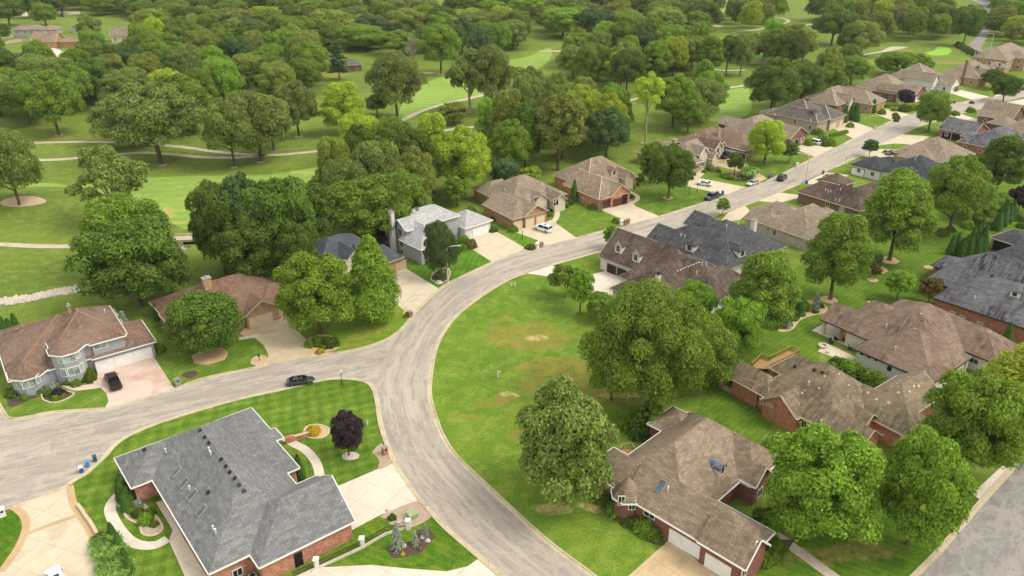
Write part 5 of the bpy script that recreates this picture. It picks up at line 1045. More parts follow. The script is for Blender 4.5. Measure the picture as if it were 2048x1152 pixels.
T(1925, 955, 758, 190, 'maple', 'lite', 'bright green maple at the corner of the wide grey street')
T(2045, 868, 716, 215, 'tall', 'yel', 'loose pale green tree cut by the right edge behind the bright maple')
T(1512, 690, 505, 140, 'tall', 'mid', 'tall tree left of the curved tan planting bed')
T(1468, 722, 600, 104, 'maple', 'lite', 'smaller bright tree below the tall tree by the curved bed')
T(1385, 650, 566, 96, 'oak1', 'mid', 'low tree squeezed against the steep dark brown roof')
T(1400, 770, 640, 135, 'low', 'mid', 'small tree between the huge oak and the smaller bright tree')
T(1222, 800, 668, 95, 'low', 'mid', 'leafy lower tree at the left flank of the huge oak')
T(1300, 860, 810, 60, 'young', 'mid', 'small understorey tree below the huge spreading oak')
T(1660, 598, 430, 122, 'tall', 'mid', 'tall tree with paired crown on the open back lawn behind the grey brick wall')
T(1778, 520, 348, 140, 'tall', 'lite', 'largest back lawn tree standing in an oval ring of tan gravel')
T(1895, 470, 314, 128, 'oak1', 'mid', 'wide green tree behind the black roofed house, upper of the back lawn trees')
T(1990, 392, 272, 104, 'tall', 'dark', 'darker olive tree beyond the open garage bays at the right')
T(1793, 600, 543, 58, 'young', 'lite', 'small pale round tree on the back lawn above the rosy roof')
T(1856, 606, 556, 50, 'young', 'rust', 'bronze leaved shrub tree at the tip of the charcoal roof')
T(1748, 558, 530, 26, 'young', 'rust', 'tiny bronze ornamental tree between gravel rings')
T(1740, 545, 508, 40, 'maple', 'blue', 'small dark tree beside the oval gravel ring')
T(1130, 594, 531, 68, 'crepe', 'mid', 'multi stemmed crepe myrtle beside the pale driveway apron')
T(1160, 627, 540, 56, 'tall2', 'lite', 'young pale green tree at the top edge of the vacant lot')
T(1200, 640, 590, 60, 'maple', 'mid', 'rounded bushy tree beside the pale concrete court')
T(1336, 396, 292, 88, 'maple', 'dark', 'dark rounded tree on the lawn beside the orange brick house')
T(1300, 366, 286, 54, 'tall', 'mid', 'slim multi trunk tree left of the beige peaked house')
T(1528, 328, 240, 82, 'oak2', 'yel', 'bright yellow green maple in front of the open garage house')
T(1578, 326, 284, 34, 'young', 'dark', 'small dark tree touching the bright yellow green maple')
T(1468, 352, 305, 34, 'tall2', 'dark', 'slim dark tree in the island bed of the looping driveway')
T(1856, 262, 184, 70, 'maple', 'mid', 'round street tree on the right kerb where the street curves')
T(2005, 204, 150, 54, 'maple', 'dark', 'dark leafy street tree in the upper right corner')
T(1983, 178, 138, 50, 'oak3', 'dark', 'small dark tree before the far corner brick house')
T(1738, 314, 279, 34, 'young', 'blue', 'small bushy pine on the kerb by the black roofed house')
T(1444, 430, 398, 28, 'young', 'mid', 'little tree at the kerb above the charcoal roof')
T(1908, 236, 222, 22, 'young', 'mid', 'tiny tree at the kerb under the upper right street tree')
T(1809, 212, 180, 34, 'maple', 'purple', 'dark purple plum tree before the white garage doors')
T(1222, 498, 452, 36, 'young', 'lite', 'bright climbing greenery behind the steep brown roof corner')
T(2035, 425, 372, 50, 'oak1', 'purple', 'dark purple tree by the right edge')
T(1990, 425, 385, 60, 'oak1', 'mid', 'low spreading tree beyond the right back lawn')
T(1945, 440, 395, 90, 'oak3', 'mid', 'flat topped ornamental tree above the dark arborvitae cluster')
# golf course trees on the left
T(283, 612, 448, 204, 'maple', 'dark', 'enormous dark oak behind the copper ridged house, lower of the pair')
T(262, 545, 396, 165, 'maple', 'mid', 'large oak rising behind the enormous dark oak')
T(348, 600, 500, 100, 'oak3', 'dark', 'right hand flank oak leaning over the rusty roofed ranch')
T(212, 565, 470, 90, 'maple', 'mid', 'lowest left limb mass of the big oak group by the creek')
for a in ((452, 548, 368, 120, 'maple', 'dark'), (505, 545, 352, 130, 'oak1', 'blue'), (575, 548, 360, 140, 'maple', 'dark'), (632, 512, 372, 105, 'tall2', 'dark'), (515, 570, 440, 140, 'maple', 'dark'), (450, 530, 430, 90, 'oak1', 'dark'), (600, 575, 450, 90, 'oak1', 'dark')):
    T(*a, 'dark oak in the tight group behind the rusty roofed ranch', 'oaks behind the rusty roofed ranch')
T(238, 448, 297, 150, 'open', 'olive', 'thin open tree with bare white limbs in front of the fairway')
T(42, 421, 262, 118, 'oak3', 'olive', 'oak standing before the sand bunker on the grassy mound')
T(-12, 395, 258, 80, 'oak1', 'mid', 'oak cut by the left edge behind the bunker oak')
T(322, 328, 168, 200, 'oak1', 'olive', 'widest oak on the golf course between the two cart paths')
T(268, 290, 190, 150, 'oak2', 'olive', 'oak crowding the left of the widest golf course oak')
T(360, 265, 150, 140, 'oak1', 'mid', 'taller greener oak behind the widest golf course oak')
T(469, 333, 204, 112, 'oak3', 'olive', 'oak with pale trunk left of its neighbour at the path fork')
T(522, 322, 184, 135, 'oak2', 'olive', 'oak with stout trunk right at the path fork')
T(548, 300, 190, 90, 'oak1', 'olive', 'oak tucked behind the path fork oaks')
T(598, 272, 164, 92, 'oak1', 'olive', 'lone oak with bare earth round its trunk right of the fork oaks')
T(118, 270, 144, 118, 'oak1', 'mid', 'round oak at the front of the left wood with its trunk showing')
T(60, 250, 165, 100, 'oak3', 'dark', 'dark oak next to the front oak of the left wood')
T(690, 268, 166, 86, 'tall', 'yel', 'bright yellow green tree at the edge of the fairway')
T(726, 325, 230, 106, 'oak2', 'yel', 'spreading yellow tree above the dark oak mass')
T(692, 330, 280, 60, 'oak3', 'yel', 'pale yellowing tree leaning over the end of the cart path')
T(795, 238, 106, 106, 'oak3', 'olive', 'tall shaggy oak beside the distant fairway')
T(755, 232, 188, 50, 'tall2', 'olive', 'grey green small oak beside the shaggy oak')
for a in ((705, 440, 318, 110, 'oak3', 'olive'), (760, 425, 282, 130, 'oak2', 'olive'), (828, 400, 262, 115, 'oak1', 'dark'), (745, 480, 355, 180, 'oak1', 'mid'), (800, 470, 345, 130, 'oak2', 'mid'), (660, 455, 350, 80, 'oak3', 'dark'), (850, 350, 258, 80, 'tall2', 'olive')):
    T(*a, 'grey green oak in the mass behind the tall pale grey house', 'oaks behind the tall pale grey house')
T(868, 386, 228, 92, 'tall', 'yel', 'yellow green tree with dark trunk above the pale grey house')
T(928, 392, 256, 116, 'oak1', 'yel', 'largest yellow green tree behind the tan stone house')
T(914, 412, 358, 58, 'young', 'lite', 'low layered pale green tree beside the tan stone house')
T(1010, 374, 320, 66, 'maple', 'blue', 'round blue green tree behind the tan stone house')
T(1062, 362, 334, 44, 'young', 'yel', 'small lime tree above the tan stone roof')
T(1020, 350, 240, 84, 'oak1', 'lite', 'fresh green tree behind the round blue green tree')
T(985, 300, 200, 80, 'oak2', 'lite', 'fresh green tree beside the far cart path')
T(1050, 340, 205, 76, 'tall', 'dark', 'dark tree left of the tall olive tree behind the brick houses')
T(1116, 340, 186, 112, 'tall2', 'oak2', 'tall olive tree with long bare trunk behind the orange brick house')
T(1160, 290, 172, 90, 'oak1', 'yel', 'bright lime tree top behind the tall olive tree')
T(1212, 318, 216, 100, 'oak1', 'blue', 'dark blue green tree behind the orange brick roof')
T(1215, 262, 165, 52, 'cone', 'dark', 'feathery upright poplar behind the blue green tree')
T(940, 226, 98, 100, 'open', 'olive', 'open grey green oak by the bend of the cart path')
T(985, 226, 92, 92, 'oak3', 'olive', 'full grey green oak touching the open one')
T(908, 248, 206, 62, 'maple', 'oak2', 'low wide brownish cedar beside the cart path')
T(1060, 198, 134, 70, 'oak1', 'olive', 'mid sized oak right of the full grey green oak')
T(1040, 175, 135, 40, 'young', 'yel', 'small golden green tree in front of the far fairway')
T(1290, 288, 143, 68, 'high', 'yel', 'tall thin tree with a long bare trunk and tufted crown')
T(1345, 255, 150, 96, 'oak1', 'lite', 'leafy tree right of the tall thin one')
T(1400, 246, 158, 90, 'oak3', 'olive', 'oak drooping over the fairway edge near the street houses')
T(1375, 265, 190, 70, 'oak1', 'mid', 'tree beneath the drooping fairway oak')
T(1540, 232, 118, 105, 'oak1', 'dark', 'big dark oak behind the dark grey brown roof')
T(1600, 205, 124, 86, 'oak2', 'dark', 'dark oak right of the big dark oak')
T(1652, 190, 128, 66, 'oak1', 'mid', 'bushy tree behind the clipped arborvitae house')
T(1700, 172, 112, 78, 'oak3', 'mid', 'loose tree above the chain of taupe roofs')
T(1790, 152, 104, 92, 'oak2', 'mid', 'clump of trees before the straw coloured rough')
T(1832, 150, 108, 60, 'oak1', 'mid', 'right tree of the clump before the straw rough')
T(1252, 187, 100, 80, 'oak3', 'dark', 'dark oak with a leaning pale trunk near the cart path')
T(1418, 152, 72, 56, 'tall', 'mid', 'slim tree, first of the three lined up on the upper cart path')
T(1452, 150, 70, 48, 'tall2', 'dark', 'slim tree, middle of the three lined up on the upper cart path')
T(1480, 152, 68, 54, 'oak3', 'olive', 'slim tree, last of the three lined up on the upper cart path')
T(1580, 130, 48, 100, 'oak1', 'oak2', 'large brown tinged oak beside the small sand bunker')
T(1548, 125, 62, 70, 'oak2', 'dark', 'dark oak touching the brown tinged oak')
T(1662, 90, 12, 84, 'oak1', 'dark', 'dark fork trunk oak left of the bronze topped oak')
T(1720, 112, 42, 76, 'oak2', 'oak2', 'bronze topped oak at the cart path before the green')
T(1690, 108, 50, 40, 'tall', 'dark', 'dark narrow tree left of the bronze topped oak')
T(1925, 92, 12, 64, 'maple', 'dark', 'dense round oak at the corner of the far road')
T(882, 148, 50, 90, 'oak3', 'mid', 'oak with a ring of bare earth beside the distant bunker')
T(826, 150, 50, 52, 'bare', 'mid', 'leafless pale grey tree in the middle of the woods')
T(880, 20, -10, 1, 'young', 'mid', 'x') if False else None
T(679, 160, 76, 46, 'pine', 'blue', 'layered pine left of the shaggy fairway oak')
T(572, 170, 110, 48, 'pine', 'blue', 'layered pine inside the left wood')
T(800, 95, 40, 40, 'pine', 'blue', 'layered pine behind the leafless tree')
T(20, 52, -4, 64, 'oak1', 'dark', 'dark tree before the long grey green ranch, left of its neighbours')
T(93, 52, 6, 52, 'oak2', 'mid', 'bright tree overlapping the long grey green ranch')
T(60, 36, -18, 60, 'oak3', 'dark', 'tall tree above the long grey green ranch')
T(184, 84, 30, 48, 'oak1', 'olive', 'grey green tree at the right end of the golden ranch')
T(125, 28, -20, 56, 'oak1', 'dark', 'dark tree above the small lane in the far upper left')
T(2, 84, 45, 40, 'maple', 'dark', 'dark tree at the left edge beside the board fence')
T(308, 78, 18, 70, 'tall', 'lite', 'tall fresh green tree right of the cream gabled house')
T(1055, 55, -12, 76, 'high', 'lite', 'tall bright tree with pale trunk beyond the far bunker')
# woods, filled in
def inpoly(x, y, P):
    c = False; n = len(P)
    for i in range(n):
        (x0, y0), (x1, y1) = P[i], P[i - 1]
        if (y0 > y) != (y1 > y) and x < (x1 - x0) * (y - y0) / (y1 - y0) + x0: c = not c
    return c
WOODS = [([(975, 320), (1000, 296), (1080, 262), (1150, 240), (1225, 262), (1250, 300), (1205, 312), (1110, 332), (1060, 340)], 10.5, 'tree in the belt behind the two brick houses', 'trees of the belt behind the brick houses', 15),
         ([(1310, 262), (1330, 240), (1400, 215), (1425, 235), (1390, 258)], 10.5, 'tree in the clump at the fairway corner', 'trees of the clump at the fairway corner', 14),
         ([(640, 440), (660, 400), (700, 372), (760, 360), (850, 340), (880, 375), (830, 440), (760, 470), (690, 470)], 10.5, 'tree deep in the mass behind the tall pale grey house', 'trees deep behind the pale grey house', 14),
         ([(1530, 225), (1560, 205), (1640, 180), (1700, 160), (1705, 172), (1650, 195), (1590, 212)], 10.5, 'tree in the belt behind the row of taupe roofs', 'trees of the belt behind the taupe roofs', 12),
         ([(1500, 128), (1530, 110), (1600, 118), (1580, 138)], 10.5, 'tree beside the brown tinged oak', 'trees beside the brown tinged oak', 13),
         ([(1240, 175), (1300, 165), (1400, 135), (1395, 110), (1330, 108), (1230, 130)], 12, 'tree in the dense clump left of the three slim trees', 'trees left of the three slim trees', 15),
         ([(-60, 240), (60, 236), (230, 230), (400, 222), (560, 208), (630, 185), (650, 155), (620, 118), (540, 98), (300, 96), (260, 115), (180, 132), (60, 140), (-60, 150)], 13.5, 'tree in the wood left of the golf fairways', 'trees of the left wood', 13.5),
         ([(-60, 38), (-60, -34), (840, -34), (836, 8), (850, 30), (905, 60), (880, 118), (720, 112), (640, 112), (560, 92), (420, 88), (300, 78), (300, 50), (240, 38), (140, 34), (100, 22), (0, 22)], 21.5, 'tree in the far woods at the upper left', 'trees of the far upper left woods', 12.5),
         ([(905, 30), (990, 20), (1000, -34), (1340, -34), (1400, -20), (1430, 40), (1405, 75), (1240, 88), (1160, 82), (1030, 60), (960, 80), (900, 62)], 21.5, 'tree in the far woods at the top middle', 'trees of the far top middle woods', 12.5),
         ([(1120, 160), (1180, 182), (1230, 172), (1330, 160), (1390, 152), (1400, 120), (1300, 104), (1140, 128)], 12.5, 'tree in the dense clump between the cart paths', 'trees of the clump between the cart paths', 13.5),
         ([(960, 95), (1030, 78), (1040, 100), (960, 130), (900, 118)], 13.5, 'tree in the grove beside the far fairway', 'trees of the grove beside the far fairway', 13),
         ([(1460, 52), (1480, 30), (1550, 28), (1560, 44), (1500, 66)], 13.5, 'tree in the grove by the looping cart path', 'trees of the grove by the looping cart path', 13),
         ([(1620, 45), (1680, 28), (1780, 22), (1880, 30), (1900, 78), (1840, 84), (1760, 84), (1690, 66)], 13.5, 'tree in the grove behind the putting green', 'trees of the grove behind the putting green', 14),
         ([(1985, 95), (2080, 92), (2080, -34), (1995, -34), (1990, 20), (1994, 50)], 16, 'tree in the woods right of the far road', 'trees of the woods right of the far road', 12),
         ([(1760, -4), (1900, -6), (1900, -34), (1500, -34), (1540, -12)], 21.5, 'tree in the woods on the skyline side of the course', 'trees beyond the last fairway', 12.5)]
HB = [(a, b, c) for a, b, c in ((G(88, 80).x, G(88, 80).y + 5, 24), (G(120, 78).x, G(120, 78).y, 14), (G(60, 58).x, G(60, 58).y, 26), (G(240, 70).x, G(240, 70).y, 18), (G(275, 70).x, G(275, 70).y, 12), (G(512, 44).x, G(512, 44).y, 11), (G(566, 50).x, G(566, 50).y, 10), (G(655, 130).x, G(655, 130).y, 12), (G(895, 10).x, G(895, 10).y, 16),
      (G(870, 25).x, G(870, 25).y, 14), (G(945, 8).x, G(945, 8).y, 12), (G(1365, 6).x, G(1365, 6).y, 14), (G(20, 118).x, G(20, 118).y, 16), (G(130, 106).x, G(130, 106).y, 18), (G(90, 108).x, G(90, 108).y, 14), (G(1915, 56).x, G(1915, 56).y, 12), (G(1868, 14).x, G(1868, 14).y, 10), (G(590, 14).x, G(590, 14).y, 12), (G(438, 40).x, G(438, 40).y, 10), (G(2045, 5).x, G(2045, 5).y, 14), (G(5, 16).x, G(5, 16).y, 16))]
# keep the sight lines to the far houses and the fairway open
SIGHT = [(35, 185, 60, 170), (10, 60, 48, 110), (200, 290, 70, 136), (488, 532, 40, 92), (540, 592, 46, 96), (628, 672, 124, 172), (850, 920, 6, 74), (925, 960, 4, 40), (1345, 1385, 4, 52), (1845, 1880, 8, 56), (1890, 1950, 56, 84), (565, 600, 10, 44), (420, 450, 38, 76)]
FILL = []; HK = 1.22; SP = ['mid', 'dark', 'olive', 'mid', 'olive', 'mid', 'lite', 'lite', 'yel', 'blue', 'oak2', 'oak2', 'dark']; far_stuff = []
for (P, gap, lab, grp, hh) in WOODS:
    GPY = [(G(x, y).x, G(x, y).y) for x, y in P]; xs = [q[0] for q in GPY]; ys = [q[1] for q in GPY]; rj = random.Random(len(P) * 13 + int(gap * 10)); tries = 0; mine = []
    while tries < 9000:
        tries += 1; x, y = rj.uniform(min(xs), max(xs)), rj.uniform(min(ys), max(ys))
        if not inpoly(x, y, GPY): continue
        px, py = Pix((x, y, 0))
        if px < -70 or px > 2120 or py < -16: continue
        if any(abs(x - a) < gap * 2 and (x - a) ** 2 + (y - b) ** 2 < (gap * .92) ** 2 for a, b, r in TREES): continue
        if any((x - a) ** 2 + (y - b) ** 2 < c * c for a, b, c in HB): continue
        if any(x0 < px < x1 and y0 < py < y1 for x0, x1, y0, y1 in SIGHT): continue
        hgt = rj.uniform(.85, 1.25) * hh * HK; r = rj.uniform(.48, .72) * gap; key = rj.choice(['oak1', 'oak2', 'oak3', 'oak1', 'oak2', 'tall', 'maple']); leaf = rj.choice(SP)
        if leaf == 'yel' and rj.random() < .5: leaf = 'mid'
        FILL.append((math.hypot(x, y), x, y, hgt, r, key, leaf, lab, grp)); TREES.append((x, y, r))
nhand = len([o for o in COL.objects if o.type == 'EMPTY' and o.get('category') == 'tree']); FILL.sort()
for i, (_, x, y, hgt, r, key, leaf, lab, grp) in enumerate(FILL):
    if i < 296 - nhand: put_tree(Vector((x, y, 0)), hgt, r, key, leaf, lab, grp)
    else: far_stuff.append((x, y, hgt, r, key, leaf))
print('hand', nhand, 'fill', len(FILL), 'stuff', len(far_stuff))
# ------------------------------------------------------------------ shrubs, hedges and small evergreens
def S(x, y, r, key='shrub', leaf='mid', label='clipped shrub', group=None, hs=1.0, name='shrub', cat='shrub'):
    g = G(x, y); P_ = PROTO[key]; e = bpy.data.objects.new(name, leafed(key, leaf)); COL.objects.link(e); e.location = g; e.rotation_euler = (0, 0, rt.uniform(0, 6.28)); e.scale = (r / P_['R'], r / P_['R'], r * hs / P_['R']); tag(e, label, cat, group); return e
for lab, grp, items in (
    ('green shrub in the bed beneath the broad leafy tree by the tan driveway', 'shrubs under the broad leafy tree', [(636, 688, 1.4), (661, 690, 1.6), (620, 692, 1.0), (646, 698, .7)]),
    ('shrub by the entrance walk of the copper ridged house', 'shrubs of the copper ridged house', [(176, 752, 1.4), (180, 760, 1.1), (140, 765, 1.1), (154, 770, .9), (98, 790, .8), (112, 800, .7), (126, 795, .7), (36, 800, .6), (52, 798, .6), (85, 782, 1.0), (28, 790, 1.2), (318, 702, 1.2)]),
    ('small plant in the gravel bed beside the salmon brick house', 'plants of the gravel bed', [(270, 1020, .5), (276, 1030, .9), (291, 1044, 1.0), (309, 1050, .6), (298, 1030, .9), (262, 1024, .5)]),
    ('low shrub beside the pale grey house', 'shrubs of the pale grey house', [(838, 522, .9), (850, 524, .8), (880, 546, .7), (890, 555, .8), (869, 556, .6), (926, 500, 1.1), (938, 494, .9), (985, 462, 1.3), (928, 487, 1.6), (845, 521, .6)]),
    ('shrub against the tan fieldstone house', 'shrubs of the fieldstone house', [(1027, 462, 1.2), (1062, 498, 1.0), (1055, 497, .7), (1098, 432, .9), (1104, 422, .9), (1114, 417, 1.2), (1128, 413, 1.4), (1138, 408, 1.3), (1090, 440, .8), (980, 412, 1.3), (987, 440, 1.2), (1232, 445, 1.0), (942, 425, 1.5)]),
    ('shrub against the orange brick house with wooden doors', 'shrubs of the orange brick house', [(1185, 418, 1.3), (1256, 380, 1.0), (1264, 376, 1.2), (1270, 370, 1.2), (1262, 395, .8), (1280, 360, 1.4), (1150, 401, 1.2)]),
    ('shrub in the looping driveway beds', 'shrubs of the looping driveway', [(1450, 357, .9), (1459, 359, .9), (1468, 360, .9), (1478, 361, .9), (1488, 360, .8), (1443, 354, .8), (1385, 350, 1.0), (1380, 358, 1.1), (1421, 340, 1.3), (1408, 345, .8), (1437, 344, .9), (1506, 365, .6)]),
    ('shrub in front of the houses on the upper street', 'shrubs of the upper street', [(1634, 268, 2.0), (1651, 292, 1.5), (1660, 290, 1.7), (1644, 282, 1.7), (1675, 270, 1.0), (1617, 290, 1.6), (1700, 254, 1.4), (1712, 226, 1.2), (1763, 228, 1.5), (1787, 222, 1.1), (1808, 222, 2.3), (1825, 220, 1.8), (1775, 214, 1.2), (1792, 243, 1.0), (1852, 195, 1.2), (1885, 190, 1.4), (1870, 188, 1.6), (1840, 215, .9), (1940, 224, 1.7), (2040, 180, 1.5), (1770, 306, .8), (1790, 232, 1.2), (1943, 207, 1.0)]),
    ('leafy shrub along the walls of the dark red brick house', 'shrubs of the dark brick house', [(1208, 1002, 1.3), (1222, 1012, 1.5), (1235, 1026, 1.5), (1248, 1036, 1.2), (1274, 1052, 1.3), (1290, 1062, 1.5), (1304, 1072, 1.3), (1258, 1048, 1.0), (1540, 1085, 1.1), (1552, 1100, 1.4), (1535, 1112, 1.2), (1525, 1125, 1.2), (1545, 1120, 1.0), (1530, 1040, 1.6), (1545, 1050, 1.5), (1566, 1035, 1.6), (1280, 870, 2.0), (1265, 855, 2.2), (1320, 850, 2.0), (1300, 870, 1.6)]),
    ('shrub in the curved tan planting bed on the back lawn', 'shrubs of the curved bed', [(1572, 640, 1.4), (1583, 632, 1.6), (1595, 622, 1.6), (1608, 618, 1.4), (1640, 614, .8), (1575, 650, .9), (1590, 640, .7), (1630, 626, .6), (1605, 632, .6), (1562, 652, 1.3)]),
    ('shrub at the back wall between the shake roof and the cream wall', 'shrubs between the shake and rosy roofs', [(1662, 742, 1.4), (1680, 735, 1.7), (1695, 745, 1.8), (1712, 752, 1.9), (1728, 760, 1.9), (1745, 768, 1.9), (1760, 775, 1.9), (1775, 780, 1.9), (1790, 785, 1.8), (1802, 788, 1.6), (1672, 728, 1.3)]),
    ('shrub beside the garden at the right edge', 'shrubs of the right edge gardens', [(1884, 470, 1.5), (1900, 462, 1.3), (1935, 455, 1.5), (2020, 470, 1.3), (2035, 440, 1.5), (2015, 420, 1.5), (1975, 520, 1.3), (1895, 523, .9), (1740, 600, .5), (2000, 500, 1.2), (2045, 455, 1.4)])):
    for i, q in enumerate(items): S(q[0], q[1], q[2], 'shrub', ['mid', 'dark', 'lite'][i % 3], lab, grp, hs=[1, .9, 1.15][i % 3])
for (x, y, r, lf, lab) in ((1462, 357, .9, 'gold', 'yellow shrub in the looping driveway island bed'), (1620, 619, 1.1, 'gold', 'bright yellow shrub in the curved tan planting bed'), (640, 706, .8, 'gold', 'yellow flowering plant beside the tan driveway'), (1695, 260, .0, 'gold', ''), (1675, 270, 1.0, 'gold', 'pale yellow flowering shrub on the upper street lawn'),
                         (1579, 650, .6, 'gold', 'small yellow shrub at the lower end of the curved bed'), (627, 866, 1.1, 'gold', 'orange yellow shrub in the round corner lawn bed'), (118, 792, 1.2, 'purple', 'purple leaved shrub in the bed of the copper ridged house'), (104, 782, 1.3, 'spruce', 'blue green juniper in front of the copper ridged house'), (135, 762, 1.1, 'spruce', 'rounded blue juniper by the bay window'),
                         (276, 1012, .8, 'spruce', 'small blue juniper in the gravel bed'), (941, 494, 1.7, 'rust', 'bronze leaved shrub tree by the white garage'), (785, 1037, .6, 'dark', 'round clipped ball shrub in the pebble bed'), (806, 1109, .3, 'gold', 'small yellow plant in the mulch bed'), (815, 633, .8, 'lite', 'bright round shrub at the corner by the brick mailbox'), (1725, 202, 1.3, 'rust', 'reddish shrub on the upper street lawn'),
                         (1793, 238, 1.4, 'rust', 'rusty shrub at the kerb end of a driveway')):
    if r: S(x, y, r, 'shrub', lf, lab, None)
for i, (x, y, r) in enumerate([(222, 1092, 1.7), (208, 1098, 1.7), (216, 1112, 1.9), (228, 1130, 1.9), (240, 1150, 2), (232, 1112, 1.6), (204, 1085, 1.4), (250, 1168, 1.8), (222, 1145, 1.8)]): S(x, y, r, 'tuft', 'grassy', 'tall arching ornamental grass along the bottom left driveway', 'ornamental grasses at the bottom left', .85, 'ornamental_grass', 'grass')
for i, (x, y, r) in enumerate([(1493, 356, 2.3), (1504, 352, 2.2), (1497, 348, 2.0)]): S(x, y, r, 'tuft', 'grassy', 'rounded mound of ornamental grass in the looping driveway island', 'grass mounds of the driveway island', 1.2, 'ornamental_grass', 'grass')
for i, (x, y, r) in enumerate([(1552, 893, 1.6), (1566, 898, 1.7), (1578, 904, 1.3)]): S(x, y, r, 'tuft', 'grassy', 'ornamental grass below the air conditioner of the shake roofed house', 'grasses by the shake roofed house', 1.2, 'ornamental_grass', 'grass')
for i in range(10): S(1917 + i * 5.0, 93 + i * 2.8 + (i % 2), 2.3, 'shrub', 'dark', 'dark clipped bush in the double hedge beside the putting green', 'hedge bushes by the putting green')
for i in range(9): S(1664 + i * 3.4, 273 - i * .9, 1.0, 'shrub', 'lite', 'bright clipped bush in the low hedge of the greige stucco house', 'low hedge of the stucco house')
def AV(pts, h, lab, grp):
    for (x, y) in pts: put_tree(G(x, y), h * rt.uniform(.85, 1.12), h * .24, 'arb', 'arb', lab, grp, cat='evergreen')
AV([(245, 1003), (258, 1008), (253, 1020), (248, 990)], 3.6, 'narrow evergreen in the corner bed of the salmon brick house', 'corner evergreens of the salmon brick house')
AV([(226, 1075), (240, 1098), (252, 1124), (262, 1150)], 2.8, 'narrow evergreen among the ornamental grasses', 'evergreens among the grasses')
AV([(599, 945), (603, 957)], 3.4, 'narrow evergreen beside the front porch notch', 'porch evergreens')
AV([(1629, 470 + 26), (1635, 493)] if False else [(1900, 508), (1912, 500)], 5.0, 'dark arborvitae standing alone before the clustered ones', 'lone arborvitae pair')
AV([(1920, 512), (1928, 510), (1936, 512), (1944, 508), (1952, 512), (1960, 508), (1942, 492), (1950, 484), (1958, 478), (1964, 490)], 5.2, 'dark arborvitae in the dense cluster beyond the charcoal roof', 'arborvitae cluster')
AV([(1992, 460), (2003, 452), (2012, 446), (2020, 440)], 6.0, 'tall arborvitae in the row beside the garden patio', 'arborvitae row by the garden')
AV([(1688, 245), (1700, 240), (1712, 243), (1708, 238), (1745, 225)], 6.0, 'clipped evergreen column before the arborvitae fronted house', 'clipped evergreen columns')
AV([(1148, 402)], 5.5, 'thin evergreen spire at the corner of the orange brick house', None); AV([(12, 672), (34, 662), (22, 668)], 4.0, 'dark evergreen by the left end of the copper ridged house', 'evergreens at the left'); AV([(316, 640)], 3.5, 'small evergreen at the left wall of the rusty ranch', None)
AV([(2010, 690)], 4.5, 'dense evergreen at the front corner of the streaked charcoal roof', None); AV([(1598, 628)], 4.5, 'slender blue green spire in the curved bed', None)
for (x, y, top, wd, lab) in ((795, 1098, 1042, 36, 'largest blue spruce in the mulch bed at the bottom'), (831, 1090, 1060, 22, 'middle blue spruce in the mulch bed at the bottom'), (851, 1073, 1046, 20, 'smallest blue spruce in the mulch bed at the bottom'), (1201, 423, 396, 12, 'little blue spruce at the garage corner of the orange brick house'), (1629, 622, 583, 28, 'open blue spruce at the end of the curved bed'), (252, 664, 622, 42, 'blue spruce behind the garage of the copper ridged house'), (1572, 655, 622, 26, 'bluish spruce at the lower end of the curved bed')):
    T(x, y, top, wd, 'spruce', 'spruce', lab)
if far_stuff:                                    # the rest of the far wood, as one mass
    vs = []; mi = []; LK = ['mid', 'dark', 'olive', 'lite', 'oak2', 'yel']; base = PROTO['oak2']['me']; co = np.empty(len(base.vertices) * 3, np.float32); base.vertices.foreach_get('co', co); co = co.reshape(-1, 4, 3)[::3]
    for (x, y, h_, r, k_, l_) in far_stuff:
        a = rt.uniform(0, 6.28); c_, s_ = math.cos(a), math.sin(a); q = co.copy(); ctr = q.mean(1, keepdims=True); q = ctr + (q - ctr) * 1.45; X = q[..., 0] * c_ - q[..., 1] * s_; Y = q[..., 0] * s_ + q[..., 1] * c_
        vs.append(np.stack([X * r / 7.6 + x, Y * r / 7.6 + y, q[..., 2] * h_ / 14], -1).reshape(-1, 3)); mi.append(np.full(len(q), LK.index(l_) if l_ in LK else 1, np.int32))
    v = np.concatenate(vs); n = len(v) // 4; me = bpy.data.meshes.new('far_wood'); me.vertices.add(4 * n); me.vertices.foreach_set('co', v.ravel().astype(np.float32)); me.loops.add(4 * n); me.loops.foreach_set('vertex_index', np.arange(4 * n, dtype=np.int32)); me.polygons.add(n); me.polygons.foreach_set('loop_start', np.arange(0, 4 * n, 4, dtype=np.int32)); me.update(calc_edges=True)
    for k in LK: me.materials.append(LF[k])
    me.polygons.foreach_set('material_index', np.concatenate(mi)); o = bpy.data.objects.new('far_wood', me); COL.objects.link(o); tag(o, 'unbroken mass of treetops in the farthest woods', 'woods', kind='stuff')
# ================================================================== VEHICLES
def paint(name, c, metal=.3, rough=.3):
    n = NT(name, rough, .5); n.b.inputs['Metallic'].default_value = metal; n.b.inputs['Coat Weight'].default_value = .4; f = n.noise(n.coord('Object'), 3, 3); n.base(n.mix(f, scl(srgb(c), .93), scl(srgb(c), 1.07))); return n.mat
CP_ = {'black': paint('black_paint', '15161a', .1), 'grey': paint('grey_paint', '4f5254', .5), 'white': paint('white_paint', 'e3e4e6', 0), 'cream': paint('champagne_paint', 'c4c3b6', .3), 'maroon': paint('maroon_paint', '5e1420', .3), 'slate': paint('slate_paint', '3d444c', .4), 'red': paint('red_paint', '7d1c1c', .1)}
CGL = glassy('car_glass', '101417', .05); TYRE = plain('tyre_rubber', '17171a', .85); RIM = plain('alloy_rim', 'a7a9ac', .35, .8); LAMP = plain('headlamp_lens', 'dfe2e2', .15); TAIL = plain('tail_lamp_lens', '8a1418', .3)
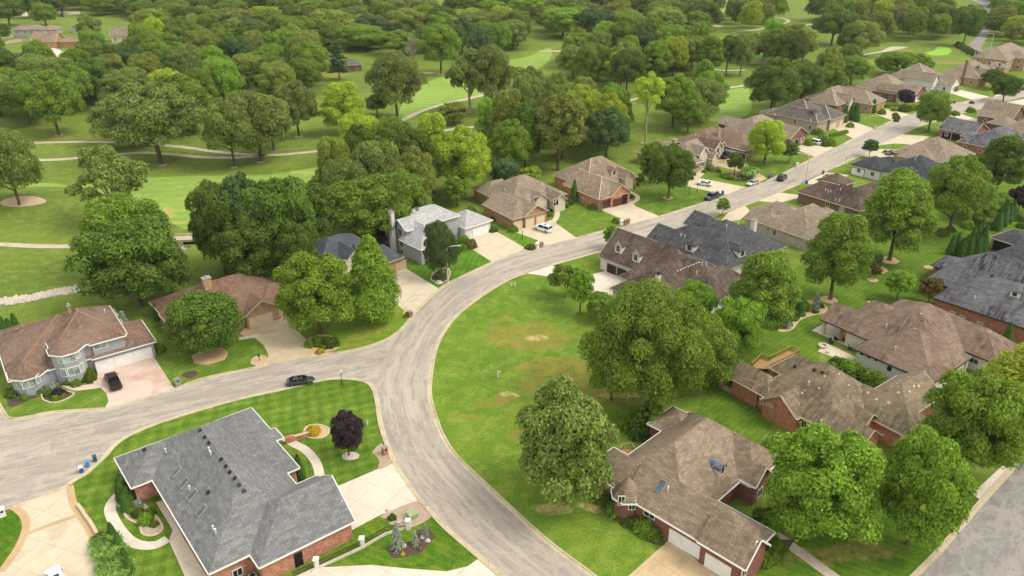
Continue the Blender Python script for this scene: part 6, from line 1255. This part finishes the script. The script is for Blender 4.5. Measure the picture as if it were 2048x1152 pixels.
SPEC = {  # stations: (x, half width, top z); cabin: base x0,x1, roof x0,x1, roof z
 'sedan': dict(L=4.8, W=.91, prof=[(-2.4, .70, .72), (-2.25, .84, .95), (-1.5, .9, .98), (0, .91, .96), (1.0, .9, .93), (2.0, .84, .80), (2.38, .66, .62)], cab=(-1.95, 1.15, -1.05, .35, 1.43, .94), wh=.33, wb=(1.42, -1.38)),
 'suv': dict(L=5.1, W=.98, prof=[(-2.52, .86, .95), (-2.45, .95, 1.1), (-1.5, .98, 1.13), (0, .98, 1.12), (1.1, .97, 1.1), (2.2, .9, 1.02), (2.5, .76, .8)], cab=(-2.46, 1.35, -2.2, .55, 1.85, 1.1), wh=.39, wb=(1.52, -1.48)),
 'pickup': dict(L=5.8, W=1.0, prof=[(-2.9, .92, 1.08), (-2.8, .99, 1.12), (-1.0, 1.0, 1.12), (0.5, 1.0, 1.14), (1.5, .98, 1.13), (2.6, .92, 1.05), (2.88, .8, .85)], cab=(-.95, 1.6, -.75, .85, 1.88, 1.12), wh=.41, wb=(1.85, -1.75))}
def vehicle(kind, color, nose, tail, label, cover=False):
    a, b = G(*tail), G(*nose); c = (a + b) / 2; d = b - a; S_ = SPEC[kind]; e = empty('parked_car' if kind == 'sedan' else kind if kind == 'pickup' else 'suv', c, math.atan2(d.y, d.x), label, {'sedan': 'car', 'suv': 'SUV', 'pickup': 'pickup truck'}[kind])
    m = MB(); P = S_['prof']; rings = []
    for (x, w_, z) in P:
        zb = .3 if abs(x) < 2.3 else .42; rings.append([(x, -w_ * .93, zb), (x, -w_, (zb + z) / 2), (x, -w_ * .96, z - .06), (x, -w_ * .86, z), (x, 0, z + .035), (x, w_ * .86, z), (x, w_ * .96, z - .06), (x, w_, (zb + z) / 2), (x, w_ * .93, zb)])
    for i in range(len(rings) - 1):
        for k in range(9): m.poly([rings[i][k], rings[i + 1][k], rings[i + 1][(k + 1) % 9], rings[i][(k + 1) % 9]][::-1])
    m.poly(rings[0]); m.poly(rings[-1][::-1]); pm = CP_[color]; body = m.build('body', pm, e, smooth=False, merge=True)
    bx0, bx1, rx0, rx1, rz, bz = S_['cab']; W = S_['W']; g = MB(); wb, wr = W * .9, W * .72
    B_ = [(bx0, -wb, bz - .02), (bx1, -wb, bz - .02), (bx1, wb, bz - .02), (bx0, wb, bz - .02)]; Rf = [(rx0, -wr, rz - .05), (rx1, -wr, rz - .05), (rx1, wr, rz - .05), (rx0, wr, rz - .05)]
    for k in range(4): g.poly([B_[k], B_[(k + 1) % 4], Rf[(k + 1) % 4], Rf[k]])
    g.build('windows', CGL, e)
    r = MB(); wr2 = wr + .03; zc = rz - .055
    top = [(rx0 - .04, -wr2, zc), (rx1 + .04, -wr2, zc), (rx1 + .04, wr2, zc), (rx0 - .04, wr2, zc)]; t2 = [(rx0 + .12, -wr2 * .8, rz), (rx1 - .12, -wr2 * .8, rz), (rx1 - .12, wr2 * .8, rz), (rx0 + .12, wr2 * .8, rz)]
    for k in range(4): r.poly([top[k], top[(k + 1) % 4], t2[(k + 1) % 4], t2[k]])
    r.poly(t2); r.poly(top[::-1])
    for k in range(4): r.beam(Vector(B_[k]) * 1.0, Vector(Rf[k]), .09, .07)
    for sx in ((rx0 + rx1) / 2,): 
        for sg in (-1, 1): r.beam((sx, sg * wb * 1.005, bz), (sx, sg * wr * 1.01, rz - .05), .08, .05)
    r.build('roof', pm, e)
    if kind == 'pickup':
        q = MB(); q.box(-2.78, -1.02, -.82, .82, 1.1, 1.172); q.build('bed_cover' if cover else 'cargo_bed', TYRE if cover else plain('bed_liner', '26272a', .8), e)
    for x in S_['wb']:
        for sg in (-1, 1):
            w_ = MB(); w_.tube([(x, sg * (W - .2), S_['wh']), (x, sg * (W + .01), S_['wh'])], S_['wh'], 16); o = w_.build('wheel', TYRE, e); ri = MB(); ri.tube([(x, sg * (W + .0), S_['wh']), (x, sg * (W + .03), S_['wh'])], S_['wh'] * .62, 12); ri.build('rim', RIM, o)
    xf, zf = P[-1][0], P[-1][2]; xr, zr = P[0][0], P[0][2]
    for sg in (-1, 1):
        q = MB(); q.box(xf - .28, xf - .02, sg * W * .72 - .16, sg * W * .72 + .16, zf - .14, zf + .02); q.build('headlight', LAMP, e)
        q = MB(); q.box(xr - .02, xr + .12, sg * W * .72 - .14, sg * W * .72 + .14, zr - .25, zr - .05); q.build('tail_light', TAIL, e)
        q = MB(); q.box(bx1 - .5, bx1 - .3, sg * (W + .08) - .09, sg * (W + .08) + .09, bz, bz + .14); q.build('mirror', pm, e)
    if kind != 'pickup' and color in ('white', 'grey'):
        q = MB(); q.box((rx0 + rx1) / 2, (rx0 + rx1) / 2 + .5, -.35, .35, rz, rz + .015); q.build('sunroof', CGL, e)
    q = MB(); q.box(xf - .04, xf + .03, -.5, .5, .45, zf - .16); q.build('grille', TYRE, e)
    return e
vehicle('pickup', 'black', (219, 750), (237, 787), 'black pickup with covered bed parked on the pink driveway', True)
vehicle('sedan', 'grey', (629, 764), (574, 771), 'grey sedan parked at the kerb of the side road')
vehicle('suv', 'white', (1068, 456), (1104, 467), 'white SUV in front of the arched garage doors')
vehicle('suv', 'white', (1614, 284), (1640, 291), 'white SUV on the driveway of the open garage house')
vehicle('sedan', 'white', (1393, 368), (1423, 373), 'white sedan on the looping driveway')
vehicle('sedan', 'cream', (1495, 373), (1516, 366), 'champagne sedan at the kerb by the looping driveway')
vehicle('suv', 'black', (1572, 353), (1555, 366), 'black SUV driving away up the street')
vehicle('pickup', 'slate', (1407, 404), (1441, 391), 'dark slate pickup parked at the kerb below the looping driveway')
vehicle('sedan', 'maroon', (1675, 356), (1648, 359), 'maroon sedan on the driveway behind the L shaped roof')
vehicle('pickup', 'black', (1442, 320), (1461, 310), 'black pickup before the white garage door of the L shaped house')
vehicle('sedan', 'black', (1774, 310), (1792, 308), 'black car half hidden beside the black roofed house')
vehicle('suv', 'white', (103, 1138), (131, 1200), 'white SUV cut by the bottom edge on the cream driveway')
vehicle('sedan', 'red', (878, 16), (889, 16), 'tiny red car on the far cul de sac'); vehicle('pickup', 'black', (116, 33), (127, 34), 'tiny dark truck on the lane above the golden ranch')
# ================================================================== STREET FURNITURE
POLE = plain('galvanised_pole', 'c9c7c2', .5); BLUE = plain('blue_bin_plastic', '2a5f9e', .5); LBLUE = plain('light_blue_bin_plastic', '4b86bf', .5); TEAL = plain('teal_bin_plastic', '1f5a68', .5); LIDW = plain('white_lid', 'dcdde0', .5)
def street_lamp(px, py, h, dx, dy, label):
    e = empty('street_lamp', G(px, py), 0, label, 'street lamp', 'tall street lamps'); m = MB(); m.tube([(0, 0, 0), (0, 0, h)], [.17, .11], 10); m.tube([(0, 0, 0), (0, 0, .25)], [.22, .18], 10); m.build('pole', POLE, e)
    m = MB(); m.tube([(0, 0, h - .2), (dx * .3, dy * .3, h), (dx, dy, h + .1)], [.09, .08, .08], 8); a = m.build('arm', POLE, e); d = Vector((dx, dy, 0)).normalized(); m = MB(); m.obox(Vector((dx, dy, h + .08)) + d * .3, d * .4, Vector((-d.y, d.x, 0)) * .15, Vector((0, 0, .07))); m.build('lamp_head', POLE, e); m = MB(); m.obox(Vector((dx, dy, h)) + d * .3, d * .28, Vector((-d.y, d.x, 0)) * .11, Vector((0, 0, .03))); m.build('lens', LAMP, a)
street_lamp(896, 565, 8.6, 2.4, .3, 'white street lamp at the bend beside the pale grey house'); street_lamp(1610, 366, 8.6, -2.4, 1.6, 'white street lamp on the right kerb near the driving black SUV'); street_lamp(1979, 103, 9.5, -2.2, 1.0, 'white street lamp beside the far road')
def post_lamp(px, py, label):
    e = empty('lamp_post', G(px, py), .4, label, 'lamp post'); m = MB(); m.tube([(0, 0, 0), (0, 0, 2.5)], .05, 8); m.tube([(0, 0, 0), (0, 0, .4)], .1, 8); m.tube([(-.5, 0, 2.1), (.5, 0, 2.1)], .025, 6); m.build('post', BLK, e); m = MB(); m.lathe((0, 0, 2.5), [(.06, 0), (.16, .3), (.18, .32), (.02, .5)], 8); m.build('lantern', LAMP, e)
post_lamp(684, 770, 'black lamp post on the corner of the striped lawn'); post_lamp(1045, 480, 'dark lamp post beside the white SUV on the tan driveway'); post_lamp(1378, 388, 'lamp post left of the white sedan'); post_lamp(1394, 383, 'lamp post right beside the white sedan')
def bin_(px, py, col, lid, label, rz=0):
    e = empty('wheelie_bin', G(px, py), rz, label, 'bin', 'bins put out at the kerb'); m = MB(); b = [(-.26, -.3), (.26, -.3), (.26, .3), (-.26, .3)]
    for i in range(4): a, c = b[i], b[(i + 1) % 4]; m.poly([(a[0] * .8, a[1] * .8, .08), (c[0] * .8, c[1] * .8, .08), (c[0], c[1], 1.0), (a[0], a[1], 1.0)])
    m.poly([(x * .8, y * .8, .08) for x, y in b[::-1]]); m.build('body', col, e); m = MB(); m.obox((0, 0, 1.03), (.29, 0, 0), (0, .34, .03), (0, 0, .035)); m.tube([(-.25, .36, .98), (.25, .36, .98)], .03, 6); m.build('lid', lid, e)
    for sg in (-1, 1): m = MB(); m.tube([(sg * .2, .27, .12), (sg * .27, .27, .12)], .12, 10); m.build('wheel', TYRE, e)
bin_(164, 945, BLUE, LIDW, 'blue bin with a white lid, nearest of three at the cul de sac kerb', .6); bin_(176, 934, LBLUE, LBLUE, 'light blue bin, middle of three at the cul de sac kerb', .6); bin_(191, 923, TEAL, TEAL, 'teal bin, farthest of three at the cul de sac kerb', .6)
bin_(1538, 357, BLUE, BLUE, 'blue bin beside the champagne sedan', .5); bin_(1445, 389, BLUE, BLUE, 'blue bin behind the dark slate pickup', .5); bin_(1646, 348, TEAL, TEAL, 'teal bin on the right kerb near the maroon sedan', .5); bin_(1901, 208, BLUE, BLUE, 'blue bin at the kerb of the farthest striped lawn', .5); bin_(1613, 368, BLUE, BLUE, 'blue bin at the foot of the middle street lamp', .5)
def mailbox(px, py, mat, label, kind='pillar', rz=.75):
    e = empty('mailbox', G(px, py), rz, label, 'mailbox', 'mailboxes along the kerbs'); m = MB()
    if kind == 'pillar':
        m.box(-.38, .38, -.34, .34, 0, 1.25); m.build('pillar', mat, e); m = MB(); m.box(-.44, .44, -.4, .4, 1.25, 1.34); m.build('cap', STONE if mat is not TR['white'] else TR['white'], e); m = MB(); m.box(-.16, .16, -.4, -.33, .8, 1.08); m.build('mail_door', BLK, e)
    else:
        m.tube([(0, 0, 0), (0, 0, 1.1)], .06, 8); m.build('post', mat, e); m = MB(); m.box(-.15, .15, -.28, .28, 1.05, 1.32); m.build('box', mat, e)
mailbox(356, 770, TR['grey'], 'grey mailbox pillar at the end of the pink driveway'); mailbox(519, 722, BLK, 'black post mailbox in the small tan bed', 'post'); mailbox(1074, 496, TR['white'], 'white mailbox pillar left of the brick one by the tan driveway'); mailbox(1083, 494, WM['brick_orange'], 'brick mailbox pillar by the tan driveway')
mailbox(1243, 450, TR['white'], 'white mailbox pillar left of two brick ones'); mailbox(1250, 449, WM['brick_orange'], 'left brick mailbox pillar of a touching pair'); mailbox(1256, 447, WM['brick_orange'], 'right brick mailbox pillar of a touching pair'); mailbox(1594, 334, TR['white'], 'white mailbox pillar across from the middle street lamp'); mailbox(1751, 258, WM['stucco_cream'], 'cream mailbox pillar at the upper street')
mailbox(1546, 353, WM['brick_tan'], 'tan mailbox pillar beside the blue bin'); mailbox(1434, 391, WM['brick_orange'], 'brick mailbox pillar behind the slate pickup'); mailbox(1908, 207, WM['brick_brown'], 'brown mailbox pillar beside a far blue bin'); mailbox(821, 634, WM['brick_pink'], 'pink brick mailbox pillar at the bend beside a round shrub'); mailbox(770, 908, WM['brick_pink'], 'salmon brick mailbox pillar in the gravel corner bed'); mailbox(6, 1032, TR['white'], 'white mailbox pillar at the bottom left edge')
mailbox(1077, 497, WM['brick_tan'], 'low tan stone pillar in the grass clump bed') if False else None
def simple(name, label, cat, px, py, parts, rz=0, group=None):
    e = empty(name, G(px, py), rz, label, cat, group)
    for nm, mt, fn in parts: m = MB(); fn(m); m.build(nm, mt, e)
    return e
AC = plain('ac_casing', 'a7a59e', .6)
for (x, y, l) in ((1267, 1049, 'air conditioner by the wall of the dark red brick house'), (1556, 884, 'white air conditioner beside the shake roofed house'), (507, 1160, 'dark air conditioner by the salmon brick wall')):
    simple('air_conditioner', l, 'air conditioner', x, y, [('casing', AC, lambda m: m.box(-.42, .42, -.42, .42, 0.04, .85)), ('fan_grille', BLK, lambda m: m.lathe((0, 0, .85), [(.34, .0), (.3, .03), (0, .035)], 14)), ('pad', M['kerb'], lambda m: m.box(-.6, .6, -.6, .6, 0, .06))], .7)
GREENB = plain('utility_green', '92a078', .6)
simple('transformer_box', 'pale green utility transformer on the pebble bed', 'utility box', 825, 1036, [('cabinet', GREENB, lambda m: m.box(-.6, .6, -.5, .5, .05, .85)), ('lid', GREENB, lambda m: m.obox((0, 0, .9), (.65, 0, 0), (0, .55, .08), (0, 0, .05))), ('pad', M['kerb'], lambda m: m.box(-.75, .75, -.65, .65, 0, .06))], .6)
for (x, y, l) in ((813, 1029, 'white marker post standing in the pebble bed'), (1023, 572, 'left white utility pedestal at the top of the vacant lot'), (1030, 572, 'right white utility pedestal at the top of the vacant lot'), (735, 850, 'small white pedestal behind the purple plum tree')):
    simple('utility_pedestal', l, 'pedestal', x, y, [('post', TR['white'], lambda m: m.tube([(0, 0, 0), (0, 0, .85)], .12, 8)), ('cap', TR['grey'], lambda m: m.lathe((0, 0, .85), [(.14, 0), (.1, .1), (0, .13)], 8))])
simple('sign_post', 'white sign post standing alone in the vacant lot', 'sign post', 996, 756, [('post', TR['white'], lambda m: m.box(-.06, .06, -.06, .06, 0, 1.5)), ('arm', TR['white'], lambda m: m.box(-.05, .55, -.04, .04, 1.2, 1.3))], .3)
simple('sign_post', 'reddish street sign on a post beside the right kerb', 'street sign', 1691, 328, [('post', TR['brown'], lambda m: m.tube([(0, 0, 0), (0, 0, 2.2)], .05, 6)), ('sign', CP_['red'], lambda m: m.box(-.3, .3, -.03, .03, 1.7, 2.2))], .8)
# low wall with iron fence and pale pillars, bottom middle
FW = [(586, 1160), (634, 1138), (700, 1108), (725, 1096), (770, 1070), (795, 1062), (817, 1056)]
e = empty('garden_fence', G(*FW[2]), 0, 'black iron fence on a low pale wall with square pillars at the bottom', 'fence'); o0 = G(*FW[2]); m = MB(); F = MB(); P_, LL = resample([G(*p) - o0 for p in FW], 60)
for a, b in zip(P_, P_[1:]): m.beam(a + Vector((0, 0, .2)), b + Vector((0, 0, .2)), .3, .4); F.beam(a + Vector((0, 0, .55)), b + Vector((0, 0, .55)), .04, .04); F.beam(a + Vector((0, 0, 1.25)), b + Vector((0, 0, 1.25)), .04, .04)
PP, _ = resample([G(*p) - o0 for p in FW], 170)
for p in PP: F.box(p.x - .012, p.x + .012, p.y - .012, p.y + .012, .4, 1.3)
m.build('low_wall', M['drive_white'], e); F.build('railing', BLK, e)
for x, y in ((634, 1136), (725, 1094), (817, 1058)): p = G(x, y) - o0; m = MB(); m.box(p.x - .3, p.x + .3, p.y - .3, p.y + .3, 0, 1.5); o = m.build('pillar', TR['white'], e); m = MB(); m.box(p.x - .36, p.x + .36, p.y - .36, p.y + .36, 1.5, 1.62); m.build('cap', TR['white'], o)
a, b = G(572, 886), G(618, 873); e = empty('garden_wall', a, math.atan2(b.y - a.y, b.x - a.x), 'low salmon brick wall between the house corner and the round lawn bed', 'wall'); m = MB(); m.box(0, (b - a).length, -.2, .2, 0, .8); m.box(0, 1.3, -.3, .3, 0, 1.1); m.build('brickwork', WM['brick_pink'], e); m = MB(); m.box(0, (b - a).length, -.24, .24, .8, .87); m.build('coping', M['edging'], e)
e = empty('retaining_wall', G(165, 1030), 0, 'low pale stone retaining wall along the cream driveway', 'wall'); m = MB(); o0 = G(165, 1030)
for q, r_ in zip([(156, 1012), (164, 1022), (172, 1035), (180, 1045), (188, 1058), (195, 1072)], [(164, 1022), (172, 1035), (180, 1045), (188, 1058), (195, 1072), (200, 1080)]): m.beam(G(*q) - o0 + Vector((0, 0, .25)), G(*r_) - o0 + Vector((0, 0, .25)), .45, .5)
m.build('stonework', M['edging'], e)
WOOD = plain('golden_deck_wood', 'a58558', .8, var=.15)
def deck(name, label, px, railh=1.0, z=1.2):
    P = [G(x, y, z) for x, y in px]; o0 = P[0].copy(); o0.z = 0; e = empty(name, o0, 0, label, 'deck'); m = MB(); m.poly([p - o0 for p in P]); m.poly([p - o0 - Vector((0, 0, .15)) for p in P][::-1]); m.build('floor', WOOD, e); m = MB(); n = len(P)
    for i in range(n - 1):
        a, b = P[i] - o0, P[i + 1] - o0; m.beam(a + Vector((0, 0, railh)), b + Vector((0, 0, railh)), .14, .08); m.beam(a + Vector((0, 0, .1)), b + Vector((0, 0, .1)), .1, .1); k = max(2, int((b - a).length / .25))
        for j in range(k + 1): c = a.lerp(b, j / k); m.box(c.x - .025, c.x + .025, c.y - .025, c.y + .025, z, z + railh)
    m.build('railing', WOOD, e); m = MB()
    for p in P: q = p - o0; m.box(q.x - .08, q.x + .08, q.y - .08, q.y + .08, 0, z)
    m.build('posts', WOOD, e)
deck('wood_deck', 'golden wooden deck behind the shake roofed house', [(1502, 736), (1522, 716), (1538, 722), (1581, 700), (1598, 708), (1572, 722), (1538, 738)]); deck('wood_deck', 'small golden wooden deck at the rear of the dark red brick house', [(1300, 873), (1302, 860), (1325, 850), (1330, 862)], z=.9); deck('wood_deck', 'small golden wooden landing beside the big shaggy oak', [(1240, 908), (1246, 898), (1262, 896), (1268, 906)], z=.8)
RD = plain('red_cedar', '6d3326', .8); WOOD, _w = RD, WOOD
deck('wood_deck', 'dark red deck behind the pale grey house', [(754, 478), (758, 455), (773, 448), (775, 480)], z=1.8); deck('wood_deck', 'dark red deck behind the slate roofed house', [(562, 548), (566, 532), (582, 528), (578, 560)], z=1.5)
# rail fence by the golden ranch, wooden
for (pts, lab) in (([(5, 92), (20, 87), (45, 84), (60, 84)], 'grey board fence beside the golden ranch'), ([(0, 78), (28, 75), (58, 77)], 'tan board fence above the golden ranch')):
    o0 = G(*pts[0]); e = empty('board_fence', o0, 0, lab, 'fence'); m = MB(); pm_ = MB(); P_, LL = resample([G(*p) - o0 for p in pts], 20)
    for a, b in zip(P_, P_[1:]): m.beam(a + Vector((0, 0, .95)), b + Vector((0, 0, .95)), .06, 1.7); pm_.box(a.x - .08, a.x + .08, a.y - .08, a.y + .08, 0, 1.95)
    m.build('boards', TR['tan'], e); pm_.build('posts', TR['grey'], e)
# patio furniture under the rosy roof, boulders and garden ornaments
def chair(px, py, rz, lab): simple('patio_chair', lab, 'chair', px, py, [('seat', TR['dark'], lambda m: m.box(-.35, .35, -.35, .35, .35, .5)), ('backrest', TR['dark'], lambda m: m.obox((0, .36, .75), (.35, 0, 0), (0, .05, 0), (0, .08, .35))), ('legs', BLK, lambda m: [m.box(x - .03, x + .03, y - .03, y + .03, .16, .35) for x in (-.3, .3) for y in (-.3, .3)])], rz, 'patio chairs under the rosy roof')
for x, y, r_ in ((1662, 688, .5), (1672, 682, 2.2), (1700, 700, 1.2), (1712, 702, 3.0)): chair(x, y, r_, 'dark patio chair under the covered patio of the rosy roofed house')
simple('fire_pit', 'round stone fire pit at the patio edge of the rosy roofed house', 'fire pit', 1646, 694, [('ring', M['stone'], lambda m: m.lathe((0, 0, 0), [(.9, 0), (.9, .45), (.6, .45), (.6, .1), (0, .1)], 16))])
rb = random.Random(9)
def boulder(px, py, r, lab, grp=None, mat=None):
    m = MB(); g_ = G(px, py); pts = []
    for i in range(7): a = i * .9; pts.append((math.cos(a) * r * rb.uniform(.8, 1.15), math.sin(a) * r * rb.uniform(.7, 1.1)))
    up = [(x * .55, y * .55, r * rb.uniform(.5, .7)) for x, y in pts]
    for i in range(7): j = (i + 1) % 7; m.poly([(pts[i][0], pts[i][1], 0), (pts[j][0], pts[j][1], 0), up[j], up[i]])
    m.poly(up); o = m.build('boulder', mat or M['stone']); o.location = g_; tag(o, lab, 'boulder', grp)
boulder(878, 566, .9, 'large pale boulder in the bed below the street lamp'); boulder(1228, 442, .6, 'white boulder beside the white mailbox pillar'); boulder(1655, 706, .6, 'pale boulder on the lawn below the patio')
for x, y in ((776, 1022), (798, 1048), (855, 1018), (808, 1092), (845, 1075), (855, 1082), (1745, 232), (1752, 233), (1738, 234), (1730, 236)): boulder(x, y, .45, 'small flat landscape stone in a planting bed', 'small landscape stones')
for x, y, l in ((837, 1088, 'terracotta pot, upper of two in the mulch bed'), (840, 1100, 'terracotta pot, lower of two in the mulch bed')): simple('flower_pot', l, 'pot', x, y, [('pot', plain('terracotta', 'b3623f'), lambda m: m.lathe((0, 0, 0), [(.16, 0), (.26, .35), (.2, .35), (.18, .2), (0, .2)], 12)), ('plant', LF['rust'], lambda m: m.lathe((0, 0, .3), [(.2, 0), (.22, .15), (0, .3)], 8))])
# ------------------------------------------------------------------ thin summer haze over the whole place
hm = bpy.data.materials.new('haze'); hm.use_nodes = True; t_ = hm.node_tree; t_.nodes.clear(); ou = t_.nodes.new('ShaderNodeOutputMaterial'); pv = t_.nodes.new('ShaderNodeVolumePrincipled')
pv.inputs['Color'].default_value = (.93, .95, .97, 1); pv.inputs['Density'].default_value = 0.00006; pv.inputs['Anisotropy'].default_value = .2; t_.links.new(pv.outputs[0], ou.inputs['Volume'])
m = MB(); m.box(-1600, 1600, -400, 2700, -1.0, 80); o = m.build('haze', hm, merge=True); o['kind'] = 'stuff'
